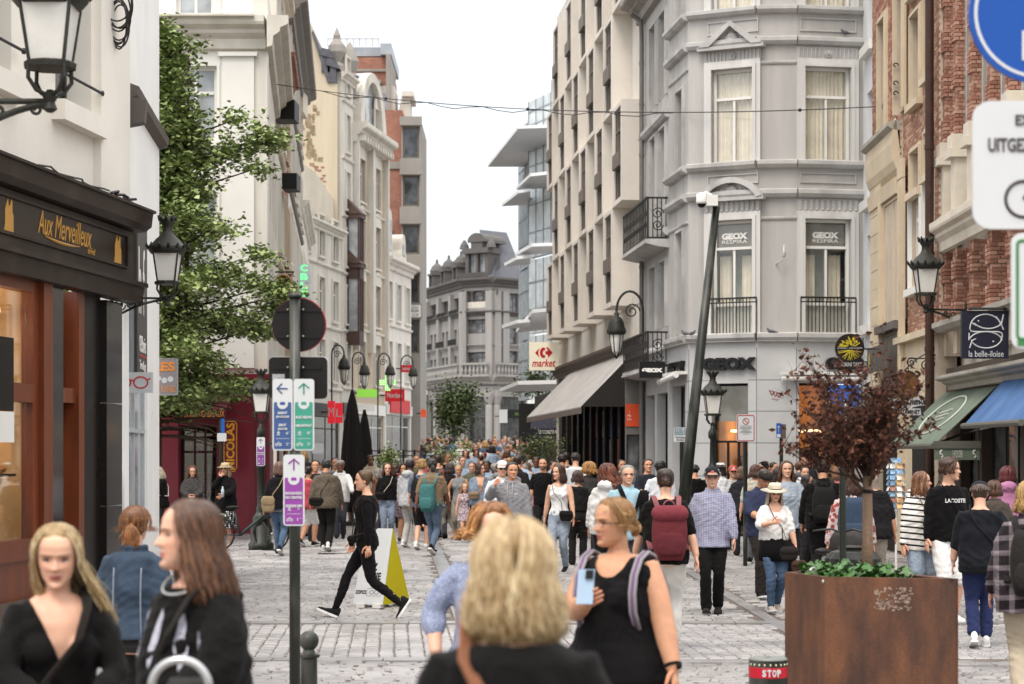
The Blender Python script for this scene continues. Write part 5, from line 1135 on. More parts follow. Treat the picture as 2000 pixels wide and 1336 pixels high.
# people
V=Vector
def M_skin(col):
 k='skin_'+col
 if k in MATS:return MATS[k]
 m=bpy.data.materials.new(k);t,b=nodes(m);L=t.links.new;N=t.nodes.new
 at_=N('ShaderNodeAttribute');at_.attribute_name='Col'
 tc=N('ShaderNodeTexCoord');n=N('ShaderNodeTexNoise');n.inputs['Scale'].default_value=14;n.inputs['Detail'].default_value=5;L(tc.outputs['Object'],n.inputs['Vector'])
 r=N('ShaderNodeMapRange');L(n.outputs['Fac'],r.inputs['Value']);r.inputs['To Min'].default_value=.74;r.inputs['To Max'].default_value=1.26
 mx=N('ShaderNodeMix');mx.data_type='RGBA';mx.blend_type='MULTIPLY';mx.inputs[0].default_value=1;mx.inputs[6].default_value=(*srgb(col),1);L(at_.outputs['Color'],mx.inputs[7])
 m2=N('ShaderNodeMix');m2.data_type='RGBA';m2.blend_type='MULTIPLY';m2.inputs[0].default_value=1;L(mx.outputs[2],m2.inputs[6]);L(r.outputs[0],m2.inputs[7])
 L(m2.outputs[2],b.inputs['Base Color']);b.inputs['Roughness'].default_value=.5;b.inputs['Specular IOR Level'].default_value=.35
 n2=N('ShaderNodeTexNoise');n2.inputs['Scale'].default_value=160;n2.inputs['Detail'].default_value=3;L(tc.outputs['Object'],n2.inputs['Vector']);bp=N('ShaderNodeBump');bp.inputs['Strength'].default_value=.25;bp.inputs['Distance'].default_value=.004;L(n2.outputs['Fac'],bp.inputs['Height']);L(bp.outputs[0],b.inputs['Normal'])
 b.inputs['Subsurface Weight'].default_value=.12;b.inputs['Subsurface Radius'].default_value=(1,.35,.2);b.inputs['Subsurface Scale'].default_value=.006
 MATS[k]=m;return m
def M_hair(col,col2=None):
 k='hair_'+col+(col2 or '')
 if k in MATS:return MATS[k]
 m=bpy.data.materials.new(k);t,b=nodes(m);L=t.links.new;N=t.nodes.new
 ge=N('ShaderNodeNewGeometry');cr=N('ShaderNodeValToRGB');c=srgb(col);c2=srgb(col2)if col2 else tuple(min(1,x*1.7)for x in c)
 cr.color_ramp.elements[0].color=(*[x*.55 for x in c],1);cr.color_ramp.elements[1].color=(*c2,1);e=cr.color_ramp.elements.new(.45);e.color=(*c,1)
 tc=N('ShaderNodeTexCoord');n=N('ShaderNodeTexNoise');n.inputs['Scale'].default_value=55;n.inputs['Detail'].default_value=4;mp=N('ShaderNodeMapping');mp.inputs['Scale'].default_value=(1,1,.12);L(tc.outputs['Object'],mp.inputs[0]);L(mp.outputs[0],n.inputs['Vector'])
 ad=N('ShaderNodeMath');ad.operation='MULTIPLY_ADD';L(n.outputs['Fac'],ad.inputs[0]);ad.inputs[1].default_value=.8;sc=N('ShaderNodeMath');sc.operation='MULTIPLY_ADD';L(ge.outputs['Random Per Island'],sc.inputs[0]);sc.inputs[1].default_value=.7;sc.inputs[2].default_value=-.2;L(sc.outputs[0],ad.inputs[2])
 L(ad.outputs[0],cr.inputs[0]);L(cr.outputs[0],b.inputs['Base Color']);b.inputs['Roughness'].default_value=.42;b.inputs['Specular IOR Level'].default_value=.45
 bp=N('ShaderNodeBump');bp.inputs['Strength'].default_value=.6;bp.inputs['Distance'].default_value=.01;L(n.outputs['Fac'],bp.inputs['Height']);L(bp.outputs[0],b.inputs['Normal'])
 MATS[k]=m;return m
def M_fab(col,kind='plain',col2='#e8e6e0',sc=1.0,rough=.85):
 k='fabric_%s_%s_%s_%s'%(kind,col,col2,sc)
 if k in MATS:return MATS[k]
 m=bpy.data.materials.new(k);t,b=nodes(m);L=t.links.new;N=t.nodes.new
 tc=N('ShaderNodeTexCoord');ob=tc.outputs['Object']
 n=N('ShaderNodeTexNoise');n.inputs['Scale'].default_value=5;n.inputs['Detail'].default_value=8;L(ob,n.inputs['Vector'])
 r=N('ShaderNodeMapRange');L(n.outputs['Fac'],r.inputs['Value']);r.inputs['From Min'].default_value=.3;r.inputs['From Max'].default_value=.7
 v_=.3 if kind=='denim' else.1;r.inputs['To Min'].default_value=1-v_;r.inputs['To Max'].default_value=1+v_
 ds=lambda c:[x*.76+.24*(.3*c[0]+.55*c[1]+.15*c[2])for x in c]
 c1,c2=(*ds(srgb(col)),1),(*ds(srgb(col2)),1);fac=None
 def math_(op,a,bb=None,clamp=False):
  q=N('ShaderNodeMath');q.operation=op;q.use_clamp=clamp
  for i,x in enumerate((a,bb)):
   if x is None:continue
   if isinstance(x,(int,float)):q.inputs[i].default_value=x
   else:L(x,q.inputs[i])
  return q.outputs[0]
 if kind in('stripe','plaid','check'):
  sp=N('ShaderNodeSeparateXYZ');L(ob,sp.inputs[0])
  f={'stripe':95,'plaid':60,'check':330}[kind]*sc
  sz=math_('SINE',math_('MULTIPLY',math_('ADD',sp.outputs['Z'],math_('MULTIPLY',sp.outputs['X'],.12)),f))
  if kind=='stripe':fac=math_('GREATER_THAN',sz,.55)
  else:
   ax=math_('ARCTAN2',sp.outputs['X'],math_('ADD',sp.outputs['Y'],.001));sx=math_('SINE',math_('MULTIPLY',sp.outputs['X'],f))
   fac=math_('MULTIPLY',math_('ADD',math_('GREATER_THAN',sz,.45 if kind=='plaid' else.2),math_('GREATER_THAN',sx,.45 if kind=='plaid' else.2)),.5)
 elif kind in('dots','floral','print'):
  vo=N('ShaderNodeTexVoronoi');vo.inputs['Scale'].default_value={'dots':26,'floral':30,'print':55}[kind]*sc;L(ob,vo.inputs['Vector']);vo.inputs['Randomness'].default_value=.25 if kind=='dots' else 1
  fac=math_('LESS_THAN',vo.outputs['Distance'],{'dots':.34,'floral':.42,'print':.4}[kind])
 mx=N('ShaderNodeMix');mx.data_type='RGBA';mx.inputs[6].default_value=c1;mx.inputs[7].default_value=c2
 if fac is None:mx.inputs[0].default_value=0
 else:L(fac,mx.inputs[0])
 m2=N('ShaderNodeMix');m2.data_type='RGBA';m2.blend_type='MULTIPLY';m2.inputs[0].default_value=1;L(mx.outputs[2],m2.inputs[6]);L(r.outputs[0],m2.inputs[7]);L(m2.outputs[2],b.inputs['Base Color'])
 b.inputs['Roughness'].default_value=rough;b.inputs['Specular IOR Level'].default_value=.12;b.inputs['Sheen Weight'].default_value=.03
 n3=N('ShaderNodeTexNoise');n3.inputs['Scale'].default_value=9;n3.inputs['Detail'].default_value=3;n3.inputs['Distortion'].default_value=1.2;mp=N('ShaderNodeMapping');mp.inputs['Scale'].default_value=(1.3,1.3,.7);mp.inputs['Rotation'].default_value=(.5,.4,0);L(ob,mp.inputs[0]);L(mp.outputs[0],n3.inputs['Vector'])
 bp=N('ShaderNodeBump');bp.inputs['Strength'].default_value=.5;bp.inputs['Distance'].default_value=.03;L(n3.outputs['Fac'],bp.inputs['Height']);L(bp.outputs[0],b.inputs['Normal'])
 MATS[k]=m;return m
def ik(a,c,l1,l2,pole):
 a,c=V(a),V(c);d=c-a;L=min(d.length,(l1+l2)*.9995);dn=d.normalized()
 x=(l1*l1-l2*l2+L*L)/(2*L);hgt=math.sqrt(max(0,l1*l1-x*x));p=V(pole);p=(p-dn*p.dot(dn)).normalized()
 return a+dn*x+p*hgt,a+dn*L
def ell(mb,rings,n=16,ex=1.0):
 """closed body of horizontal elliptical rings (cx, cy, cz, rx, ry)"""
 vs=[]
 for cx,cy,cz,rx,ry in rings:
  for k in range(n):
   t=2*PI*k/n;c,s=math.cos(t),math.sin(t)
   vs.append((cx+rx*math.copysign(abs(c)**ex,c),cy+ry*math.copysign(abs(s)**ex,s),cz))
 m=len(rings);fs=[(i*n+k,i*n+(k+1)%n,(i+1)*n+(k+1)%n,(i+1)*n+k)for i in range(m-1)for k in range(n)]
 return mb.add(vs,fs+[tuple(range(n-1,-1,-1)),tuple(range((m-1)*n,m*n))])
def limb(mb,pts,rs,n=12,sub=4,e0=.7):
 """tapered limb through joints, rounded at the joints"""
 P_,R_=[],[]
 for i in range(len(pts)-1):
  for k in range(sub):
   t=k/sub;P_.append(V(pts[i]).lerp(V(pts[i+1]),t));R_.append(rs[i]+(rs[i+1]-rs[i])*t)
 P_.append(V(pts[-1]));R_.append(rs[-1])
 if sub>1:
  for _ in range(2):
   Q=[P_[0]]+[(P_[i-1]+P_[i]*2+P_[i+1])/4 for i in range(1,len(P_)-1)]+[P_[-1]];P_=Q
 d0=(P_[0]-P_[1]).normalized();d1=(P_[-1]-P_[-2]).normalized()
 P_=[P_[0]+d0*R_[0]*e0]+P_+[P_[-1]+d1*R_[-1]*.5];R_=[R_[0]*.6]+R_+[R_[-1]*.7]
 return mb.tube(P_,R_,n)
def remesh(mb,name,mat,vs,smooth=3,wr=0,cut=None,seed=0):
 me=mb.mesh('tmp',None);o=bpy.data.objects.new('tmp',me);COL.objects.link(o)
 m=o.modifiers.new('r','REMESH');m.mode='VOXEL';m.voxel_size=vs
 if smooth:s=o.modifiers.new('s','SMOOTH');s.factor=.5;s.iterations=smooth
 dg=bpy.context.evaluated_depsgraph_get();out=bpy.data.meshes.new_from_object(o.evaluated_get(dg));bpy.data.objects.remove(o);bpy.data.meshes.remove(me)
 nv=len(out.vertices);co=np.zeros(nv*3);out.vertices.foreach_get('co',co);co=co.reshape(-1,3)
 if wr and nv:
  no=np.zeros(nv*3);out.vertex_normals.foreach_get('vector',no);no=no.reshape(-1,3)
  x,y,z=co.T;s_=seed*1.7
  w1=np.sin(34*z+13*x+4*np.sin(11*x+s_)+5*np.sin(7*z+s_));w2=np.sin(52*x-21*z+17*y+4*np.sin(16*z+s_)+s_);w3=np.sin(23*y+40*z*np.sign(x)+19*np.abs(x)+3*np.sin(20*y+s_))
  dsp=wr*(.5*(1-np.abs(w1))**2*1.6+.35*w2+.35*w3*w1-.3)
  co=co+no*dsp[:,None];out.vertices.foreach_set('co',co.ravel())
 if cut is not None and nv:
  f=[tuple(p.vertices)for p in out.polygons];keep=~cut(co[:,0],co[:,1],co[:,2])
  f=[q for q in f if all(keep[i]for i in q)]
  cnt={}
  for q in f:
   for i in range(len(q)):e=tuple(sorted((q[i],q[(i+1)%len(q)])));cnt[e]=cnt.get(e,0)+1
  nb={}
  for(i,j),c_ in cnt.items():
   if c_==1:nb.setdefault(i,[]).append(j);nb.setdefault(j,[]).append(i)
  for _ in range(10):
   new={i:(co[i]*2+co[js[0]]+co[js[1]])/4 for i,js in nb.items()if len(js)==2}
   for i,p_ in new.items():co[i]=p_
  o2=bpy.data.meshes.new(name);o2.from_pydata([tuple(a)for a in co],[],f);bpy.data.meshes.remove(out);out=o2
 out.name=name;out.materials.clear();out.materials.append(mat)
 out.polygons.foreach_set('use_smooth',[True]*len(out.polygons));out.update();return out
 # head: a grid in head units (chin -.5, crown +.5, forward -y)
HZ=np.array([-.50,-.47,-.42,-.34,-.24,-.12,0,.12,.24,.34,.42,.47,.495,.5])
HWm=np.array([.06,.13,.19,.25,.285,.315,.335,.345,.345,.315,.255,.175,.08,.01])
HYF=np.array([-.28,-.33,-.355,-.355,-.36,-.365,-.36,-.375,-.36,-.31,-.225,-.13,-.03,.05])
HYB=np.array([-.14,-.06,.03,.13,.21,.29,.36,.42,.45,.43,.36,.27,.16,.07])
def head_pts(t,z,fem):
 w=np.interp(z,HZ,HWm)*(.95 if fem else 1.0);yf=np.interp(z,HZ,HYF);yb=np.interp(z,HZ,HYB);yc=.04+(yb-.3)*.1
 yc=np.minimum(yc,yb-.02)
 c,s=np.cos(t),np.sin(t)
 x=w*np.sign(s)*np.abs(s)**.88;y=np.where(c>0,yc-(yc-yf)*np.abs(c)**.85,yc+(yb-yc)*np.abs(c)**.9)
 front=np.clip(c*1.6,0,1);ax=np.abs(x);g=lambda a,b,sa,sb:np.exp(-(a/sa)**2-(b/sb)**2)
 nz=np.clip((.06-z)/.19,0,1)*np.where(z<-.135,np.clip((z+.185)/.05,0,1),1)
 dy=-.115*nz*np.exp(-(x/(.035+.035*np.clip((.06-z)/.2,0,1)))**2)
 dy+=.050*g(ax-.13,z-.005,.075,.06)-.024*g(ax-.12,z-.085,.13,.035)-.022*g(ax-.19,z+.10,.09,.08)
 dy+=-.030*g(x,z+.255,.085,.022)-.034*g(x,z+.305,.075,.024)+.018*g(x,z+.278,.10,.010)+.018*g(x,z+.355,.10,.03)-.035*g(x,z+.435,.09,.05)+.012*g(ax-.12,z+.27,.05,.06)
 return x,y+dy*front,z*np.ones_like(x)
def make_head(fem,hair_col,beard=0,lid=.030,lips='#a85c52',n=48,m=40,skin='#d0a084',mus=False):
 s=np.linspace(0,2*PI,n,endpoint=False);t=s-.32*np.sin(s)
 z=np.concatenate([np.linspace(-.5,.18,int(m*.75)),np.linspace(.21,.5,m-int(m*.75))])
 T,ZZ=np.meshgrid(t,z);x,y,zc=head_pts(T,ZZ,fem)
 v=np.stack([x.ravel(),y.ravel(),zc.ravel()],1);mm=len(z)
 f=[(i*n+k,i*n+(k+1)%n,(i+1)*n+(k+1)%n,(i+1)*n+k)for i in range(mm-1)for k in range(n)]+[tuple(range(n-1,-1,-1)),tuple(range((mm-1)*n,mm*n))]
 col=np.ones((len(v),3));sk=np.array(srgb(skin));rel=lambda c:np.array(srgb(c))/sk
 X_,Y_,Z_=v.T;fr_=Y_<-.1;ax=np.abs(X_)
 def blend(w_,c):
  nonlocal col;w_=(w_*fr_)[:,None];col=col*(1-w_)+c*w_
 blend(.35*np.exp(-((ax-.18)/.09)**2-((Z_+.12)/.08)**2),np.array([1.05,.72,.66]))
 blend(.35*np.exp(-((ax-.0)/.06)**2-((Z_+.13)/.05)**2),np.array([1.05,.75,.7]))
 blend(np.clip(1.4*np.exp(-(X_/.10)**4-((Z_+.28)/.042)**4),0,1)*(1 if fem else.55),rel(lips))
 blend(.8*np.exp(-(X_/.085)**4-((Z_+.279)/.007)**2),rel('#5a2a26'))
 bz=.092-.25*(ax-.13)**2*4
 blend(np.clip(1.2*np.exp(-((ax-.14)/.095)**4-((Z_-bz)/(.016 if fem else.022))**2),0,.95),rel(hair_col)*.55)
 blend(.55*np.exp(-((ax-.13)/.085)**2-((Z_-.03)/.035)**2),np.array([.62,.48,.43]));blend(.3*np.exp(-((ax-.13)/.09)**2-((Z_+.055)/.03)**2),np.array([.78,.62,.58]));blend(.35*np.exp(-((ax-.115-.2*(-.16-Z_))/.015)**2-((Z_+.2)/.06)**2),np.array([.8,.64,.6]))
 if beard:
  w_=np.clip((-.16-Z_)/.08,0,1)*(ax<.3)*(1-.85*np.exp(-(X_/.09)**4-((Z_+.28)/.035)**4));w_=np.where(Y_<.05,w_,0);col=col*(1-beard*w_[:,None])+rel(hair_col)*beard*w_[:,None]
 if mus:blend(.9*np.exp(-(X_/.11)**4-((Z_+.225)/.024)**2),rel('#cfc8be'))
 V_,F_,C_=[v],list(f),[col];off=len(v)
 def addm(mb,c):
  nonlocal off
  V_.append(np.array(mb.v));F_.extend([tuple(i+off for i in q)for q in mb.f]);C_.append(np.tile(np.asarray(c),(len(mb.v),1)));off+=len(mb.v)
 for sg in(-1,1):
  e=MB();e.ball((sg*.132,-.262,-.002),(.062,.058,lid),12,8);addm(e,rel('#d9d2cb'))
  e=MB();e.ball((sg*.132,-.296,-.002),(.028,.03,min(.028,lid)),10,6);addm(e,rel('#33241c'))
  e=MB();e.tube([(sg*(.132+.068*math.cos(a)),-.300+.012*abs(math.cos(a)),-.002+(lid+.006)*math.sin(a))for a in[PI*k/8 for k in range(9)]],.015,5);addm(e,rel('#1f1512')if fem else np.array([.45,.35,.32]))
  e=MB();e.ball((sg*(.335 if not fem else.318),.07,-.045),(.032,.07,.11),10,8);addm(e,np.array([.98,.84,.8]))
 return np.concatenate(V_),F_,np.concatenate(C_)
def scalp(az,el,th=0,fem=False):
 k=.97 if fem else 1
 ce,se=math.cos(el),math.sin(el)
 return V((math.sin(az)*ce*(.355*k+th),.045-math.cos(az)*ce*(.405+th),.06+se*(.445+th)if se>0 else.06+se*(.42+th)))
def hairline(az):
 a=abs(math.degrees(az));return float(np.interp(a,[0,45,62,80,92,115,150,180],[.44,.375,.23,.03,-.04,-.20,-.33,-.35]))
def cap_shell(fem,th,noise_amp=0,seed=0,front_drop=0,fscale=1,n=40,m=26,crown=1.0):
 s=np.linspace(0,2*PI,n,endpoint=False);z=np.linspace(-.42,.5,m);T,ZZ=np.meshgrid(s,z);x,y,zc=head_pts(T,ZZ,fem)
 v=np.stack([x.ravel(),y.ravel(),zc.ravel()],1);az=np.arctan2(v[:,0],-(v[:,1]-.04));hl=np.array([hairline(a)for a in az])-front_drop*(np.abs(az)<1.2)
 c=v-np.array([0,.06,.08]);nn=c/np.linalg.norm(c,axis=1)[:,None]
 w_=np.clip((v[:,2]-hl+.02)/.10,-1,1);ns=np.array([mnoise.noise(V(p*5*fscale+seed))for p in v])if noise_amp else 0
 v=v+nn*((th*np.where(w_>0,w_**.6 if False else np.abs(w_)**.6,-.4*np.abs(w_))+noise_amp*ns*np.clip(w_,0,1))*(1+(crown-1)*np.clip(v[:,2]*2,0,1)))[:,None]
 ok=w_>-.35;mb=MB();mb.v=[tuple(p)for p in v]
 mb.f=[q for q in[(i*n+k,i*n+(k+1)%n,(i+1)*n+(k+1)%n,(i+1)*n+k)for i in range(m-1)for k in range(n)]if any(ok[i]for i in q)]+[tuple(range((m-1)*n,m*n))]
 return mb
def locks(mb,rs,n,length,th=.05,r=.03,spread=.05,az0=58,az1=180,wind=(0,0,0),e0=(70,88),curl=0,seg=9,fem=True,back=.0,tip=.4,side=0,jag=.15,stop=-18):
 """strands that run from the parting over the scalp and then hang"""
 for i in range(n):
  sg=side or(1 if i%2 else-1);a=R(rs.uniform(az0,az1))*sg;th_=th*rs.uniform(.6,1.3);el0=R(rs.uniform(*e0));el1=R(stop+rs.uniform(-6,10));P_=[]
  k1=6;drift=rs.gauss(0,spread);d2=rs.gauss(0,spread)
  for k in range(k1):
   t=k/(k1-1);el=el0+(el1-el0)*t**1.0;P_.append(scalp(a*((.88+.12*t)if abs(a)>1.9 else(.4+.6*t**.8)),el,th_*(.5+.5*min(1,t*2)),fem))
  p=P_[-1].copy();Ln=length*rs.uniform(1-jag,1.05);out=V((math.sin(a),-math.cos(a)*.6+back,0))
  for k in range(1,seg+1):
   t=k/seg;q=p+V((0,0,-Ln*t))+out*(.05*math.sin(t*PI*.9)+spread*.6*t)+V((drift*t,d2*t,0))+V(wind)*(t**1.3)*Ln
   if curl:q+=V((math.cos(t*14+i),math.sin(t*14+i),0))*curl*min(1,t*3)
   P_.append(q)
  rr_=[r*(.55+.45*min(1,j/3))if j<len(P_)-4 else r*(1-(1-tip)*(j-(len(P_)-5))/4)for j in range(len(P_))]
  mb.tube(P_,[x*rs.uniform(.8,1.2)for x in rr_],5)
SKIN={'l':'#d2a389','m':'#bb8a6b','d':'#6e4837','t':'#cd987a'}
PID=[0]
class Pose:pass
def person(u,d,h,yaw,label,sex='f',skin='l',fat=1.0,hair=('short','#3a2a20'),top=None,bottom=None,shoes='#1c1a19',sole='#d8d5cf',pose='stand',arms=None,look=(0,0),lean=0,lod=1,hat=None,glasses=None,beard=0,mus=False,phase=1,amp=.13,dress=None,group=None,extra=None,x=None,lid=.03,lips='#a85c52',zoff=0,dim=None,cat='person',base=None):
 PID[0]+=1;rs=random.Random(PID[0]*13+5);fem=sex=='f'
 px_=X(u,d)if x is None else x;g=gz(d)+zoff
 if d>15.5 and d<44:g+=.02
 ctr_yaw=math.atan2(px_,d)
 root=thing('person',label,cat,(px_,d,g),R(yaw),group);ROOT[root.name]=None
 vs={0:.0095,1:.015,2:.024}[lod];k=h
 hip_w=(.052 if not fem else.054)*k;sh_w=(.101 if not fem else.089)*k
 LT,LS=.245*k,.235*k;AU,AF=.160*k,.142*k
 if pose=='stand':ank=[V((-hip_w*1.05,-.01*k,.048*k)),V((hip_w*1.05,.015*k,.048*k))];pit=[0,0]
 elif pose=='kick':ank=[V((-hip_w,-.06*k,.048*k)),V((hip_w,.23*k,.17*k))];pit=[0,75]
 else:
  a=amp*k;up=.058*k*min(1,amp/.13)
  ank=[V((-hip_w*.75,0,0)),V((hip_w*.75,0,0))];pit=[0,0];fi=0 if phase>0 else 1;bi=1-fi
  ank[fi].y=-a;ank[fi].z=.05*k;pit[fi]=-14*amp/.13;ank[bi].y=a*1.05;ank[bi].z=.048*k+up;pit[bi]=34*amp/.13
  if pit[fi]<0:ank[fi].z+=.008*k
 hz=.515*k
 for i in(0,1):
  dx=ank[i].x-(hip_w if i else-hip_w);hor=dx*dx+ank[i].y**2;mx=(LT+LS)*.995
  hz=min(hz,ank[i].z+math.sqrt(max(.01,mx*mx-hor)))
 drop=.515*k-hz
 hips=[V((-hip_w,0,hz)),V((hip_w,0,hz))];knees=[]
 for i in(0,1):kn,an=ik(hips[i],ank[i],LT,LS,(0,-1,0));knees.append(kn);ank[i]=an
 ln=R(lean)
 def UP(p):
  p=V(p)-V((0,0,.515*k));y,z=p.y,p.z;return V((p.x,y*math.cos(ln)-z*math.sin(ln),y*math.sin(ln)+z*math.cos(ln)+.515*k-drop))
 sh=[UP((-sh_w,.005*k,.815*k)),UP((sh_w,.005*k,.815*k))]
 arms=arms or('down','down');el_,wr_,fdir,thumb=[],[],[],[]
 for i in(0,1):
  sg=-1 if i==0 else 1;a=arms[i]
  sw=0
  if pose not in('stand',):sw=.10*k*(1 if(i==0)==(phase>0)else-1)*min(1,amp/.13)
  pole=V((sg*.35,1,-.3));th=V((0,-1,0))
  if a=='down':w_=V((sg*.150*k*max(1,fat*.95),sw-.015*k,.515*k));
  elif a=='front':w_=V((sg*.045*k,-.16*k,.615*k));pole=V((sg,.5,-.6));th=V((0,-.3,1))
  elif a=='phone':w_=V((sg*.06*k,-.17*k,.70*k));pole=V((sg*.7,.4,-1));th=V((0,0,1))
  elif a=='chin':w_=V((sg*.03*k,-.10*k,.83*k));pole=V((sg*.6,-.2,-1));th=V((0,0,1))
  elif a=='strap':w_=V((sg*.07*k,-.10*k,.74*k));pole=V((sg,.2,-1));th=V((0,0,1))
  elif a=='wave':w_=V((sg*.13*k,-.14*k,.80*k));pole=V((sg*.7,.3,-1));th=V((0,.2,1))
  elif a=='back':w_=V((sg*.06*k,.10*k,.56*k));pole=V((sg,.8,0))
  elif a=='hip':w_=V((sg*.115*k,-.06*k,.56*k));pole=V((sg,.7,0))
  elif a=='reach':w_=V((sg*.17*k,-.22*k,.60*k));pole=V((sg*.4,.6,-.8))
  else:w_=V(a)*k;pole=V((sg*.7,.7,-.6));th=V((0,-.5,.8))
  w_=UP(w_)if abs(lean)>3 or a not in('down',)else w_-V((0,0,drop))
  e_,w_=ik(sh[i],w_,AU,AF,pole);el_.append(e_);wr_.append(w_);fdir.append((w_-e_).normalized());thumb.append(th)
 pel=V((0,0,hz))
 fx=fat;W_=(.098 if not fem else.086)*k
 def torso(o=0,z0=.47,z1=.845,flare=0,loose=0,sl=1.0):
  prof=[(.46,.080,.066,.004),(.50,.098 if fem else.093,.075,.006),(.55,.098 if fem else.092,.072,.004),(.60,.080 if fem else.086,.060,-.002),(.64,.073 if fem else.085,.057,-.004),(.70,.082 if fem else.093,.064,-.004),(.745,.090 if fem else.103,.068,-.004),(.785,.098 if fem else.110,.066,0),(.815,.092 if fem else.106,.058,.004),(.835,.060,.045,.006),(.85,.040,.038,.004)]
  zs=[p[0]for p in prof];zs2=sorted({z for z in zs if z0<z<z1}|{z0,z1});rings=[]
  for z in zs2:
   rx,ry,cy=[float(np.interp(z,zs,[p[j]for p in prof]))for j in(1,2,3)]
   bel=1+(fx-1)*(1.0 if z<.74 else.55);rx*=bel;ry*=1+(fx-1)*(1.5 if z<.7 else.7)
   if loose and z<.76:q=loose*(1 if z<.70 else(.76-z)/.06);rx=max(rx,.092*bel)*(1+.0*q)if loose>.012 else rx;ry=max(ry,.066*bel)if loose>.012 else ry;rx+=q;ry+=q*.8
   if flare and z<.62:rx+=flare*(.62-z);ry+=flare*(.62-z)
   c=UP((0,cy*k,z*k));rings.append((c.x,c.y,c.z,rx*k+o,ry*k+o))
  return rings
 ar=(.030 if fem else.034)*k*(1+(fat-1)*.8);rA=[ar*1.12,ar,ar*.86,ar*.82,ar*.58]
 def armpts(i):return[sh[i]+V(((.012 if i==0 else-.012)*k,0,-.004*k)),sh[i].lerp(el_[i],.5),el_[i],el_[i].lerp(wr_[i],.4),wr_[i]]
 def legpts(i):return[hips[i]+V((0,0,.0)),hips[i].lerp(knees[i],.5),knees[i],knees[i].lerp(ank[i],.38)+V((0,.008*k,0)),ank[i]]
 lr=(.052 if fem else.050)*k*(1+(fat-1)*.6);rL=[lr*1.05,lr*.92,lr*.66,lr*.66,lr*.42]
 tp,bt=top or{},bottom or{}
 sleeve=tp.get('sleeve',.5);cover_arm=tp.get('kind')in('tee','long','jacket','hoodie','polo','coat','shirt')
 b=MB();ts=.90 if(tp.get('cut')is None)else.97
 ell(b,[(x_,y_,z_,rx*ts,ry*ts)for x_,y_,z_,rx,ry in torso()])
 if fem:
  for sg in(-1,1):c=UP((sg*.043*k,-.046*k*(1+(fat-1)),.725*k));b.ball(c,.038*k*(1+(fat-1)*.8),12,8)
 hp0=UP((0,.008*k,.82*k));hp1=UP((0,-.012*k,.905*k));nr=(.029 if fem else.035)*k
 b.tube([hp0-V((0,0,.03*k)),hp0,hp0.lerp(hp1,.5),hp1],[nr*1.7,nr*1.25,nr,nr],14)
 for i in(0,1):
  sc_=[(.80 if cover_arm and sleeve>t else 1.0)for t in(0,.25,.5,.75,1.1)]
  limb(b,armpts(i),[r_*q for r_,q in zip(rA,sc_)],e0=.02)
  lc=bt.get('len',1)if bt else 0;sc_=[(.82 if lc>t else 1.0)for t in(0,.25,.5,.75,.95)]
  limb(b,legpts(i),[r_*q for r_,q in zip(rL,sc_)])
  f_=fdir[i];t_=(thumb[i]-f_*thumb[i].dot(f_)).normalized();sg=-1 if i==0 else 1;n_=f_.cross(t_)*sg
  if n_.dot(V((-sg,0,0)))<0 and arms[i]=='down':n_=-n_
  pl=.052*k;vs_=[];
  for tt,wd,tk in((-.1,.011,.010),(.3,.019,.011),(.8,.022,.010),(1.05,.018,.007)):
   c=wr_[i]+f_*pl*tt+n_*.004*k
   vs_+=[c+t_*math.cos(2*PI*q/10)*wd*k+n_*math.sin(2*PI*q/10)*tk*k for q in range(10)]
  b.add(vs_,[(a_*10+q,a_*10+(q+1)%10,(a_+1)*10+(q+1)%10,(a_+1)*10+q)for a_ in range(3)for q in range(10)]+[tuple(range(9,-1,-1)),tuple(range(30,40))])
 body=remesh(b,'body',M_skin(SKIN[skin]),vs,2)
 nv=len(body.vertices);co=np.zeros(nv*3);body.vertices.foreach_get('co',co);Vs=[co.reshape(-1,3)];Fs=[tuple(p.vertices)for p in body.polygons];Cs=[np.ones((nv,3))];off=nv
 if lod<2:
  fb_=MB()
  for i in(0,1):
   f_=fdir[i];t_=(thumb[i]-f_*thumb[i].dot(f_)).normalized();sg=-1 if i==0 else 1;n_=f_.cross(t_)*sg
   if n_.dot(V((-sg,0,0)))<0 and arms[i]=='down':n_=-n_
   cu=.35 if arms[i]=='down' else.75;base_=wr_[i]+f_*.050*k+n_*.004*k
   for q,(o_,l_)in enumerate(((.0165,.042),(.0055,.047),(-.0055,.043),(-.0155,.034))):
    p=base_+t_*o_*k;a_=cu*(.5+.15*q);pts=[p-f_*.008*k,p];dirv=f_
    for j in range(3):dirv=(f_*math.cos(a_*(j+.6))+n_*math.sin(a_*(j+.6)));p=p+dirv*l_*k*(.42,.32,.26)[j];pts.append(p)
    r_=.0052*k;fb_.tube(pts,[r_*1.05,r_*1.1,r_,r_*.92,r_*.65],6)
   p=wr_[i]+f_*.014*k+t_*.016*k;d1=(f_*.6+t_*.75+n_*.25).normalized();d2=(f_*.9+t_*.25+n_*.4).normalized()
   fb_.tube([p-t_*.01*k,p,p+d1*.022*k,p+d1*.022*k+d2*.02*k,p+d1*.022*k+d2*.033*k],[.007*k,.0075*k,.0065*k,.006*k,.004*k],6)
  Vs.append(np.array(fb_.v));Fs+=[tuple(i_+off for i_ in q)for q in fb_.f];Cs.append(np.tile([1.02,.86,.82],(len(fb_.v),1)));off+=len(fb_.v)
 hs=.134*k*(1.0 if h>1.35 else 1.12);hc=UP((0,-.020*k,.934*k));Ry=Matrix.Rotation(R(look[0]),3,'Z')@Matrix.Rotation(R(look[1]),3,'X');pv=V((0,.1,-.35))
 A3=np.array(Ry)
 def HT(arr):arr=np.asarray(arr);return((arr-np.array(pv))@A3.T+np.array(pv))*hs+np.array(hc)
 nn,mm={0:(64,60),1:(44,40),2:(26,24)}[lod]
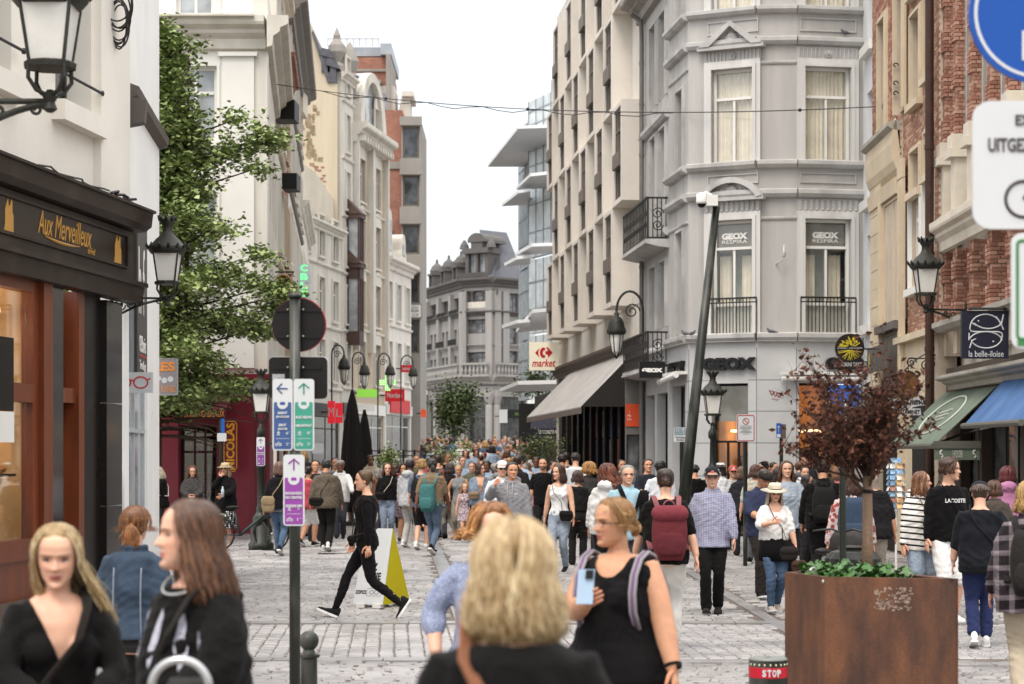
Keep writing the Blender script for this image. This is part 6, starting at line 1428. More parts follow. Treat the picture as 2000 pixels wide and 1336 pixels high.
 hv,hf,hcol=make_head(fem,hair[1],beard,lid,lips,nn,mm,SKIN[skin],mus)
 Vs.append(HT(hv));Fs+=[tuple(i_+off for i_ in q)for q in hf];Cs.append(hcol);off+=len(hv)
 allv=np.concatenate(Vs);me=bpy.data.meshes.new('body');me.from_pydata([tuple(a_)for a_ in allv],[],Fs);ca=me.color_attributes.new('Col','FLOAT_COLOR','POINT')
 cc_=np.ones((len(allv),4));cc_[:,:3]=np.concatenate(Cs);ca.data.foreach_set('color',cc_.ravel());me.polygons.foreach_set('use_smooth',[True]*len(me.polygons));me.materials.append(M_skin(SKIN[skin]));bpy.data.meshes.remove(body)
 def child(mesh,name,par=None):o=bpy.data.objects.new(name,mesh);COL.objects.link(o);o.parent=par or root;return o
 child(me,'body')
 def fab(q):return M_fab(q.get('col','#333333'),q.get('pat','plain'),q.get('col2','#e8e6e0'),q.get('sc',1.0))
 wr={0:.0062,1:.008,2:.007}[lod]
 if tp:
  kd=tp['kind'];off_={'tank':.006,'tee':.010,'polo':.010,'shirt':.012,'long':.008,'hoodie':.020,'jacket':.022,'coat':.024,'dress':.010}[kd]*(k/1.7)+.003
  loose=tp.get('loose',{'tank':0,'tee':.014,'polo':.014,'shirt':.018,'long':.006,'hoodie':.022,'jacket':.022,'coat':.022,'dress':.004}[kd]);hem=tp.get('hem',.47);g_=MB()
  ell(g_,torso(off_,max(hem,.46),.838,tp.get('flare',0),loose))
  if fem:
   for sg in(-1,1):c=UP((sg*.042*k,-.046*k*(1+(fat-1)),.725*k));g_.ball(c,.038*k*(1+(fat-1)*.8)+off_*.8,12,8)
  if hem<.46:
   ry0=max(.062*k,abs(ank[0].y-ank[1].y)*.25);fl=tp.get('flare',.18);cyk=(knees[0].y+knees[1].y)/2*.6
   rings=[]
   for z in np.linspace(hem,.56,6):q=(.56-z);rings.append((0,.004*k+cyk*q*2,z*k-drop,(.097*fx+fl*q)*k+off_,(.073*(1+(fx-1)*1.5)+fl*q*1.0)*k+off_))
   ell(g_,rings,20)
  if cover_arm:
   for i in(0,1):
    pts=armpts(i);L_=[0,.25,.5,.70,1.0];n_=max(2,int(round(sleeve*4))+1)if sleeve<1 else 5;pp=[V(p)for p in pts[:n_]];rr_=list(rA[:n_]);last=sleeve
    if n_<5 and sleeve<1:
     j=next(q for q in range(5)if L_[q]>=sleeve-1e-6);t=(sleeve-L_[j-1])/(L_[j]-L_[j-1]);pp=[V(p)for p in pts[:j]]+[V(pts[j-1]).lerp(V(pts[j]),t)];rr_=list(rA[:j])+[rA[j]]
    lo={'tee':.014,'polo':.014,'shirt':.016,'long':.007,'hoodie':.020,'jacket':.020,'coat':.020}[kd]*(k/1.7)+tp.get('arml',0)
    limb(g_,pp,[r_+lo*(.1 if q==0 else 1)for q,r_ in enumerate(rr_)],e0=.15)
  if kd in('hoodie',):
   c=UP((0,.055*k,.845*k));g_.ball(c,(.075*k,.055*k,.045*k),12,8);g_.tube([UP((.05*k*math.cos(a_),-.01*k-.045*k*math.sin(a_),.842*k-.01*k*math.sin(a_)))for a_ in[PI*(q/8)for q in range(9)]],.018*k,8)
  if kd in('jacket','polo','coat','shirt'):
   g_.tube([UP((.042*k*math.cos(a_),.004*k+.040*k*math.sin(a_),(.858+.008*math.sin(a_))*k))for a_ in[2*PI*(q/14)+PI/2 for q in range(15)]][1:-1]if False else[UP((.043*k*math.cos(a_),.004*k-.042*k*math.sin(a_),(.857-.014*max(0,math.sin(a_)))*k))for a_ in[2*PI*(q/14)for q in range(15)]],.011*k,6)
  ct=tp.get('cut');cutf=None
  if ct:
   inv=lambda x_,y_,z_:(x_,y_,(z_+drop)/k)
   def cutf(x_,y_,z_):
    X_,Y_,Z_=x_/k,y_/k,(z_+drop)/k;m_=np.zeros(len(x_),bool)
    if 'v' in ct:m_|=(Y_<.02)&(np.abs(X_)<np.minimum((Z_-ct['v'])*ct.get('w',.55),.06))
    if 'scoop' in ct:m_|=(Y_<.02)&((X_/ct.get('sw',.055))**2+((Z_-.86)/(.86-ct['scoop']))**2<1)
    if 'arm' in ct:m_|=(np.abs(X_)>ct['arm']+np.clip(Z_-.77,0,1)*-.25)&(Z_>.745)
    if 'neck' in ct:m_|=((X_/.045)**2+((Y_-.0)/.045)**2<1)&(Z_>.83)
    return m_
  child(remesh(g_,'top',fab(tp),vs,2,wr*tp.get('wr',1),cutf,PID[0]),{'tank':'top','tee':'tee_shirt','polo':'polo_shirt','shirt':'shirt','long':'long_sleeve_top','hoodie':'hoodie','jacket':'jacket','coat':'coat','dress':'dress'}[kd])
 if bt:
  kd=bt['kind'];g_=MB();off_=.006
  if kd=='skirt':
   hem=bt.get('hem',.25);fl=bt.get('flare',.12);rings=[]
   for z in np.linspace(hem,.60,7):q=max(0,.54-z);rings.append((0,.004*k+(knees[0].y+knees[1].y)*.35*q*2,z*k-drop,((.099 if z<.57 else.085)*fx+fl*q)*k+off_,((.076 if z<.57 else.064)*fx+fl*q)*k+off_))
   ell(g_,rings,20)
  else:
   ell(g_,[(x_,y_,z_,rx+off_,ry+off_)for x_,y_,z_,rx,ry in torso(0,.475,bt.get('waist',.59))])
   ln_=bt.get('len',1.0);lo=bt.get('loose',{'pants':.012,'jeans':.007,'skinny':.003,'shorts':.020,'wide':.03}.get(kd,.01))
   for i in(0,1):
    pts=legpts(i);L_=[0,.25,.5,.69,1.0]
    if ln_>=.99:pp,rr_=[V(p)for p in pts],list(rL);pp[-1]=pp[-1]+V((0,0,-.012*k))
    else:j=next(q for q in range(5)if L_[q]>=ln_);t=(ln_-L_[j-1])/(L_[j]-L_[j-1]);pp=[V(p)for p in pts[:j]]+[V(pts[j-1]).lerp(V(pts[j]),t)];rr_=list(rL[:j])+[rL[j]+(rL[j-1]-rL[j])*(1-t)]
    q_=[]
    for j,r_ in enumerate(rr_):q_.append(max(r_+lo*(.5 if j==0 else 1),(.040*k if kd in('pants','wide')and j==len(rr_)-1 and ln_>.9 else 0)))
    limb(g_,pp,q_)
  child(remesh(g_,'bottom',fab(bt),vs,2,wr*bt.get('wr',.8),None,PID[0]+50),{'skirt':'skirt','shorts':'shorts','jeans':'jeans','skinny':'trousers','pants':'trousers','wide':'trousers'}[kd])
 for i in(0,1):
  p=R(pit[i]);fw=V((0,-math.cos(p),-math.sin(p)));upv=V((0,-math.sin(p),math.cos(p)));a_=ank[i];L_=.152*k
  g_=MB();vs_=[];prof=((-.30,.016,.050),(-.24,.021,.064),(-.08,.023,.060),(.12,.022,.040),(.36,.026,.026),(.56,.025,.021),(.68,.013,.014))
  for t,wd,hh in prof:
   c=a_+fw*L_*t-upv*.046*k
   vs_+=[c+V((1,0,0))*wd*k*math.cos(2*PI*q/10)+upv*(hh*k*(math.sin(2*PI*q/10)*.5+.5))for q in range(10)]
  g_.add(vs_,[(r_*10+q,r_*10+(q+1)%10,(r_+1)*10+(q+1)%10,(r_+1)*10+q)for r_ in range(len(prof)-1)for q in range(10)]+[tuple(range(9,-1,-1)),tuple(range((len(prof)-1)*10,len(prof)*10))])
  so=child(g_.mesh('shoe',M_fab(shoes),True),'shoe')
  if sole and lod<2:
   g_=MB();vs_=[]
   for t,wd in((-.33,.014),(-.26,.023),(0,.022),(.36,.029),(.58,.026),(.70,.012)):
    c=a_+fw*L_*t-upv*.048*k;vs_+=[c+V((wd*k,0,0))+upv*.010*k,c-V((wd*k,0,0))+upv*.010*k,c-V((wd*k,0,0))-upv*.004*k,c+V((wd*k,0,0))-upv*.004*k]
   g_.add(vs_,[(r_*4+q,r_*4+(q+1)%4,(r_+1)*4+(q+1)%4,(r_+1)*4+q)for r_ in range(5)for q in range(4)]+[(3,2,1,0),(20,21,22,23)]);child(g_.mesh('sole',M_fab(sole)),'sole',so)
 st,hcl=hair[0],hair[1];ln_=hair[2]if len(hair)>2 else 1.0;hm=M_hair(hcl,hair[3]if len(hair)>3 else None);hb=MB();dn_={0:1.6,1:.34,2:.2}[lod];wnd=hair[4]if len(hair)>4 else(0,0,0)
 rL_={0:.0115,1:.030,2:.05}[lod]
 if st!='bald' and not(hat and hat[0]=='hijab'):
  sh_=cap_shell(fem,{'short':.055,'crop':.022,'bun':.035,'pony':.035,'curly':.13,'afro':.26,'long':.05,'bob':.03,'mop':.10}[st],{'curly':.10,'afro':.07,'short':.022,'mop':.06}.get(st,.008),PID[0],.05 if st in('mop','bob')else 0,2.2 if st in('curly','afro')else 1.3,n={0:56,1:36,2:22}[lod],m={0:36,1:24,2:15}[lod])
  hb.add(sh_.v,sh_.f)
  if st in('short','mop','crop')and lod<2:locks(hb,rs,int(110*dn_*2),.06 if st!='mop' else.22,.075 if st=='mop' else.045,rL_*1.1,.02,75 if st!='mop' else 50,180,curl=.03 if st=='mop' else 0,seg=3,stop=12 if st!='mop' else-5,fem=fem,e0=(40,85))
  if st=='long':locks(hb,rs,int(520*dn_),.75*ln_,.065,rL_*1.25,.05,66,180,wnd,seg=10,curl=.012,fem=fem)
  if st=='bob':locks(hb,rs,int(900*dn_),.42*ln_,.08,rL_*.95,.035,60,180,wnd,seg=7,curl=.022,fem=fem,tip=.7,stop=-22)
  if st=='curly':
   locks(hb,rs,int(480*dn_),.6*ln_,.15,rL_*1.5,.12,60,180,wnd,seg=10,curl=.06,fem=fem,stop=-12)
  if st=='bun':
   hb.ball((0,.50,.02),(.15,.13,.15),12,8)
   for i in range(int(60*dn_)):a_=rs.uniform(0,6.28);hb.tube([(.14*math.cos(a_+t),.50+.03*math.sin(3*t)+rs.uniform(-.05,.05),.02+.14*math.sin(a_+t))for t in(0,.5,1,1.5)],rL_*1.5,5)
  if st=='pony':
   base_=V((0,.46,.0))
   hb.ball(base_,(.07,.06,.07),10,6)
   for i in range(int(150*dn_)):
    ox,oz=rs.gauss(0,.045),rs.gauss(0,.035);w2=rs.gauss(0,.05);hb.tube([base_+V((ox*.5,0,oz)),base_+V((ox,.09,oz-.06)),base_+V((ox*1.9,.10+rs.gauss(0,.02),-.22*ln_+oz)),base_+V((ox*2+w2*.4,.08,-.42*ln_)),base_+V((ox*1.2+w2*.6,.05,-.62*ln_+rs.uniform(-.05,.08)))],[rL_,rL_*1.5,rL_*1.5,rL_*1.2,rL_*.5],5)
   for i in range(int(120*dn_)):sg=1 if i%2 else-1;a_=R(rs.uniform(25,165))*sg;e_=R(rs.uniform(20,75));p0=scalp(a_,e_,.04,fem);p1=scalp(a_*.6+sg*PI*.4,R(12),.05,fem);hb.tube([p0,p0.lerp(p1,.5)*1.06,p1,base_+V((0,-.02,0))],rL_,5)
 if lod==0 and st in('long','bob','curly','pony'):locks(hb,rs,130,.7*ln_ if st=='long' else.4*ln_ if st!='pony' else.05,.085,.0035,.09,60,180,wnd,seg=8,curl=.03,fem=fem)
 if hb.v:
  hb.v=[tuple(q)for q in HT(hb.v)];child(hb.mesh('hair',hm,True),'hair')
 if hat:
  kd,hc_=hat[0],hat[1];g_=MB();mt_=M_fab(hc_)
  if kd=='cap':g_.lathe([(.385,.13),(.40,.22),(.385,.34),(.32,.46),(.2,.535),(.05,.565)],(0,.04,0),20);g_.add([(.40*math.sin(a_),.04-.42*math.cos(a_)-e_*.32*math.cos(a_*1.1),.15-.05*e_+q)for q in(0,-.02)for e_ in(0,1)for a_ in[R(-62+124*j/8)for j in range(9)]],[(j,j+1,j+10,j+9)for j in range(8)]+[(j+18,j+27,j+28,j+19)for j in range(8)]+[(j+9,j+10,j+28,j+27)for j in range(8)])
  if kd=='flat':g_.lathe([(.40,.16),(.45,.22),(.44,.34),(.33,.46),(.1,.50)],(0,-.02,0),20)
  if kd=='sun':g_.lathe([(.80,.10),(.82,.115),(.42,.20),(.40,.24),(.385,.40),(.33,.52),(.1,.55),(.02,.55)],(0,.04,0),24,wob=lambda a_,j:1+(.05*math.sin(a_*.8)if j<2 else 0));
  if kd=='cowboy':g_.lathe([(.72,.24),(.74,.25),(.42,.20),(.40,.26),(.36,.50),(.28,.58),(.05,.52)],(0,.04,0),24)
  if kd=='hijab':
   sh_=cap_shell(True,.07,.01,PID[0],n=30,m=24);g_.add(sh_.v,sh_.f);ell(g_,[(0,.05,-.85,.62,.45),(0,.05,-.7,.52,.40),(0,.08,-.45,.34,.36),(0,.10,-.2,.36,.36),(0,.12,.1,.38,.36)],18)
  g_.v=[tuple(q)for q in HT(g_.v)];ho=child(g_.mesh('hat',mt_,True),'headscarf' if kd=='hijab' else 'hat' if kd in('sun','cowboy')else 'cap')
  if len(hat)>2:
   g_=MB()
   if kd=='sun':g_.lathe([(.415,.205),(.42,.21),(.41,.265),(.405,.265)],(0,.04,0),24)
   else:g_.ball((0,-.335,.30),(.10,.03,.075),10,6)
   g_.v=[tuple(q)for q in HT(g_.v)];child(g_.mesh('hat_band',M_fab(hat[2]),True),'hat_band' if kd=='sun' else 'emblem',ho)
 if glasses:
  g_=MB()
  for sg in(-1,1):g_.tube([(sg*.135+.085*math.cos(a_),-.355+.02*abs(math.cos(a_)),-.005+.065*math.sin(a_))for a_ in[2*PI*q/16 for q in range(17)]],.006 if lod==0 else.011,4);g_.tube([(sg*.22,-.34,.01),(sg*.32,-.15,.01),(sg*.345,.06,.0)],.010,5)
  g_.tube([(-.05,-.36,0),(.05,-.36,0)],.010,5);g_.v=[tuple(q)for q in HT(g_.v)];go=child(g_.mesh('glasses',M_fab('#2b211c')),'glasses')
  if glasses=='sun':g_=MB();[g_.ball((sg*.135,-.35,-.005),(.085,.012,.065),12,6)for sg in(-1,1)];g_.v=[tuple(q)for q in HT(g_.v)];child(g_.mesh('lens',M('lens_dark','#120f0e',rough=.1),True),'lens',go)
 root['_d']=d
 info=Pose();info.root=root;info.k=k;info.UP=UP;info.wr=wr_;info.sh=sh;info.el=el_;info.HT=HT;info.fat=fx;info.child=child;info.drop=drop;info.h=h;info.yaw=yaw;info.loc=V((px_,d,g));info.fdir=fdir
 return info
def worn(info,name,label,cat,group=None):
 """a bag or other loose thing carried by a person: its own top-level thing at the carrier's place"""
 o=thing(name,label,cat,info.loc,R(info.yaw),group);ROOT[o.name]=None;return o
def cmesh(mb,name,mat,par,smooth=True):
 o=bpy.data.objects.new(name,mb.mesh(name,mat,smooth));COL.objects.link(o);o.parent=par;return o
def rbox(mb,c,w,dep,hgt,bulge=.15,n=16,m=8,ex=.5):
 rings=[]
 for i in range(m+1):
  t=i/m;z=c[2]-hgt/2+hgt*t;s=math.sin(PI*min(max(t,.0),1))**.16 if 0<t<1 else.72
  rings.append((c[0],c[1],z,w/2*s,dep/2*(s*(1-bulge)+bulge*math.sin(PI*t))))
 return ell(mb,rings,n,ex)
def backpack(info,label,col,w=.30,hgt=.46,dep=.16,strap='#2a2624',z=.66,flap=None,pocket=None,tag_=None):
 o=worn(info,'backpack',label,'backpack');k=info.k;c=info.UP((0,.072*k*(1+(info.fat-1))+dep/2+.025,z*k))
 mb=MB();rbox(mb,c,w,dep,hgt);cmesh(mb,'bag_body',M_fab(col),o)
 mb=MB();rbox(mb,c+V((0,dep*.42,-hgt*.2)),w*.8,dep*.4,hgt*.42);cmesh(mb,'pocket',M_fab(pocket or col),o)
 if flap:mb=MB();rbox(mb,c+V((0,.02,hgt*.36)),w*1.04,dep*1.06,hgt*.30);cmesh(mb,'flap',M_fab(flap),o)
 for sg in(-1,1):
  mb=MB();x=sg*.068*k;ys=[c.y-dep*.4,.03*k,-.01*k,-.078*k*info.fat,-.088*k*info.fat,-.03*k,c.y-dep*.3];zs=[c.z+hgt*.42,.845*k-info.drop,.850*k-info.drop,.80*k-info.drop,.72*k-info.drop,.64*k-info.drop,c.z-hgt*.3]
  pts=[V((x*(1 if 0<i<5 else.8 if i==0 else 1.45),ys[i],zs[i]))for i in range(7)]
  for j in(-1,0,1):mb.tube([p+V((j*.014,0,0))for p in pts],.012,6)
  cmesh(mb,'strap',M_fab(strap),o)
 mb=MB();mb.tube([c+V((.05*math.cos(a),-dep*.2,hgt*.5+.05*math.sin(a)))for a in[PI*q/8 for q in range(9)]],.009,6);cmesh(mb,'handle',M_fab(strap),o)
 return o
def sling(info,label,col,strap,side=1,w=.22,hgt=.16,dep=.07,z=.56,front=True,name='shoulder_bag',x=.09,r=.009,ring=True):
 """bag on a strap across the body; side = the hip it hangs on"""
 o=worn(info,name,label,'bag');k=info.k;yy=(-.10 if front else.10)*k*info.fat;c=info.UP((side*x*k,yy,z*k))
 if w:mb=MB();rbox(mb,c,w,dep,hgt,ex=.6);cmesh(mb,'bag_body',M_fab(col),o)
 if w and hgt>.1:mb=MB();rbox(mb,c+V((0,-.012 if front else.012,hgt*.2)),w*1.01,dep*1.05,hgt*.55);cmesh(mb,'flap',M_fab(col),o)
 mb=MB();s0=info.UP((-side*.062*k,.0,.862*k));f=info.fat
 fr_=[c+V((-side*w*.3,0,hgt*.4)),info.UP((side*.04*k,-.088*k*f if front else.092*k*f,.66*k)),info.UP((-side*.03*k,-.100*k*f if front else.088*k*f,.75*k)),info.UP((-side*.055*k,-.068*k*f if front else.06*k,.82*k)),s0,info.UP((-side*.06*k,.06*k if front else-.06*k,.815*k)),info.UP((-side*.02*k,.088*k*f if front else-.098*k*f,.74*k)),info.UP((side*.09*k,.082*k*f if front else-.085*k*f,.62*k)),c+V((side*w*.4,0,hgt*.4))]
 if r>.012:
  for j in(-1,0,1):mb.tube([p+V((j*r*.8,0,j*r*.5))for p in fr_],r*.5,5)
 else:mb.tube(fr_,r,6)
 cmesh(mb,'strap',M_fab(strap),o);return o
 # lamps
FROST=M('frosted_glass','#d8d6cf',rough=.35,var=.06,scale=6,stain=.15);BRONZE=M('weathered_bronze','#2c2b26',rough=.5,var=.25,scale=9,stain=.3,stain_col='#5a6a5c')
def lantern(root,x,y,z,k=1.0,n=4,rot=PI/4):
 """lantern whose glass starts at height z: cradle, glass, frame, pierced collar, dome and crown"""
 c=V((x,y,z));t0,t1,hg=.115*k,.165*k,.36*k
 a=[rot+2*PI*i/n for i in range(n)];lo=[c+V((t0*1.3*math.cos(q),t0*1.3*math.sin(q),0))for q in a];hi=[c+V((t1*1.3*math.cos(q),t1*1.3*math.sin(q),hg))for q in a]
 for i in range(n):
  j=(i+1)%n;g=MB();g.quad(lo[i],lo[j],hi[j],hi[i]);g.build('glass_pane',FROST,root)
 f=MB()
 for i in range(n):f.tube([lo[i],hi[i]],.013*k,5)
 f.tube(lo+lo[:1],.016*k,5);f.lathe([(.16*k,-.03*k),(.165*k,0),(.15*k,.01*k)],c,12);f.build('lantern_frame',BRONZE,root)
 g=MB();m=28
 g.lathe([(.20*k,hg-.01*k),(.235*k,hg+.03*k),(.245*k,hg+.07*k),(.225*k,hg+.09*k),(.20*k,hg+.11*k),(.15*k,hg+.17*k),(.085*k,hg+.23*k),(.06*k,hg+.28*k),(.058*k,hg+.34*k),(.08*k,hg+.37*k),(.10*k,hg+.42*k),(.085*k,hg+.43*k)],c,m)
 for i in range(14):
  q=2*PI*i/14;d_=V((math.cos(q),math.sin(q),0));g.tube([c+d_*.235*k+V((0,0,hg+.06*k)),c+d_*.27*k+V((0,0,hg+.10*k)),c+d_*.262*k+V((0,0,hg+.125*k))],[.022*k,.018*k,.005*k],5)
 for i in range(8):q=2*PI*i/8;d_=V((math.cos(q),math.sin(q),0));g.tube([c+d_*.09*k+V((0,0,hg+.41*k)),c+d_*.118*k+V((0,0,hg+.475*k))],[.026*k,.012*k],5)
 g.build('lantern_crown',BRONZE,root,smooth=True)
 g=MB()
 for i in range(4):q=rot+PI/2*i;d_=V((math.cos(q),math.sin(q),0));g.tube([c+d_*.15*k+V((0,0,-.01*k)),c+d_*.155*k+V((0,0,-.10*k)),c+d_*.10*k+V((0,0,-.17*k)),c+V((0,0,-.2*k))],.014*k,5)
 g.lathe([(.02*k,-.30*k),(.045*k,-.28*k),(.03*k,-.24*k),(.05*k,-.20*k),(.02*k,-.16*k)],c,10);g.build('cradle',BRONZE,root)
 g=MB();g.lathe([(.05*k,.02*k),(.055*k,.2*k),(.03*k,.25*k)],c,8);g.build('bulb',WHITE,root)
def bracket(root,p0,p1,k=1.0,mat=None):
 """scrolled iron arm from the wall p0 to the lantern p1"""
 p0,p1=V(p0),V(p1);fr=Fr((p0.x,p0.y),(p1.x,p1.y));z=p1.z;mb=MB();L=fr.L
 mb.tube([fr.p(0,0,z),fr.p(L,0,z)],.02*k,6);mb.tube([fr.p(L*t,0,z-.30*k*(1-t)**1.6-.02)for t in[i/10 for i in range(11)]],.022*k,6)
 for t,r in((.08,.10),(.3,.075),(.5,.05)):scroll(mb,fr,L*t+.03,0,z-.13*k*(1-t),r*k,flip=-1,th=.013*k)
 scroll(mb,fr,L*.9,0,z-.05*k,.045*k,th=.011*k);mb.fb(fr,-.03,.01,-.03,.03,z-.38*k,z+.12*k);return mb.build('bracket',mat or BRONZE,root)
l1=thing('wall_lantern','large ornate lantern on scrolled bracket high at the left edge','street lamp',P(100,160,12.6));z_=Z(125,12.6);lantern(l1,X(98,12.6),12.6,z_,1.02);bracket(l1,(-3.6,12.6,0),(X(92,12.6),12.6,Z(198,12.6)),1.0)
g=MB();g.tube([(X(98,12.6),12.6,Z(198,12.6)),(X(98,12.6),12.6,z_-.2)],.022,8);g.build('stem',BRONZE,l1)
hw=thing('stucco_house_end','cream stucco house end wall beside the camera carrying the lantern','building',(-3.5,12,0));g=MB();g.box((-5.6,11.6,0),(-3.62,13.4,9));g.build('wall',STUC,hw)
l2=thing('wall_lantern','smaller ornate lantern on scrolled bracket before the green tree','street lamp',P(328,580,25));lantern(l2,X(327,25),25,Z(551,25),1.0);bracket(l2,(X(226,25),24.8,0),(X(320,25),25,Z(583,25)),.8)
l3=thing('wall_lantern','ornate lantern on iron bracket before the brown drainpipe','street lamp',P(1808,600,32));lantern(l3,X(1808,32),32,Z(573,32),1.08);bracket(l3,(X(1892,32),32.2,0),(X(1812,32),32,Z(604,32)),.9)
def lamp_post(u,d,vg,label,k=1.0):
 g0=gz(d)+(.02 if d<44 else 0);x=X(u,d);r=thing('lamp_post',label,'street lamp',(x,d,g0));z=Z(vg,d);lantern(r,x,d,z,k);h=z-g0-.2*k
 g=MB();g.lathe([(.24,0),(.25,.12),(.20,.16),(.21,.45),(.15,.5),(.17,.62),(.11,.7),(.09,.75),(.105,.80),(.075,.85),(.07,h*.62),(.085,h*.63),(.10,h*.66),(.075,h*.68),(.06,h*.7),(.05,h*.88),(.085,h*.90),(.085,h*.94),(.045,h*.97),(.04,h)],(x,d,g0),14);g.build('post',GREENIRON,r,smooth=True);return r
lamp_post(1392,38,809,'ornate lantern post before the black letters on the grey corner',1.0);lamp_post(510,38.5,805,'ornate lantern post right of the wine red shop',1.0)
def gooseneck(u,d,vt,label,du=24,group=None,wall=False):
 x=X(u,d);g0=gz(d);zt=Z(vt,d);r=thing('gooseneck_lamp',label,'street lamp',(x,d,g0 if not wall else zt-1.5),group=group);R_=abs(du)*d/F;sg=1 if du>0 else-1;g=MB()
 za=zt-R_;pts=[(x,d,g0 if not wall else za-1.2)]+[(x,d,za-.2)]+[(x+sg*(R_/2-R_/2*math.cos(a)),d,za+R_*.75*math.sin(a))for a in[PI*i/12 for i in range(13)]];g.tube(pts,.03,7)
 scroll(g,FRONT(x,x+1,d),sg*R_*.42,0,za,R_*.3,th=.018);g.build('arm',IRON,r);xe=x+sg*R_;g=MB();k=1.0
 g.lathe([(.03,0),(.06,-.06),(.06,-.12),(.13,-.17),(.18,-.27),(.2,-.38),(.235,-.47),(.21,-.54),(.15,-.56)],(xe,d,za),14);g.build('lamp_shade',BRONZE,r,smooth=True)
 g=MB();g.lathe([(.16,-.56),(.15,-.7),(.10,-.95),(.03,-1.05)],(xe,d,za),8);g.build('glass',FROST,r);g=MB()
 for i in range(6):a=PI*i/3;g.tube([(xe+.165*math.cos(a),d+.165*math.sin(a),za-.56),(xe+.11*math.cos(a),d+.11*math.sin(a),za-.95),(xe,d,za-1.12)],.012,4)
 g.build('cage',BRONZE,r)
for u,d,v_,w_ in((648,72,668,'left of the timber oriel'),(688,80,682,'right of the timber oriel'),(738,86,684,'above the green pharmacy cross'),(783,92,688,'under the demolition board')):gooseneck(u,d,v_,'dark gooseneck street lamp '+w_,24,'gooseneck lamps along the street')
gooseneck(1256,47.2,556,'bronze gooseneck wall lamp above the big awning',-52,None,True)
# signs and poles in front
SIGNW=M('sign_white','#c6c8c8',rough=.35,var=.03,scale=3);SIGNBACK=M('sign_back','#171310',rough=.4,var=.25,scale=5);POLE=GREENIRON
def plate(root,fr,s,z,w,h,mat,o0,o1,r=.02,name='panel',par=None):
 g=MB();g.prism(fr,shift(rrect(w,h,r),s,z),o0,o1);return g.build(name,mat,par or root)
def strokes(root,fr,o,segs,mat,th,name='pictogram',par=None):
 g=MB()
 for sg in segs:g.tube([fr.p(a,o,b)for a,b in sg],th,4)
 return g.build(name,mat,par or root)
fp=thing('direction_sign_post','dark pole with back of round sign and three coloured walking direction plates','sign post',(X(576,13),13,.0))
g=MB();g.tube([(X(576,13),13,0),(X(576,13),13,Z(578,13))],.036,14);g.lathe([(.045,0),(.045,.015),(.03,.03)],(X(576,13),13,Z(581,13)),14);g.build('pole',M('chipped_green_paint','#1b1f18',rough=.4,var=.25,scale=9,stain=.6,stain_col='#6f6e66',spec=.5),fp,smooth=True)
fr=FRONT(0,1,13.06);fb2=FRONT(0,1,12.955)
rs_=X(583,13.06);g=MB();g.prism(fr,shift(disc(.174,40),rs_,Z(634,13.06)),-.012,.0);rd=g.build('round_sign',SIGNBACK,fp);g=MB();g.prism(fr,shift(disc(.178,40),rs_+.002,Z(634,13.06)),-.03,-.013);g.build('red_rim',M('sign_red_edge','#a8303a',rough=.4),rd)
sqx,sqz=X(582,13.06),Z(738,13.06);plate(fp,fr,sqx,sqz,.382,.272,SIGNBACK,-.012,0,.03,'square_sign');plate(fp,fr,sqx+.003,sqz+.001,.388,.278,SIGNW,-.03,-.013,.03,'white_rim')
for cz in(604,656,717):
 g=MB();z=Z(cz,13);g.fb(fr,rs_-.15,rs_+.15,0,.012,z-.012,z+.012);cl=g.build('clamp',SIGNBACK,fp)
 for sx in(-.05,.05):g=MB();g.ball((X(576,13)+sx,13.03,z),.007,8,5);g.build('bolt',M('bolt_steel','#b9b4a8',rough=.3,metal=.6),cl)
g=MB();zz_=[Z(731+2.2*i,13.0)for i in range(10)]
for z in zz_:g.fb(fr,X(530,13),X(554,13),.001,.004,z-.0022,z+.0022)
g.build('sticker',SIGNW,fp)
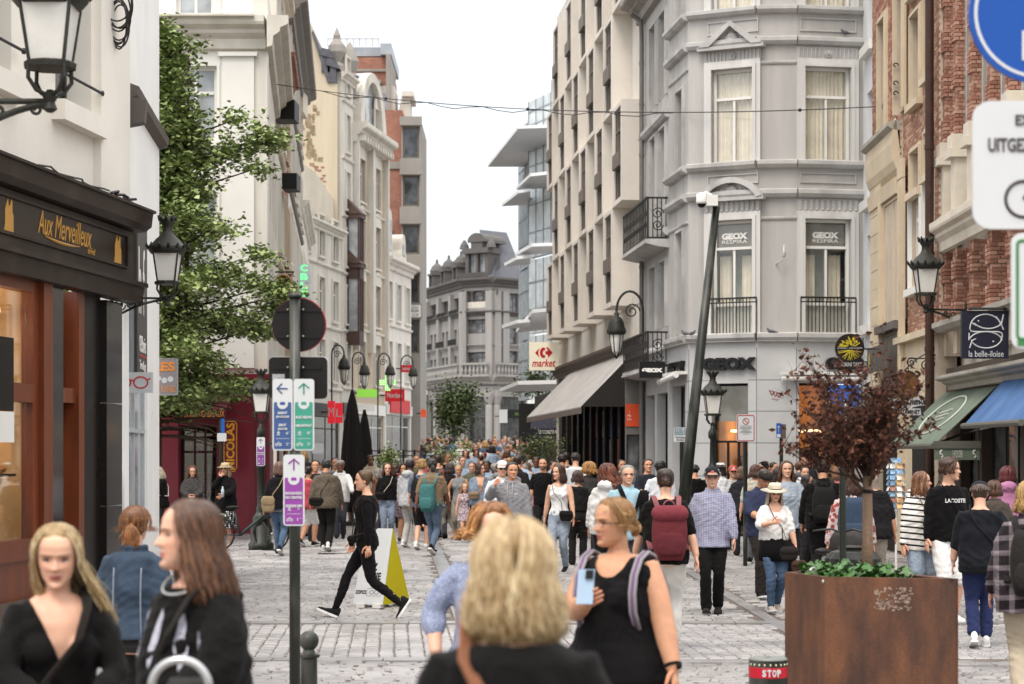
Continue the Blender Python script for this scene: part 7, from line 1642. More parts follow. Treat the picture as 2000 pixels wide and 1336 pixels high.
def dirplate(u0,u1,v0,v1,col,lines,arrow,nums,vs_=None,d=12.95,root=None,frm=None,name='direction_plate'):
 fr=frm or fb2;s=X((u0+u1)/2,d);z0,z1=Z(v1,d),Z(v0,d);w,h=(u1-u0)*d/F,z1-z0;zc=(z0+z1)/2
 p_=plate(root,fr,s,zc,w,h,SIGNW,-.006,0,w*.15,name);C_=M('print_'+col,col,rough=.4,var=.04)
 hc=h*.655;plate(root,fr,s,z0+hc/2+w*.07,w*.86,hc,C_,.0005,.002,w*.06,'colour_field',p_);g=MB();zc2=z0+hc+.0;g.prism(fr,shift(disc(w*.27,24),s,zc2),.0021,.0035);dk=g.build('white_disc',SIGNW,p_)
 g=MB();g.prism(fr,shift([(-w*.13,-w*.07),(w*.13,-w*.07),(w*.13,w*.06),(w*.04,w*.09),(-w*.04,w*.09),(-w*.13,w*.06)],s,zc2),.0036,.0045);g.build('emblem',C_,dk)
 za=z1-h*.135;a=w*.25;th=w*.036
 strokes(root,fr,.002,{'up':[[(s,za-a*1.1),(s,za+a)],[(s-a,za+.1*a),(s,za+a),(s+a,za+.1*a)]],'left':[[(s+a,za),(s-a*1.1,za)],[(s-.1*a,za+a),(s-a*1.1,za),(s-.1*a,za-a)]]}[arrow],C_,th,'arrow',p_)
 zt=zc2-w*.46
 for i,t_ in enumerate(lines):text(t_,fr,s,.0025,zt-i*w*.20,.05,SIGNW,p_,width=min(w*.78,len(t_)*w*.095),height=w*.13,bold=.002)
 for i,nn_ in enumerate(nums):
  zi=z0+h*(.245-.155*i);text(nn_,fr,s+w*.25,.0025,zi,.05,SIGNW,p_,width=w*.17,height=w*.14)
  b_=w*.10;x0=s-w*.2
  if i==0:strokes(root,fr,.003,[[(x0,zi+b_*.7),(x0-.1*b_,zi-.2*b_)],[(x0-.1*b_,zi-.2*b_),(x0-b_*.7,zi-b_*1.2)],[(x0-.1*b_,zi-.2*b_),(x0+b_*.6,zi-b_*1.2)],[(x0-b_*.7,zi),(x0,zi+b_*.6),(x0+b_*.8,zi+.1*b_)],[(x0+.1*b_,zi+b_*1.1),(x0+.15*b_,zi+b_*1.2)]],SIGNW,w*.022,'walker',p_)
  else:strokes(root,fr,.003,[[(x0+q*b_*.9+b_*.6*math.cos(a_),zi-b_*.3+b_*.6*math.sin(a_))for a_ in[2*PI*j/12 for j in range(13)]]for q in(-1,1)]+[[(x0-b_*.9,zi-b_*.3),(x0-.2*b_,zi+b_*.6),(x0+b_*.5,zi+b_*.5),(x0+b_*.9,zi-b_*.3)],[(x0-.2*b_,zi+b_*.6),(x0+.2*b_,zi+b_*1.2)]],SIGNW,w*.016,'cyclist',p_)
 g=MB();g.fb(fr,s-w*.32,s+w*.32,.002,.003,z0+h*.165,z0+h*.17);g.build('line',SIGNW,p_)
dirplate(532,571.5,740,880,'#3d5583',['SAINT','JACQUES','','SINT','JACOB'],'left',["6'","2'"],root=fp);dirplate(573,613.5,740,880,'#3f8f79',['','RUE NEUVE','','NIEUWSTRAAT'],'up',["8'","3'"],root=fp);dirplate(553,594.5,888,1027,'#8a4493',['','BOULEVARDS','DU CENTRE','','CENTRUMLANEN'],'up',["5'","1'"],root=fp)
sp2=thing('small_direction_sign','small purple walking direction plate on the distant lantern post','sign',(X(509,38),38.2,2));dirplate(501,517.5,854,910,'#7c4488',['','BOULEVARDS','DU CENTRE'],'up',["5'","2'"],d=38.2,root=sp2,frm=FRONT(0,1,38.2))
g=MB();g.fb(FRONT(0,1,38.2),X(516,38.2)+.02,X(519,38.2)+.1,-.2,-.17,Z(868,38.2),Z(864,38.2));g.build('clip',IRON,sp2)
hp=thing('hotel_info_post','dark post with small white and blue plates before the red shop','sign post',(X(434,41),41,.02));g=MB();g.tube([(X(432,41),41,0),(X(432,41),41,Z(820,41))],.04,8);g.build('pole',POLE,hp);f_=FRONT(0,1,40.94)
plate(hp,f_,X(434,41),Z(854,41),.19,.17,SIGNW,-.01,0,.02,'plate');plate(hp,f_,X(436,41),Z(832,41),.07,.3,M('sign_blue','#1f57a8',rough=.4,var=.04),-.01,0,.01,'blue_plate')
def bollard(u,d,vt,label):
 x=X(u,d);r=thing('bollard',label,'bollard',(x,d,0),group='ball headed bollards');zt=Z(vt,d);g=MB();k=zt
 g.lathe([(.075,0),(.075,.05),(.06,.07),(.056,k-.19),(.062,k-.185),(.075,k-.175),(.075,k-.16),(.045,k-.15),(.035,k-.125)],(x,d,0),18);g.build('post',POLE,r,smooth=False);g=MB();g.ball((x,d,k-.068),.068,20,14);g.build('ball_head',POLE,r,smooth=True)
bollard(603.5,13.6,1232,'dark green ball headed bollard right beside the direction sign pole');bollard(262,13.8,1228,'dark green ball headed bollard between the two women at the left')
sb=thing('stop_bollard','black cylinder bollard with red STOP band beside the rusty planter','bollard',(X(1500,12.3),12.3,0));xs_=X(1500,12.3);k=12.3;g=MB();g.lathe([(.118,0),(.118,Z(1288,k)),(.112,Z(1285,k)),(.0,Z(1285,k)+.004)],(xs_,k,0),32);g.build('cylinder',POLE,sb,smooth=False)
g=MB();g.lathe([(.1175,Z(1322,k)),(.1195,Z(1322,k)+.002),(.1195,Z(1302,k)),(.1175,Z(1301,k))],(xs_,k,0),32);g.build('red_band',M('band_red','#b01b2c',rough=.4,var=.05),sb);g=MB();g.lathe([(.113,Z(1287,k)),(.120,Z(1287.5,k)),(.113,Z(1284,k))],(xs_,k,0),32);g.build('top_rim',M('rim_grey','#7a7c78',rough=.4),sb)
for i in range(9):a=R(-90-68+17*i);g=MB();g.ball((xs_+.118*math.cos(a),k+.118*math.sin(a),Z(1296,k)),(.0055,.0055,.007),8,5);g.build('reflector',M('reflector_cream','#d8d6b0',rough=.3),sb)
for i,ch in enumerate('STOP'):a=-PI/2+(i-1.22)*.255;p=(xs_+.1196*math.cos(a),k+.1196*math.sin(a));dd=V((-math.sin(a),math.cos(a)));f_=Fr(p,(p[0]+dd.x*.1,p[1]+dd.y*.1));text(ch,f_,0,.0,Z(1311.5,k),.05,SIGNW,sb,width=.024,height=.044,bold=.002)
cp=thing('camera_pole','tall leaning dark green pole carrying a white dome camera','camera',(X(1318,30),30,.02));a_,b_=V((X(1319,30),30,.0)),V((X(1399,30),30,Z(404,30)));g=MB();g.tube([a_,a_.lerp(b_,.35),b_],[.105,.085,.055],16);g.build('pole',POLE,cp,smooth=True)
CAMW=M('camera_white','#d8d6d1',rough=.35,var=.04);g=MB();f_=FRONT(0,1,29.9);sx=X(1391,30);g.fb(f_,sx-.1,sx+.07,-.12,.06,Z(404,30),Z(383,30));g.tube([(X(1388,30),29.9,Z(385,30)),(X(1378,30),29.9,Z(379,30)),(X(1370,30),29.9,Z(385,30))],.035,8);cb_=g.build('camera_mount',CAMW,cp);g=MB();g.lathe([(.02,.1),(.075,.08),(.085,-.04),(.08,-.07)],(X(1369,30),29.9,Z(391,30)),16);g.build('camera_housing',CAMW,cb_,smooth=True);g=MB();g.ball((X(1369,30),29.9,Z(399,30)),.066,14,8);g.build('camera_lens',M('lens_black','#141312',rough=.1),cb_,smooth=True)
def post_sign(u,d,label,v0):x=X(u,d);r=thing('sign_post',label,'sign',(x,d,.02));g=MB();g.tube([(x,d,0),(x,d,Z(v0,d))],.036,10);g.build('pole',POLE,r);return r
r=post_sign(1455.5,33,'white prohibition notice with red border on a dark post',812);f_=FRONT(0,1,32.95);s,z=X(1456,33),Z(836,33);plate(r,f_,s,z,.30,.45,SIGNW,-.01,0,.03);REDL=M('notice_red','#a63a3a',rough=.4,var=.04)
strokes(r,f_,.002,[[(s+a,z+b)for a,b in rrect(.27,.42,.025)+rrect(.27,.42,.025)[:1]]],REDL,.007,'border');strokes(r,f_,.002,[[(s+.05*math.cos(a),z+.11+.05*math.sin(a))for a in[2*PI*i/16 for i in range(17)]],[(s-.036,z+.146),(s+.036,z+.074)]],REDL,.006,'ban_ring')
for i in range(7):g=MB();w_=(.10,.09,.1,.06,.09,.1,.05)[i];g.fb(f_,s-w_,s+w_,.001,.002,z+.03-.022*i,z+.036-.022*i);g.build('text_line',LETB,r)
r=post_sign(1331,39,'white route sign with number and arrow beside the leaning pole',836);f_=FRONT(0,1,38.95);s,z=X(1328,39),Z(849,39);plate(r,f_,s,z,.25,.28,SIGNW,-.01,0,.02);plate(r,f_,s,z+.06,.23,.14,M('route_grey','#7f8d93'),.001,.002,.01,'colour_field');text('11',f_,s-.05,.003,z+.08,.06,SIGNW,r,width=.05,height=.05);strokes(r,f_,.003,[[(s+.07,z+.01),(s+.07,z+.12)],[(s+.04,z+.08),(s+.07,z+.12),(s+.1,z+.08)]],SIGNW,.006,'arrow');text('Frick Claes',f_,s,.003,z-.05,.05,LETB,r,width=.18,height=.035);text('Van Gend',f_,s,.003,z-.10,.05,LETB,r,width=.15,height=.035)
r=post_sign(1526,38,'thin dark post with small blue arrow plate and grey box',828);f_=FRONT(0,1,37.9);plate(r,f_,X(1519.5,38),Z(841,38),.09,.28,M('sign_blue','#1f57a8'),-.01,0,.01);plate(r,f_,X(1519.5,38),Z(851,38),.07,.06,SIGNW,.001,.002,.005,'white_field');strokes(r,f_,.003,[[(X(1519.5,38),Z(845,38)),(X(1519.5,38),Z(832,38))],[(X(1519.5,38)-.025,Z(835,38)),(X(1519.5,38),Z(832,38)),(X(1519.5,38)+.025,Z(835,38))]],SIGNW,.005,'arrow');g=MB();g.fb(f_,X(1525,38),X(1533,38),-.05,.05,Z(857,38),Z(829,38));g.build('box',M('box_brown','#5c5046'),r)
r=thing('blue_zone_sign','blue square sign with white border half hidden by the dry brown tree','sign',(X(1646,18),18,0));g=MB();g.tube([(X(1646,18),18,0),(X(1646,18),18,Z(752,18))],.03,10);g.build('pole',POLE,r);f_=FRONT(0,1,17.94);s,z=X(1648,18),Z(783,18);plate(r,f_,s,z,.295,.31,M('sign_blue','#1f57a8'),-.01,0,.02);strokes(r,f_,.001,[[(s+a,z+b)for a,b in rrect(.272,.287,.015)+rrect(.272,.287,.015)[:1]]],SIGNW,.005,'border');g=MB();g.fb(f_,s-.012,s+.012,.001,.003,z-.1,z+.02);g.build('white_bar',SIGNW,r);plate(r,f_,s,Z(819,18),.28,.05,SIGNW,-.01,0,.01,'lower_plate')
r=thing('traffic_sign_post','blurred blue round traffic sign over white plate with bicycle at right edge','traffic sign',(X(2040,7.6),7.7,0));d=7.6;f_=FRONT(0,1,d);cx,cz,rr0=X(2030,d),Z(25,d),137*d/F
g=MB();g.prism(f_,shift(disc(rr0,56),cx,cz),-.02,0);bd=g.build('round_sign',M('traffic_blue','#1a4c9c',rough=.35,var=.04),r);g=MB();n=56
for i in range(n):a0,a1=2*PI*i/n,2*PI*(i+1)/n;g.prism(f_,[(cx+q*rr0*math.cos(a),cz+q*rr0*math.sin(a))for q,a in((.93,a0),(.93,a1),(.885,a1),(.885,a0))],.0005,.002)
g.build('white_ring',SIGNW,bd);g=MB();g.fb(f_,X(1994,d),X(2066,d),.0005,.003,Z(140,d),Z(-40,d))if False else g.fb(f_,X(1996,d),X(2062,d),.0005,.003,Z(118,d),Z(60,d));g.fb(f_,X(2008,d),X(2052,d),.0005,.003,Z(60,d),Z(-70,d));g.build('white_symbol',SIGNW,bd)
p_=plate(r,f_,X(2020,d),Z(322,d),240*d/F,250*d/F,SIGNW,-.015,0,34*d/F,'white_plate');GREYL=M('sign_lettering','#4c4448',rough=.5,var=.03)
text('EXCEPTÉ',f_,X(2035,d),.001,Z(232,d),.1,GREYL,p_,width=104*d/F,height=26*d/F,bold=.002);text('UITGEZONDERD',f_,X(2022,d),.001,Z(283,d),.1,GREYL,p_,width=184*d/F,height=27*d/F,bold=.002)
strokes(r,f_,.001,[[(X(1999+q,d)+35*d/F*math.cos(a),Z(389,d)+35*d/F*math.sin(a))for a in[2*PI*i/24 for i in range(25)]]for q in(0,82)]+[[(X(1999,d),Z(389,d)),(X(2025,d),Z(350,d)),(X(2062,d),Z(350,d)),(X(2081,d),Z(389,d))],[(X(2062,d),Z(350,d)),(X(2055,d),Z(335,d))]],GREYL,.007,'bicycle_symbol',p_)
p_=plate(r,f_,X(2040,d),Z(568,d),128*d/F,226*d/F,SIGNW,-.015,0,20*d/F,'green_bordered_plate');strokes(r,f_,.001,[[(X(2040,d)+a,Z(566,d)+b)for a,b in rrect(106*d/F,192*d/F,8*d/F)+rrect(106*d/F,192*d/F,8*d/F)[:1]]],M('sign_green','#3f7a4c',rough=.4),.006,'green_border',p_)
g=MB();g.fb(f_,X(1987,d),X(2100,d),.001,.003,Z(676,d),Z(662,d));g.build('green_foot',M('sign_green','#3f7a4c'),p_);g=MB();g.tube([(X(2045,d),d+.06,0),(X(2045,d),d+.06,3.8)],.038,10);g.build('pole',POLE,r)
r=thing('glasses_sign','white projecting sign showing a pair of red spectacles','sign',(X(258,26),26,Z(747,26)));d=26;f_=FRONT(X(219,d),X(298,d),d);L_=f_.L;g=MB();g.fb(f_,0,L_,-.05,0,Z(767,d),Z(727,d));g.build('panel',SIGNW,r);k=d/F;zc=Z(747,d)
rl=[];
for c in(23,56):rl.append([(c*k+13.5*k*math.cos(a)*(1 if abs(math.sin(a))<.9 else 1),zc+11*k*math.sin(a))for a in[2*PI*i/22 for i in range(23)]])
rl+=[[(36*k,zc+3*k),(39.5*k,zc+5*k),(43*k,zc+3*k)],[(9.5*k,zc+5*k),(4*k,zc+8*k)],[(69.5*k,zc+5*k),(75*k,zc+8*k)]];strokes(r,f_,.004,rl,REDS,.009,'red_spectacles');text('IZIPIZI',f_,3*k,.002,Z(729.5,d),.03,LETB,r,width=13*k,height=3.5*k)
g=MB();g.fb(f_,-.3,0,-.04,-.01,zc-.02,zc+.02);g.build('bracket',IRON,r)
r=thing('hairdresser_sign','grey projecting sign with orange letters and three white dots','sign',(X(323,30),30,Z(736,30)));d=30;k=d/F;f_=FRONT(X(280,d),X(347,d),d);g=MB();g.fb(f_,0,f_.L,-.06,0,Z(772,d),Z(700,d));g.build('panel',M('warm_grey_sign','#8d8587',rough=.5,var=.04),r);OR_=M('orange_letters','#d98a3d',rough=.5,var=.03)
text('LES',f_,41*k,.002,Z(716,d),.1,OR_,r,width=42*k,height=18*k,bold=.004);text('TURE',f_,44*k,.002,Z(760,d),.1,OR_,r,width=38*k,height=11*k)
g=MB()
for u,v_ in((309,739),(321,743),(333,740.5)):g.prism(f_,shift(disc(5.6*k,16),X(u,d)-X(280,d),Z(v_,d)),.001,.004)
g.fb(f_,24*k,55*k,.001,.003,Z(741.5,d),Z(740.5,d));g.build('white_dots',SIGNW,r);g=MB()
for a in((0,1.2*k,700,772),(65.8*k,67*k,700,772)):g.fb(f_,a[0],a[1],-.005,.004,Z(a[3],d),Z(a[2],d))
g.fb(f_,0,67*k,-.005,.004,Z(701.2,d),Z(700,d));g.fb(f_,0,67*k,-.005,.004,Z(772,d),Z(770.8,d));g.build('frame',M('alu','#a5a2a0',rough=.4),r);g=MB();g.fb(f_,-.2,0,-.05,-.02,Z(738,d),Z(735,d));g.build('bracket',IRON,r)
r=thing('spotlight','pair of white tilted spotlights on the white house corner','spotlight',P(285,810,28.5));g=MB()
for u in(277,290):a=P(u+2,803,28.5);b=P(u-5,835,28.4);g.tube([a,b],[.055,.06],12)
g.tube([P(272,815,28.7),P(292,815,28.6)],.02,6);g.build('lamp_housing',CAMW,r)
r=thing('switch_cabinet','low white street cabinet at the end of the white house','cabinet',(X(292,29.8),29.8,.02));g=MB();x0,x1=X(284,29.5),X(302,29.5);g.box((x0,29.4,.02),(x1,29.75,Z(972,29.5)));g.box((x0-.02,29.38,Z(974,29.5)),(x1+.02,29.77,Z(969,29.5)));g.build('cabinet_body',M('cabinet_white','#c9cccd',rough=.5,var=.08),r)
# right side shop signs
r=thing('truffle_shop_sign','round dark sign with yellow rooted tree emblem and name strip','sign',P(1660,690,37.3));d=37.3;k=d/F;f_=FRONT(0,1,d);s,z=X(1660,d),Z(680,d);g=MB();g.prism(f_,shift(disc(28.5*k,36),s,z),-.08,0);g.build('disc',M('sign_brown_black','#231b17',rough=.4,var=.06),r);YG=M('yellow_green_print','#c3b43a',rough=.5,var=.1);g=MB();rs=random.Random(2)
for i in range(64):
 a=R(rs.uniform(8,172));r0=rs.uniform(4,18);r1=min(25,r0+rs.uniform(3,7));g.tube([f_.p(s+r0*k*math.cos(a),.003,z+2*k+r0*k*.9*math.sin(a)),f_.p(s+r1*k*math.cos(a+.12),.003,z+2*k+r1*k*.85*math.sin(a+.12))],.0085,4)
for i in range(19):
 a=R(-170+160*i/18);w1=rs.uniform(-.15,.15);g.tube([f_.p(s+q*k*math.cos(a+w1*j),.003,z-4*k+q*k*.82*math.sin(a+w1*j))for j,q in enumerate((1,8,15,24))],[.009,.006,.005,.003],4)
g.build('tree_emblem',YG,r);g=MB();g.prism(f_,shift(rrect(56*k,6*k,.01),s,z+0*k),.003,.006);g.build('name_bar',M('sign_brown_black','#231b17'),r);text('LE SPECIALISTE DE LA TRUFFE',f_,s,.0075,z,.05,SIGNW,r,width=48*k,height=3*k)
g=MB();g.fb(f_,s-31*k,s+34*k,-.07,.01,Z(718.5,d),Z(705.5,d));g.build('name_strip',M('sign_brown_black','#231b17'),r);text('SIGNORINI TARTUFI',f_,s+1*k,.012,Z(712,d),.08,SIGNW,r,width=62*k,height=8*k);g=MB();g.tube([f_.p(s+28*k,-.04,Z(681,d)),f_.p(s+62*k,-.04,Z(681,d))],.018,6);g.build('bracket',IRON,r)
r=thing('fish_sign','dark navy square sign with two white outlined fish','sign',P(1924,655,28.4));d=28.4;k=d/F;f_=FRONT(0,1,d);s=X(1924,d);g=MB();g.fb(f_,X(1879,d),X(1970,d),-.1,0,Z(700,d),Z(607,d));g.build('panel',M('navy_sign','#20202f',rough=.45,var=.05),r);q=lambda u,v_:(X(u,d),Z(v_,d))
def elp(cx,cy,a,b,t0,t1,n=18):return[q(cx+a*math.cos(R(t0+(t1-t0)*i/n)),cy-b*math.sin(R(t0+(t1-t0)*i/n)))for i in range(n+1)]
strokes(r,f_,.003,[elp(1925,639,30,25,15,165)+[q(1894,642),q(1897,647),q(1904,648),q(1950,648),q(1957,651),q(1958,658)],[q(1896,629),q(1906,636)]+elp(1930,615,34,27,215,320)[0:]+[q(1960,614)],[q(1945,618),q(1954,630),q(1960,644)],elp(1925,668,33,20,10,170)+[q(1893,650)],[q(1894,680),q(1898,666),q(1906,662)]+elp(1926,658,31,22,200,340)+[q(1958,655)]],SIGNW,.0095,'fish_outline')
g=MB();g.ball(f_.p(*[q(1911,627)[0]],.002,q(1911,627)[1]),.013,8,5);g.ball(f_.p(q(1940,667)[0],.002,q(1940,667)[1]),.013,8,5);g.build('fish_eye',SIGNW,r);text('la belle-iloise',f_,X(1926,d),.003,Z(691,d),.1,SIGNW,r,width=68*k,height=12*k);g=MB();g.tube([q(1890,603)[0:1]+(d-.03,Z(603,d)),(X(2000,d),d-.03,Z(603,d))],.02,6);g.fb(f_,X(1962,d),X(1965,d),-.06,-.03,Z(607,d),Z(600,d));g.build('bracket',IRON,r)
r=thing('tavern_sign','hanging oval painted tavern sign over a white lettered scroll','sign',P(1775,760,34));d=34;k=d/F;f_=FRONT(0,1,d);s,z=X(1774,d),Z(755,d);g=MB();g.prism(f_,[(s+21*k*math.cos(a),z+30*k*math.sin(a))for a in[2*PI*i/30 for i in range(30)]],-.03,0);ov=g.build('painted_oval',M('old_painting','#6d4a25',rough=.4,var=.9,scale=7,stain=.5,stain_col='#1c140d'),r)
g=MB();g.tube([f_.p(s+21*k*math.cos(a),0,z+30*k*math.sin(a))for a in[2*PI*i/30 for i in range(31)]],.014,6);g.build('oval_rim',IRON,ov);g=MB();pts=[(1734+84*i/16,787+4*math.sin(2*PI*i/16*1.0-.4))for i in range(17)]
for i in range(16):(u0,v0),(u1,v1)=pts[i],pts[i+1];g.prism(f_,[(X(u0,d),Z(v0+9,d)),(X(u1,d),Z(v1+9,d)),(X(u1,d),Z(v1-9,d)),(X(u0,d),Z(v0-9,d))],.01,.03)
g.prism(f_,[(X(1751,d),Z(811,d)),(X(1799,d),Z(811,d)),(X(1797,d),Z(798,d)),(X(1753,d),Z(798,d))],.005,.028);g.build('scroll',SIGNW,r)
BL_=M('gothic_letters','#231d1a',rough=.6);text("A l'Imaige",f_,X(1755,d),.033,Z(788,d),.1,BL_,r,width=36*k,height=13*k,shear=.1,bold=.003);text('Nostre-Dame',f_,X(1796,d),.033,Z(784,d),.1,BL_,r,width=38*k,height=13*k,bold=.003);text('ESTAMINET',f_,X(1775,d),.031,Z(804.5,d),.1,BL_,r,width=42*k,height=8.5*k,bold=.002)
g=MB();g.tube([(X(1766+70*math.sin(t),d),d,Z(724-34*math.sin(t*2),d))for t in[1.5*i/14 for i in range(15)]],.014,5);f2_=FRONT(X(1766,d),X(1766,d)+1,d);scroll(g,f2_,.12,0,Z(708,d),.09);scroll(g,f2_,.38,0,Z(712,d),.11,flip=-1);g.tube([(X(1774,d),d,Z(725,d)),(X(1774,d),d,Z(700,d)),(X(1838,d),d,Z(700,d))],.012,5)
for i in range(6):g.tube([(X(1795+6*i,d),d,Z(760-9*i,d)),(X(1800+5.2*i,d),d,Z(752-9*i,d))],.008,4)
g.build('bracket',IRON,r)
def awning(name,label,y0,y1,xw,xf,zt,zb,mat,val,nstr,side=None):
 r=thing(name,label,'awning',(xf,(y0+y1)/2,zb));
 for i in range(nstr):
  a=y0+(y1-y0)*i/nstr+.004;b=y0+(y1-y0)*(i+1)/nstr-.004;g=MB();P4=[(xw,a,zt),(xf,a,zb),(xf,b,zb),(xw,b,zt)];g.add(P4+[(x,y,z-.02)for x,y,z in P4],[(0,1,2,3),(7,6,5,4),(0,4,5,1),(1,5,6,2),(2,6,7,3),(3,7,4,0)]);g.build('canvas_strip',mat,r)
 g=MB();g.tube([(xf-.02,y0,zb-.03),(xf-.02,y1,zb-.03)],.045,10);g.build('front_roller',M('roller_grey','#5b5a52',rough=.4,var=.1),r)
 if val:g=MB();g.box((xf-.03,y0,zb-val),(xf-.015,y1,zb-.05));g.box((xf-.03,y0-.005,zb-val+.005),(xw*.0+xf+.30,y0+.01,zb-.05))if False else None;g.build('valance',mat,r)
 for y in(y0+.15,y1-.15):g=MB();g.tube([(xw,y,zb+.25),((xw+xf)/2,y+.1,zb+.15),(xf,y,zb-.02)],.022,6);g.build('folding_arm',IRON,r)
 return r
GRN=M('grey_green_canvas','#5f6a5c',rough=.75,var=.2,scale=1.5,stain=.25,stain_col='#8b9486');BLU=M('blue_canvas','#41628f',rough=.75,var=.18,scale=2,stain=.2,stain_col='#8b9db8')
yF,yN=33.2,29.6;ga=awning('green_awning','grey green awning with white ring emblem and lettered valance',yN,yF,RW(31)-.03,6.27,Z(757,30.5),Z(868,31.5),GRN,.0,5)
xf=6.27;zb=Z(868,31.5);f_=FRONT(xf,xf+.66,yN-.02);g=MB();g.fb(f_,-.01,f_.L,-.02,0,zb-.24,zb-.06);g.build('valance',GRN,ga);text("'t FOLDER",f_,f_.L*.5,.003,zb-.15,.1,M('pale_print','#b9bdb0'),ga,width=.15,height=.11);g=MB()
for sx in(.09,.58):g.tube([f_.p(sx+.02*math.sin(i*1.2),.004,zb-.21+.02*i)for i in range(7)],[.012,.018,.01,.02,.012,.02,.006],5)
g.build('print_figure',M('pale_print','#b9bdb0'),ga);g=MB();g.fb(f_,-.02,f_.L+.01,-.06,.02,zb-.07,zb+.04);g.build('front_board',M('roller_grey','#5b5a52'),ga)
A0,A1=V((RW(31)-.03,0,Z(757,30.5))),V((6.27,0,zb));sl=(A1-A0);g=MB()
def onc(t,y):p=A0+sl*t;return V((p.x,y,p.z+.012))
g.tube([onc(.48+.34*math.sin(a),31.3+.95*math.cos(a))for a in[2*PI*i/36 for i in range(37)]],.018,5)
for t in(.38,.46,.54):g.tube([onc(t,31.0),onc(t+.06,31.6)],.022,5)
g.build('ring_emblem',M('pale_print','#b9bdb0'),ga);g=MB();g.tube([(6.92,yN+.05,.02),(6.92,yN+.05,2.3)],.02,6);g.build('post',IRON,ga)
awning('blue_awning','plain blue awning at the right edge beneath the stone shop cornice',25.6,28.9,RW(27)-.05,6.55,Z(742,28.5),Z(828,28.7),BLU,0,5)
r=thing('postcard_rack','revolving white wire rack full of postcards under the green awning','postcard rack',(X(1751,26),26,.02));x,d=X(1750,26),26;g=MB();g.tube([(x,d,.05),(x,d,Z(898,d))],.015,6)
for i in range(4):a=PI/2*i+.4;g.tube([(x,d,.1),(x+.25*math.cos(a),d+.25*math.sin(a),.04)],.012,5)
for j in range(9):z=Z(992-11*j,d);g.tube([(x+.10*math.cos(q),d+.10*math.sin(q),z-.03)for q in[2*PI*i/12 for i in range(13)]],.004,4)
g.build('wire_frame',WHITE,r);CARD=[M('card_'+str(i),c,rough=.4,var=.8,scale=22)for i,c in enumerate(('#7fa0c4','#c4a06a','#d4d0c6','#9a6a5a','#6a8aa0'))];rs=random.Random(6)
for j in range(9):
 for i in range(8):
  a=2*PI*i/8+.2;z=Z(990-11*j,d);n_=V((math.cos(a),math.sin(a),.35));g=MB();c=V((x+.11*math.cos(a),d+.11*math.sin(a),z+.02));g.obox(c,[V((-math.sin(a),math.cos(a),0)),n_.cross(V((-math.sin(a),math.cos(a),0))),n_],[.034,.034,.003]);g.build('postcard',CARD[rs.randrange(5)],r)
r=thing('ribbed_bin','black ribbed street bin with domed lid behind the rusty planter','litter bin',(X(1666,18.4),18.4,.02));g=MB();g.lathe([(.2,0),(.235,.1),(.25,.5),(.262,.78),(.25,.88),(.20,.94),(.12,.965),(.02,.97)],(X(1666,18.4),18.4,.02),36,wob=lambda a,j:1+(.03 if a%2 else-.01));g.build('ribbed_shell',M('bin_black','#20211e',rough=.3,var=.1),r,smooth=False);g=MB();g.lathe([(.13,.96),(.14,.985),(.05,1.0)],(X(1666,18.4),18.4,.02),16);g.build('lid',M('bin_black','#20211e'),r)
# planter with the dry tree
d0=13.0;zt=Z(1127,d0);CORT=bpy.data.materials.new('weathering_steel');t,b=nodes(CORT);L=t.links.new;N=t.nodes.new
tc=N('ShaderNodeTexCoord');n1=N('ShaderNodeTexNoise');n1.inputs['Scale'].default_value=2.2;n1.inputs['Detail'].default_value=9;n1.inputs['Roughness'].default_value=.6;mp=N('ShaderNodeMapping');mp.inputs['Scale'].default_value=(2.2,2.2,.7);L(tc.outputs['Object'],mp.inputs[0]);L(mp.outputs[0],n1.inputs['Vector'])
cr=N('ShaderNodeValToRGB');e=cr.color_ramp.elements;e[0].position=.32;e[0].color=(.026,.011,.006,1);e[1].position=.72;e[1].color=(.16,.06,.022,1);q_=e.new(.5);q_.color=(.08,.029,.012,1);L(n1.outputs['Fac'],cr.inputs[0])
n2=N('ShaderNodeTexNoise');n2.inputs['Scale'].default_value=60;n2.inputs['Detail'].default_value=5;L(tc.outputs['Object'],n2.inputs['Vector']);mr_=N('ShaderNodeMapRange');L(n2.outputs['Fac'],mr_.inputs['Value']);mr_.inputs['To Min'].default_value=.6;mr_.inputs['To Max'].default_value=1.4;mx=N('ShaderNodeMix');mx.data_type='RGBA';mx.blend_type='MULTIPLY';mx.inputs[0].default_value=1;L(cr.outputs[0],mx.inputs[6]);L(mr_.outputs[0],mx.inputs[7]);L(mx.outputs[2],b.inputs['Base Color']);b.inputs['Roughness'].default_value=.62;bp=N('ShaderNodeBump');bp.inputs['Strength'].default_value=.3;bp.inputs['Distance'].default_value=.005;L(n2.outputs['Fac'],bp.inputs['Height']);L(bp.outputs[0],b.inputs['Normal'])
pv=[(1.853,13.56),(2.037,13.0),(2.865,12.82),(2.60,13.45),(2.18,13.85)]
pl_=thing('planter','large angular rusty steel planter with worn sticker patch','planter',(2.35,13.3,0));n=len(pv);cxy=V((sum(p[0]for p in pv)/n,sum(p[1]for p in pv)/n))
for i in range(n):
 a,b_=V(pv[i]),V(pv[(i+1)%n]);f_=Fr(a,b_);g=MB();g.fb(f_,0.0,f_.L,-.012,0,.0,zt);g.fb(f_,.012,f_.L-.012,-.05,-.0125,zt-.006,zt-.0005);g.build('steel_panel',CORT,pl_)
f_=Fr(pv[1],pv[2]);g=MB();rs=random.Random(12);s0=f_.s_at(1706);z0=Z(1195,12.9)
for i in range(150):
 a,c=rs.uniform(0,.235),rs.uniform(0,.15);w_=rs.uniform(.004,.022)
 if rs.random()<.75 or a<.05 or a>.2:g.fb(f_,s0+a,s0+a+w_,0,.0012,z0+c,z0+c+rs.uniform(.003,.018))
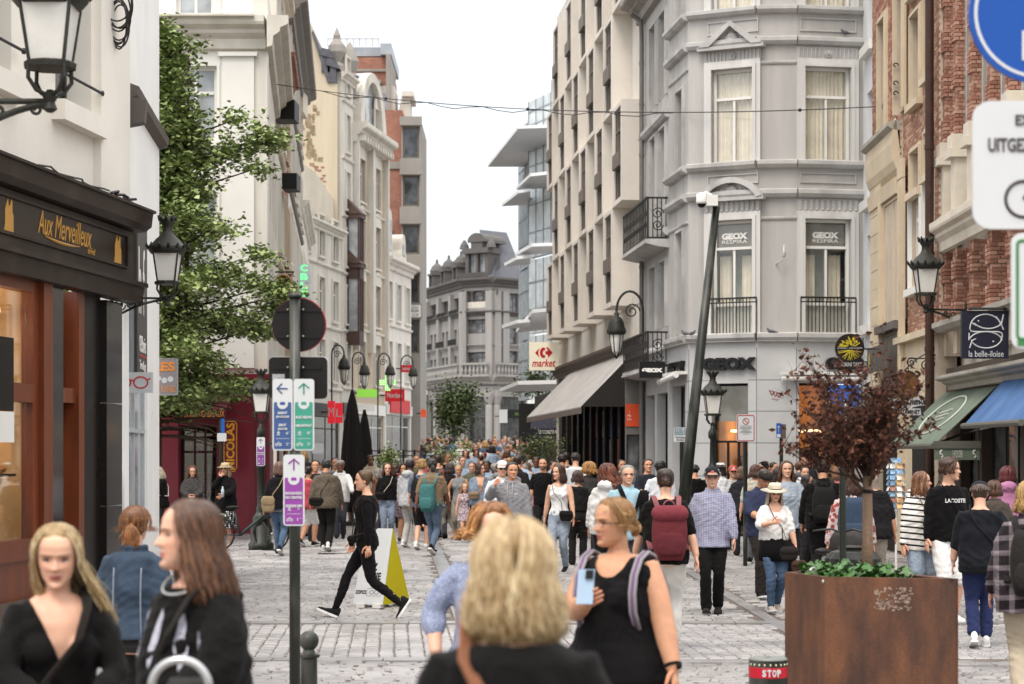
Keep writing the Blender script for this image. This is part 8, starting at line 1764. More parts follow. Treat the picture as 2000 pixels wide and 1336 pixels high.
g.build('sticker_remains',M('sticker_film','#8d7a6c',rough=.35,var=.4,scale=20),pl_)
f_=Fr(pv[0],pv[1]);g=MB();g.ball(f_.p(f_.L-.02,.0,zt-.03),.012,8,6);g.build('bolt',M('bolt_steel','#b9b4a8'),pl_)
g=MB();g.add([(cxy.x+(p[0]-cxy.x)*.96,cxy.y+(p[1]-cxy.y)*.96,zt-.05)for p in pv],[tuple(range(n))]);g.build('soil',M('soil','#2b2119',rough=1,var=.3,bump=.6,bscale=40),pl_)
LEAF=M('ivy_leaf','#3f6b2a',rough=.45,var=.35,scale=9,spec=.5);gr=thing('ground_ivy','bright green lobed leaves growing in the rusty planter','plant',(2.3,13.4,zt-.05));lm=MB();pts=[(0,0,0)];
for i in range(11):a=R(-70+320*i/10-90+-0);r_=.032*(1 if i%2 else.72);pts.append((r_*math.cos(a),r_*math.sin(a)+.012,.006*math.sin(a*2)))
lm.add(pts,[(0,i,i+1)for i in range(1,11)]);lme=lm.mesh('leaf',LEAF,True)
for i in range(230):
 u=rs.random();q=V((rs.uniform(1.9,2.62),rs.uniform(12.98,13.62),0))
 f_ok=all((V(pv[(j+1)%n])-V(pv[j])).x*(q.y-pv[j][1])-(V(pv[(j+1)%n])-V(pv[j])).y*(q.x-pv[j][0])>.03 for j in range(n))
 if not f_ok:continue
 hgt=rs.uniform(-.03,.075)*(1-abs(q.x-2.25)*1.1);s_=rs.uniform(.7,1.5);m4=Matrix.Translation(V((q.x,q.y,zt+hgt))-ROOT[gr.name])@Matrix.Rotation(rs.uniform(0,6.28),4,'Z')@Matrix.Rotation(rs.uniform(-.7,.9),4,'X')@Matrix.Rotation(rs.uniform(-.6,.6),4,'Y')@Matrix.Scale(s_,4);inst(lme,'leaf',gr,m4)
dt=thing('dry_tree','young tree with withered red brown leaves in the rusty planter','tree',(2.37,13.35,zt-.05));BARK=M('pale_bark','#7a6452',rough=.85,var=.3,scale=8,streak=True,bump=.5,bscale=40);g=MB();b0=V((2.37,13.35,zt-.06));tp=V((2.375,13.35,Z(930,13.35)));g.tube([b0,b0.lerp(tp,.4)+V((.006,0,0)),tp],[.042,.037,.031],12);g.build('trunk',BARK,dt,smooth=True);g=MB();g.tube([b0+V((.02,-.05,.06)),b0+V((-.05,-.03,.05)),b0+V((.05,.02,.05))],.018,6);g.tube([tp+V((.033*math.cos(a),.033*math.sin(a),-.10))for a in[2*PI*i/10 for i in range(11)]],.014,6);g.build('tree_tie',BLACK,dt)
tw=MB();lf=MB();ends=[];rs=random.Random(21)
def twig(p,d_,L_,r_,lev):
 q=p.copy();pts=[q.copy()];dd=d_.copy()
 for k in range(5):dd=(dd+V((rs.gauss(0,.13),rs.gauss(0,.13),rs.gauss(.07,.1)))).normalized();q=q+dd*L_/5;pts.append(q.copy())
 tw.tube(pts,[r_*(1-.16*k)for k in range(6)],5 if lev<2 else 4)
 if lev<3:
  for k in range((7,6,4)[lev]):j=rs.randrange(1,6);a=rs.uniform(0,6.28);nd=(dd*.75+V((math.cos(a),math.sin(a),rs.uniform(-.1,.7)))*(.8 if lev else.75)).normalized();twig(pts[j],nd,L_*rs.uniform(.45,.75),r_*.55,lev+1)
 if lev>=1:
  for k in range(rs.randint(5,9)):ends.append((pts[rs.randrange(1,6)]+V((rs.gauss(0,.012),rs.gauss(0,.012),rs.gauss(0,.012))),dd))
for i in range(9):a=2*PI*i/9+rs.uniform(-.3,.3);twig(tp-V((0,0,rs.uniform(0,.14))),V((math.cos(a)*.75-.33,math.sin(a)*.75,rs.uniform(.35,1.3))).normalized(),rs.uniform(.32,.52),.012,0)
for i in range(8):a=rs.uniform(0,6.28);twig(tp,V((math.cos(a)*.5-.22,math.sin(a)*.5,1)).normalized(),rs.uniform(.34,.58),.007,1)
tw.build('branches',M('twig_bark','#4a382e',rough=.9),dt)
for p,dd in ends:
 if rs.random()<.77:continue
 a=rs.uniform(0,6.28);ax=V((math.cos(a),math.sin(a),rs.uniform(-1.2,.1))).normalized();sd_=ax.cross(V((rs.gauss(0,1),rs.gauss(0,1),.3))).normalized();L_=rs.uniform(.03,.06);w_=L_*rs.uniform(.22,.36);cu=ax.cross(sd_)*L_*.25
 lf.add([p,p+ax*L_*.5+sd_*w_+cu,p+ax*L_,p+ax*L_*.5-sd_*w_+cu,p+ax*L_*.5],[(0,1,4),(1,2,4),(2,3,4),(3,0,4)])
lf.build('crown',bricks_mat('dry_leaves','#34201a','#4c2c22','#6d4636'),dt,kind='stuff')
# big green tree, far tree, bushes
def leafmat(key,a,b_,c):
 m=bricks_mat(key,a,b_,c);nodes(m)[1].inputs['Roughness'].default_value=.55;return m
gt=thing('ginkgo_tree','tall green tree with layered sprays before the white corner house','tree',(X(292,42.5),42.5,0));d=42.5;tx=X(296,d);rs=random.Random(17);tr=MB();tr.tube([(tx,d,0),(tx+.05,d,2),(tx+.05,d+.1,5),(tx,d,9),(tx+.1,d,11)],[.2,.17,.14,.09,.03],10)
for u in(313,350,366):tr.tube([(tx+.05,d,2.4),(X(u,d),d-.2,4.5),(X(u+2,d),d-.1,7),(X(u+3,d),d,10+rs.uniform(-1,.8))],[.06,.05,.04,.012],7)
tr.build('trunk',M('ginkgo_bark','#4a3f34',rough=.9,var=.3,scale=5,bump=.5,bscale=20),gt,smooth=True)
br_=MB();cl=[]
env=[(2.6,2.0),(3.0,2.35),(3.9,2.75),(5.0,2.8),(6.1,2.45),(6.9,1.85),(7.9,1.45),(8.6,1.2),(9.4,.95),(10.4,.7),(11.2,.15)]
zs_,ws_=[e_[0]for e_ in env],[e_[1]for e_ in env]
for i in range(185):
 z=2.5+8.6*(rs.random()**1.12);a=rs.uniform(0,2*PI);Wd=float(np.interp(z,zs_,ws_));L_=Wd*rs.uniform(.62,1.08);el=rs.uniform(-.12,.30)if z>4 else rs.uniform(-.22,.15);p=V((tx,d,z-.3));dirv=V((math.cos(a),math.sin(a),0));pts=[]
 for k in range(9):t=k/8;pts.append(p+dirv*L_*t+V((rs.gauss(0,.04),rs.gauss(0,.04),L_*el*t+.10*math.sin(t*PI)*L_*.5)))
 br_.tube(pts,[.035*(1-.8*k/8)for k in range(9)],5)
 for k in range(1,9):
  for _ in range(5 if k>3 else 3):cl.append((pts[k]+V((rs.gauss(0,.16),rs.gauss(0,.16),rs.gauss(.02,.13))),rs.uniform(.10,.20)))
for u,v_,w_ in((490,285,1.0),(520,268,.6),(545,272,.4),(470,230,.5),(455,300,.6),(500,330,.5),(515,500,.6),(540,600,.8),(556,575,.5),(520,560,.8),(505,640,.9),(360,90,.3),(355,120,.3)):
 c=P(u,v_,d);
 for _ in range(int(40*w_)):cl.append((c+V((rs.gauss(0,.2*w_+.08),rs.gauss(0,.3),rs.gauss(0,.10*w_+.03))),rs.uniform(.09,.16)))
 br_.tube([V((tx,d,c.z-.5)),V((tx,d,c.z-.5)).lerp(c,.5)+V((0,0,-.1)),c],[.04,.025,.01],5)
for i in range(520):
 z=rs.uniform(2.9,10.6);a=rs.uniform(0,6.28);q=float(np.interp(z,zs_,ws_))*.78*math.sqrt(rs.random());cl.append((V((tx+q*math.cos(a),d+q*math.sin(a),z)),rs.uniform(.12,.22)))
br_.build('branches',M('ginkgo_bark','#4a3f34'),gt)
lf=MB()
for c,r_ in cl:
 if c.z<(2.75 if c.x<X(400,d)else 3.05):continue
 for _ in range(12):
  p=c+V((rs.gauss(0,r_),rs.gauss(0,r_),rs.gauss(0,r_*.5)));a=rs.uniform(0,6.28);up=V((rs.gauss(0,.55),rs.gauss(0,.55),1)).normalized();x_=up.cross(V((math.cos(a),math.sin(a),0))).normalized();y_=up.cross(x_);s_=rs.uniform(.042,.078)
  lf.add([p-y_*s_*.8,p+x_*s_+y_*s_*.35,p+y_*s_*.75,p-x_*s_+y_*s_*.35],[(0,1,2,3)])
lf.build('crown',leafmat('ginkgo_leaves','#5f7040','#7d8d52','#a0ab74'),gt,kind='stuff')
def bushy(name,label,cat,c,rad,n,mats,trunk=None,size=.06,group=None,seed=1):
 r=thing(name,label,cat,(c[0],c[1],trunk[1]if trunk else c[2]-rad[2]),group=group);rs=random.Random(seed);lf=MB();cs=[(V(c)+V((rs.gauss(0,.45)*rad[0],rs.gauss(0,.45)*rad[1],rs.gauss(0,.45)*rad[2])),rs.uniform(.18,.42))for _ in range(26)]
 if trunk:
  g=MB();g.tube([(c[0],c[1],trunk[1]),(c[0],c[1],c[2])],trunk[0],8)
  for q,w_ in cs[:10]:g.tube([(c[0],c[1],c[2]-rad[2]*.7),q],trunk[0]*.35,5)
  g.build('trunk',M('ginkgo_bark','#4a3f34'),r)
 for _ in range(n):
  q,w_=cs[rs.randrange(len(cs))];p=q+V((rs.gauss(0,w_*rad[0]),rs.gauss(0,w_*rad[1]),rs.gauss(0,w_*rad[2])));a=rs.uniform(0,6.28);up=V((rs.gauss(0,.8),rs.gauss(0,.8),1)).normalized();x_=up.cross(V((math.cos(a),math.sin(a),0))).normalized();y_=up.cross(x_);s_=size*rs.uniform(.7,1.4);lf.add([p-y_*s_,p+x_*s_*.6,p+y_*s_,p-x_*s_*.6],[(0,1,2,3)])
 lf.build('crown' if trunk else 'foliage',mats,r,kind='stuff');return r
OLIVE=leafmat('olive_leaves','#2c3820','#46552f','#66704a');bushy('street_tree','round dark olive green tree before the mansard building','tree',(X(886,118),118,Z(792,118)),(1.25,1.25,1.35),5200,OLIVE,(.09,gz(118)),.10);bushy('young_tree','slim pale tree leaning over the glass building canopy','tree',(X(1052,95),95,Z(748,95)),(1.0,.8,.55),1300,OLIVE,(.05,gz(95)),.08,seed=3)
PG=leafmat('pale_leaves','#5a6a35','#7d8c50','#a8b080')
for i,(u,v_,d,s_,w_,m_)in enumerate(((757,897,48,(.22,.2,.2),'by the standing woman in glasses',PG),(868,893,62,(.45,.4,.45),'at the terrace end',PG),(1040,882,62,(.5,.4,.45),'under the book shop awning',OLIVE),(1070,872,64,(.5,.4,.5),'right beneath the navy awning',PG),(905,880,80,(.4,.4,.4),'before the distant crowd',PG))):bushy('potted_bush','leafy terrace bush '+w_,'bush',P(u,v_,d),s_,900,m_,None,.035,'terrace bushes',i+5)
# terrace, parasols, far shop signs
for u,vt,d,w_,lab in((688,762,52,.5,'tall closed black parasol behind the walking woman'),(712,800,54,.42,'shorter closed black parasol right of the tall one')):
 x=X(u,d);g0=gz(d);r=thing('closed_parasol',lab,'parasol',(x,d,g0),group='closed black parasols');zt_=Z(vt,d);g=MB();h_=zt_-g0;g.lathe([(w_*.36,.35),(w_*.5,.5),(w_*.55,h_*.45),(w_*.42,h_*.7),(w_*.22,h_*.9),(.03,h_)],(x,d,g0),22,wob=lambda a,j:1+(.14 if a%2 else-.12)+(.08 if a%5==0 else 0));g.build('folded_canopy',M('parasol_black','#1b1816',rough=.85,var=.2),r);g=MB();g.lathe([(.3,0),(.3,.1),(.04,.12),(.03,.6)],(x,d,g0),12);g.build('base',IRON,r)
fe=thing('terrace_fence','black metal terrace railing behind the crowd','fence',(X(800,66),66,gz(66)));f_=Fr((X(716,62),62),(X(905,76),76));g0=gz(66);n=9
for i in range(n+1):s=f_.L*i/n;g=MB();g.fb(f_,s-.03,s+.03,-.03,.03,gz(f_.p(s,0,0)[1]),Z(880,66)+.03);g.build('post',IRON,fe)
for z in(Z(881,66),Z(890,66),g0+.3):g=MB();g.fb(f_,0,f_.L,-.02,.02,z-.02,z+.02);g.build('rail',IRON,fe)
def fsign(name,label,u0,u1,v0,v1,d,mat,words=None,lm=None,vert=False,dep=.12,lf=.75):
 r=thing(name,label,'sign',P((u0+u1)/2,(v0+v1)/2,d));f_=FRONT(X(u0,d),X(u1,d),d);z0,z1=Z(v1,d),Z(v0,d);g=MB();g.fb(f_,0,f_.L,-dep,0,z0,z1);g.build('panel',mat,r);g=MB();g.fb(f_,-.25,0,-dep*.7,-dep*.4,(z0+z1)/2-.03,(z0+z1)/2+.03);g.build('bracket',IRON,r)
 if words:
  if vert:
   for i,ch in enumerate(words):text(ch,f_,f_.L/2,.01,z1-(z1-z0)*(i+.5)/len(words),.4,lm,r,width=f_.L*.55,height=(z1-z0)/len(words)*.7)
  else:text(words,f_,f_.L/2,.01,(z0+z1)/2,.4,lm,r,width=f_.L*lf,height=(z1-z0)*.4)
 return r
NEON=M_emit('green_neon','#5cf08a',1.2);fsign('neon_sign','pale vertical sign with green neon capital letters',582,606,515,583,80,M('pale_sign','#c4d0cf'),'CBLT',NEON,True)
fsign('red_box_sign','red glowing box sign left of the closed parasols',640,654,783,827,70,M_emit('red_lit','#c3202c',.5),'M',SIGNW,False);fsign('red_box_sign','red lit box sign with white letters beside its twin',655,669,787,826,72,M_emit('red_lit','#c3202c',.5),'L',SIGNW,False)
fsign('green_shop_sign','bright green shop fascia board left of the pharmacy cross',697,736,760,776,104,M_emit('green_lit','#7bb83f',.4));fsign('white_shop_board','plain white board under the green shop fascia',697,731,789,803,103,WHITE);fsign('red_shop_sign','red shop sign with white lettering on grey surround',752,790,760,784,100,REDS,'Nordsee',SIGNW);fsign('betting_sign','small red sign with white word under the gooseneck lamp',783,806,713,727,98,REDS,'Ladbrokes',SIGNW);fsign('arabic_letter_sign','white hanging sign with black scroll letter',610,632,866,886,60,SIGNW)
r=thing('pharmacy_cross','green lit pharmacy cross hanging over the left pavement','sign',P(757,747,92));d=92;f_=FRONT(0,1,d);s,z,k=X(757,d),Z(747,d),d/F;g=MB();a,b_=5.5*k,16.5*k;g.prism(f_,[(s+x,z+y)for x,y in((-a,-b_),(a,-b_),(a,-a),(b_,-a),(b_,a),(a,a),(a,b_),(-a,b_),(-a,a),(-b_,a),(-b_,-a),(-a,-a))],-.15,0);g.build('cross_body',M_emit('cross_green','#5fae3c',.5),r);g=MB()
for i in range(-4,5):
 for j in range(-4,5):
  if(abs(i)<=1 or abs(j)<=1):g.ball((s+i*3.6*k,d-.01,z+j*3.6*k),.022,6,4)
g.build('lamp_dots',M_emit('cross_dots','#e9ffd8',1.5),r)
r=thing('pub_sign','round black pub sign with harp and cream lettering by the tree tip','sign',P(553,545,56));d=56;f_=FRONT(0,1,d);s,z,k=X(553,d),Z(553,d),d/F;g=MB();g.prism(f_,shift(disc(17*k,26),s,z),-.1,0);g.build('disc',M('sign_brown_black','#231b17'),r);text('GUINNESS',f_,s,.01,z-2*k,.1,GOLD,r,width=26*k,height=6*k);g=MB();g.tube([f_.p(s+16*k*math.cos(a),.01,z+16*k*math.sin(a))for a in[2*PI*i/24 for i in range(25)]],.02,5);g.tube([f_.p(s-3*k,.01,z+3*k),f_.p(s-3*k,.01,z+11*k),f_.p(s+4*k,.01,z+9*k),f_.p(s-3*k,.01,z+3*k)],.015,4);g.build('gold_ring',GOLD,r);g=MB();g.tube([f_.p(s-1,-.05,z+22*k),f_.p(s+.3,-.05,z+22*k),f_.p(s+.2,-.05,z+16*k)],.025,5);g.build('bracket',IRON,r)
fsign('small_blue_sign','small white post sign with blue square before the mansard building',975,991,800,826,110,SIGNW,None);fsign('cable_banner','tiny orange board near the far left shops',822,832,800,815,110,M('orange_print','#d6512c'))
w_=thing('overhead_wire','thin overhead wire sagging across the whole street','cable',P(1000,193,45));pts=[P(300+0*u,0,1)for u in()];a,b_=P(510,160,52),P(1716,208,39.5);g=MB();N_=40;ln_=[a.lerp(b_,i/N_)-V((0,0,.38*4*(i/N_)*(1-i/N_)))for i in range(N_+1)];g.tube(ln_,.011,5);ln2=[p+V((0,0,-.10*math.sin(i*.8)**2))for i,p in enumerate(ln_[5:30])];g.tube(ln2,.010,5)
for i in(10,20,36):g.ball(ln_[i],.04,8,5)
g.tube([b_,P(1775,188,37)],.008,4);g.tube([b_,P(1775,230,37)],.008,4);g.build('wire',IRON,w_)
# A-board, bicycles, hoop, pigeons
ab=thing('sandwich_board','white sandwich board with yellow edges behind the walking woman in black','signboard',(X(732,24),24,.02));d=24;a0,b0=(X(689,d),d-.02),(X(748,d),d-.14);f_=Fr(a0,b0);L_=f_.L;zt=Z(1033,d);YELB=M('board_yellow','#b3a413',rough=.5,var=.06);top=.17
def slope(s,z,o=0):q=f_.p(s,o,0);n2=f_.n;t_=z/zt;return(q[0]-n2.x*0.22*t_+(X(762,d)-X(748,d))*t_*.55,q[1]-n2.y*.22*t_,z)
g=MB();P4=[slope(0,.06),slope(L_,.06),slope(L_,zt),slope(0.04,zt)];nn=V((f_.n.x,f_.n.y,.2))*.012;g.add([tuple(V(p)+nn)for p in P4]+P4,[(0,1,2,3),(7,6,5,4),(0,4,5,1),(1,5,6,2),(2,6,7,3),(3,7,4,0)]);fpn=g.build('front_panel',SIGNW,ab)
g=MB();back=[(p[0]+f_.n.x*-.55*(1-i_)+.12*(1-i_),p[1]-f_.n.y*.55*(1-i_),p[2])for p,i_ in zip(P4,(0,0,1,1))];g.add([tuple(V(p)-nn)for p in back]+back,[(0,1,2,3),(7,6,5,4),(0,4,5,1),(1,5,6,2),(2,6,7,3),(3,7,4,0)]);g.add([P4[1],back[1],back[2],P4[2]],[(0,1,2,3)]);g.build('yellow_side',YELB,ab)
g=MB()
for s in(.05,L_-.12):g.fb(f_,s,s+.1,-.1,.02,0.02,.07)
g.build('foot',WHITE,ab)
def board_text(word,s,z,w_,h_,bold=.004):
 me=text_geom(word,.1,bold=bold,depth=.001);nv=len(me.vertices);a=np.zeros(nv*3);me.vertices.foreach_get('co',a);a=a.reshape(-1,3);mid=(a.max(0)+a.min(0))/2;a[:,:2]-=mid[:2];a[:,0]*=w_/np.ptp(a[:,0]);a[:,1]*=h_/np.ptp(a[:,1]);out=[V(slope(s+p[0],z+p[1]))+nn*1.15 for p in a];me.vertices.foreach_set('co',np.array([tuple(q-ROOT[ab.name])for q in out]).ravel());me.materials.append(LETB);me.update();o=bpy.data.objects.new('lettering',me);COL.objects.link(o);o.parent=fpn
k=d/F;zz2=lambda v_:(1194-v_)*k*1.0
board_text('EZ',L_*.42,zz2(1096),13*k,13*k);board_text('RMEZ',L_*.43,zz2(1112),30*k,14*k);board_text('MIE',L_*.66,zz2(1130),20*k,14*k);board_text('IZIPIZI',L_*.22,zz2(1161),22*k,7*k);g=MB()
for c in(-5,5):g.tube([V(slope(L_*.66+c*k+4.2*k*math.cos(a),zz2(1161)+3.6*k*math.sin(a)))+nn*1.1 for a in[2*PI*i/14 for i in range(15)]],.003,4)
g.tube([V(slope(L_*.66+a*k,zz2(1161)+b*k))+nn*1.1 for a,b in((-15,-7),(15,-7),(15,7),(-15,7),(-15,-7))],.0018,4);g.build('spectacles_print',LETB,fpn)
def bike(x,y,yaw,col,label,k=1.0,basket=True,guard=None):
 r=thing('bicycle',label,'bicycle',(x,y,.02),yaw);ROOT[r.name]=None;F_=M('bike_'+col,col,rough=.4,var=.06);R_=.32
 for sx in(-.52,.52):
  g=MB();g.tube([(sx+R_*math.cos(a),0,R_+R_*math.sin(a))for a in[2*PI*i/28 for i in range(29)]],.020,6);wh=cmesh(g,'wheel',M('tyre','#1a1918',rough=.7),r)
  g=MB();[g.tube([(sx,0,R_),(sx+(R_-.02)*math.cos(a),0,R_+(R_-.02)*math.sin(a))],.0022,3)for a in[2*PI*i/14 for i in range(14)]];g.ball((sx,0,R_),(.03,.05,.03),8,6);cmesh(g,'spoke',M('bolt_steel','#b9b4a8'),wh)
  g=MB();g.tube([(sx+(R_+.035)*math.cos(a),0,R_+(R_+.035)*math.sin(a))for a in[R(10+170*i/14)for i in range(15)]],.016,5);cmesh(g,'mudguard',guard or F_,r)
 g=MB();g.tube([(.52,0,R_),(.40,0,.78),(.36,0,.98)],.02,7);g.tube([(.41,0,.72),(.05,0,.42),(-.08,0,.30)],.03,7);g.tube([(-.08,0,.28),(-.20,0,.78)],.02,7);g.tube([(-.52,0,R_),(-.08,0,.29)],.015,6);g.tube([(-.52,0,R_),(-.17,0,.66)],.013,6);cmesh(g,'frame',F_,r)
 g=MB();g.tube([(.36,0,1.0),(.38,.12,1.04),(.25,.28,1.02)],.013,6);g.tube([(.36,0,1.0),(.38,-.12,1.04),(.25,-.28,1.02)],.013,6);cmesh(g,'handlebar',IRON,r);g=MB();g.ball((-.23,0,.83),(.13,.08,.035),12,6);cmesh(g,'saddle',BLACK,r)
 if basket:g=MB();rbox(g,V((.55,0,.88)),.30,.34,.26,0,12,3,.3);cmesh(g,'basket',M('basket_grey','#33302d',rough=.7),r)
 return r
bike(X(478,38.3),38.3,R(6),'#2d3a38','grey rental bicycle with mint hub beside the lantern post',guard=M('grey_guard','#3a3a3a'));bike(X(1622,21),21,R(62),'#b9bab8','white folding bicycle standing behind the rusty planter',basket=True);bike(X(1352,37),37,R(70),'#3a3a3a','dark bicycle parked at the leaning pole foot',basket=False)
r=thing('metal_hoop','shiny blurred steel hoop of a luggage cart at the bottom edge','cart',(X(352,6.0),6.0,0));g=MB();d=5.9;g.tube([(X(352,d)+.085*math.cos(a),d,Z(1345,d)+.085*math.sin(a))for a in[PI*i/16 for i in range(17)]],.013,10);g.tube([(X(352,d)-.085,d,.0),(X(352,d)-.085,d,Z(1345,d))],.013,8);g.tube([(X(352,d)+.085,d,.0),(X(352,d)+.085,d,Z(1345,d))],.013,8);g.build('hoop',M('steel','#b5b5b3',rough=.2,metal=.9),r,smooth=True);g=MB();rbox(g,V((X(352,d),d+.1,Z(1375,d))),.13,.1,.13);g.build('pad',BLACK,r,smooth=True)
def pigeon(p,yaw,label):
 r=thing('pigeon',label,'pigeon',p,yaw);r.scale=(.68,)*3;ROOT[r.name]=None;g=MB();g.tube([(-.20,0,.085),(-.12,0,.09),(-.04,0,.10),(.05,0,.115),(.09,0,.15),(.105,0,.185),(.13,0,.19),(.155,0,.18)],[.012,.026,.052,.056,.040,.028,.026,.006],10);cmesh(g,'body',M('pigeon_grey','#5a5a60',rough=.6,var=.3,scale=12),r);g=MB();[g.tube([(0,s_,.06),(0,s_,0),(.025,s_,0)],.005,4)for s_ in(-.02,.02)];cmesh(g,'leg',M('pigeon_leg','#8a4a3d'),r)
pigeon(V(f2.p(f2.s_at(1349),.1,zz(661)+.02))if False else V((X(1338,42.5),42.4,zz(664)+.085)),2.6,'dark pigeon perched on the shop cornice near the leaning pole');pigeon(V((X(1350,42.5),42.4,zz(664)+.085)),.4,'brownish pigeon beside another on the shop cornice corner');pigeon(V((X(1507,41.9),41.93,zz(655)+.0)),3.0,'grey pigeon on the shop cornice beneath the wall candle');pigeon(V((X(1652,42),42.06,zz(71))),3.3,'pigeon resting on the upper right window ledge')
dg_=thing('drain_grate','dark rectangular drain grate set in the cobbles','drain',(X(650,37),37,.02));
for i in range(14):g=MB();x=X(622,37)+i*.042;g.box((x,36.8,.02),(x+.018,37.2,.034));g.build('grate_bar',IRON,dg_)
# the people, nearest first
def T(kind,col,sl=.5,**k):return dict(kind=kind,col=col,sleeve=sl,**k)
def B(kind,col,ln=1.0,**k):return dict(kind=kind,col=col,len=ln,**k)
BK,NV,WH='#110f0e','#1c2030','#d9d6d0'
JN=lambda c='#525f70':B('jeans',c,pat='denim')
a=person(112,7.15,1.60,22,'woman with long wind blown blond hair in black deep necked top','f','l',hair=('long','#9c8052',1.55,'#eadcb8',(.38,.25,.0)),top=T('long',BK,1.0,cut={'v':.695,'w':.44},arml=.001),bottom=JN('#2a2a2c'),lod=0,pose='walk',amp=.1,look=(-14,10),lid=.02,lips='#a0554c',arms=('front','front'))
sling(a,'black shoulder strap bag of the blond woman at left','#4d443c','#26201c',side=-1,w=.24,hgt=.16,z=.575,r=.014)
q=worn(a,'fur_bundle','brownish fluffy jacket carried over the blond woman arm','jacket');g=MB();rs=random.Random(3)
for i in range(26):t=i/25;g.ball(a.UP((.15-.26*t,-.145-.03*math.sin(t*5),a.k*.575-.02*math.sin(t*9))),(.055,.05,.045),8,6)
o_=cmesh(g,'cloth',M_fab('#6a5644','print','#8f7d66',1.0),q)
a=person(382,6.6,1.695,-38,'young woman with brown hair in black tee printed with pale feathers','f','l',hair=('long','#4a2f1e',1.15,'#7d563a',(.10,.22,0)),top=T('tee',BK,.70,loose=.03,arml=.02,hem=.44,cut={'neck':1}),bottom=JN('#2b3038'),lod=0,pose='walk',amp=.12,look=(-34,-2),lid=.022,lips='#b0605a',arms=('down','front'))
FE=M('feather_print','#a9a9b4',rough=.8,var=.3,scale=30)
for sx,tl in((-.085,.12),(-.02,.18),(.045,-.28),(.092,-.95)):
 g=MB();n=9;c=a.UP((sx*a.k,-.138,.735*a.k));L_=.105 if sx<.08 else.035;vs=[]
 for i in range(n+1):
  t=-1+2*i/n;w_=.019*(1-t*t)**.6*(1 if sx<.08 else.6);x=c.x+tl*t*L_*.5;yy=c.y+.35*abs(c.x)**1.2+.012*(t if t>0 else-t*.3);vs+=[(x-w_,yy,c.z+t*L_),(x+w_,yy-.002,c.z+t*L_)]
 g.add(vs,[(2*i,2*i+1,2*i+3,2*i+2)for i in range(n)]);o_=cmesh(g,'print_feather',FE,a.root,True);m_=o_.modifiers.new('fit','SHRINKWRAP');m_.target=next(c_ for c_ in a.root.children if c_.name.startswith('tee_shirt'));m_.offset=.003;m_.wrap_mode='ABOVE_SURFACE'
g=MB();g.tube([a.UP((.062*math.cos(t)*a.k*.95,(-.004-.050*math.sin(t)-.012*max(0,math.sin(t)))*a.k,(.855-.032*max(0,math.sin(t)))*a.k))for t in[2*PI*i/30 for i in range(31)]],.005,6);q=worn(a,'necklace','silver chain necklace on the woman in feather printed tee','necklace');cmesh(g,'chain',M('steel','#b5b5b3'),q)
sling(a,'thin dark strap across the feather printed black tee','#1c1917','#24201d',side=-1,w=.2,hgt=.14,z=.5,r=.014)
a=person(262,11.3,1.555,176,'woman seen from behind with low ponytail and blue denim jacket','f','l',hair=('pony','#6d4526',1.0,'#a8713f'),top=T('jacket','#334457',1.0,pat='denim',hem=.525,loose=.012,wr=.7),bottom=B('shorts','#2b2826',.48),lod=0,pose='walk',amp=.1)
g=MB();kk=a.k
for sx in(-.05,.05):g.tube([a.UP((sx*kk*(1+.0*i),(.092+.012*math.sin(i/8*PI))*kk,(.535+.25*i/8)*kk))for i in range(9)],.004,4)
o_=cmesh(g,'jacket_seam',M_fab('#7d8896'),a.root)
a=person(1003,4.55,1.70,178,'woman seen from behind with blond bob, black top and tan strap','f','l',1.12,hair=('bob','#94784e',1.35,'#dcc9a2'),top=T('tee',BK,.8,loose=.03,hem=.45,wr=.5),bottom=B('pants','#2a2a2c'),lod=0,pose='stand',look=(4,4))
sling(a,'tan leather strap bag across the back of the blond bob woman','#7d4626','#86502c',side=-1,w=.25,hgt=.18,z=.5,front=True,r=.016)
a=person(955,9.7,1.60,8,'woman with curly ginger blond hair and blue patterned blouse','f','l',1.1,hair=('curly','#8a5a30',.22,'#cf9c5c'),top=T('tee','#7b86a6',.75,pat='print',col2='#98a3bd',sc=2.0,arml=.006,loose=.012,hem=.46,cut={'neck':1}),bottom=B('pants','#3a4660'),lod=0,arms=((-.165,-.03,.56),'front'),look=(8,4),lips='#a85c52')
a=person(1208,9.3,1.645,-24,'stout woman in sleeveless black dress holding a phone','f','m',1.36,hair=('pony','#8a6236',.45,'#d6b27a'),top=T('dress','#0f0d0e',0,hem=.30,flare=.16,loose=.012,cut={'scoop':.785,'sw':.05,'arm':.118},wr=.6),lod=0,pose='walk',amp=.07,look=(-40,2),arms=((-.02,-.20,.72),'down'),glasses='c',lips='#a0544c',shoes='#2a2624')
q=worn(a,'smartphone','pale blue phone in the hand of the woman in black dress','phone');w_=a.wr[0]+a.fdir[0]*.075;g=MB();g.obox(w_+V((-.005,-.035,.06)),[V((1,.35,0)),V((0,.2,1)),V((-.35,1,-.2))],[.037,.078,.005]);cmesh(g,'phone_body',M('phone_blue','#9fb4c8',rough=.25),q,False);g=MB();g.obox(w_+V((.012,-.029,.115)),[V((1,.35,0)),V((0,.2,1)),V((-.35,1,-.2))],[.017,.019,.008]);cmesh(g,'camera_bump',M('lens_black','#141312'),q,False)
q=worn(a,'backpack','rucksack with grey and purple straps on the stout woman','backpack');kk=a.k
for sg in(-1,1):
 for j,c_ in((-1,'#8a8488'),(0,'#6d4a78'),(1,'#8a8488')):
  g=MB();g.tube([a.UP((sg*(.083*kk+j*.012-.0*i),y_*kk,z_*kk))for i,(y_,z_)in enumerate(((.09,.78),(.055,.838),(0,.852),(-.055,.835),(-.098,.79),(-.112,.74),(-.105,.69),(-.07,.64)))],.0085,6);cmesh(g,'strap',M_fab(c_),q)
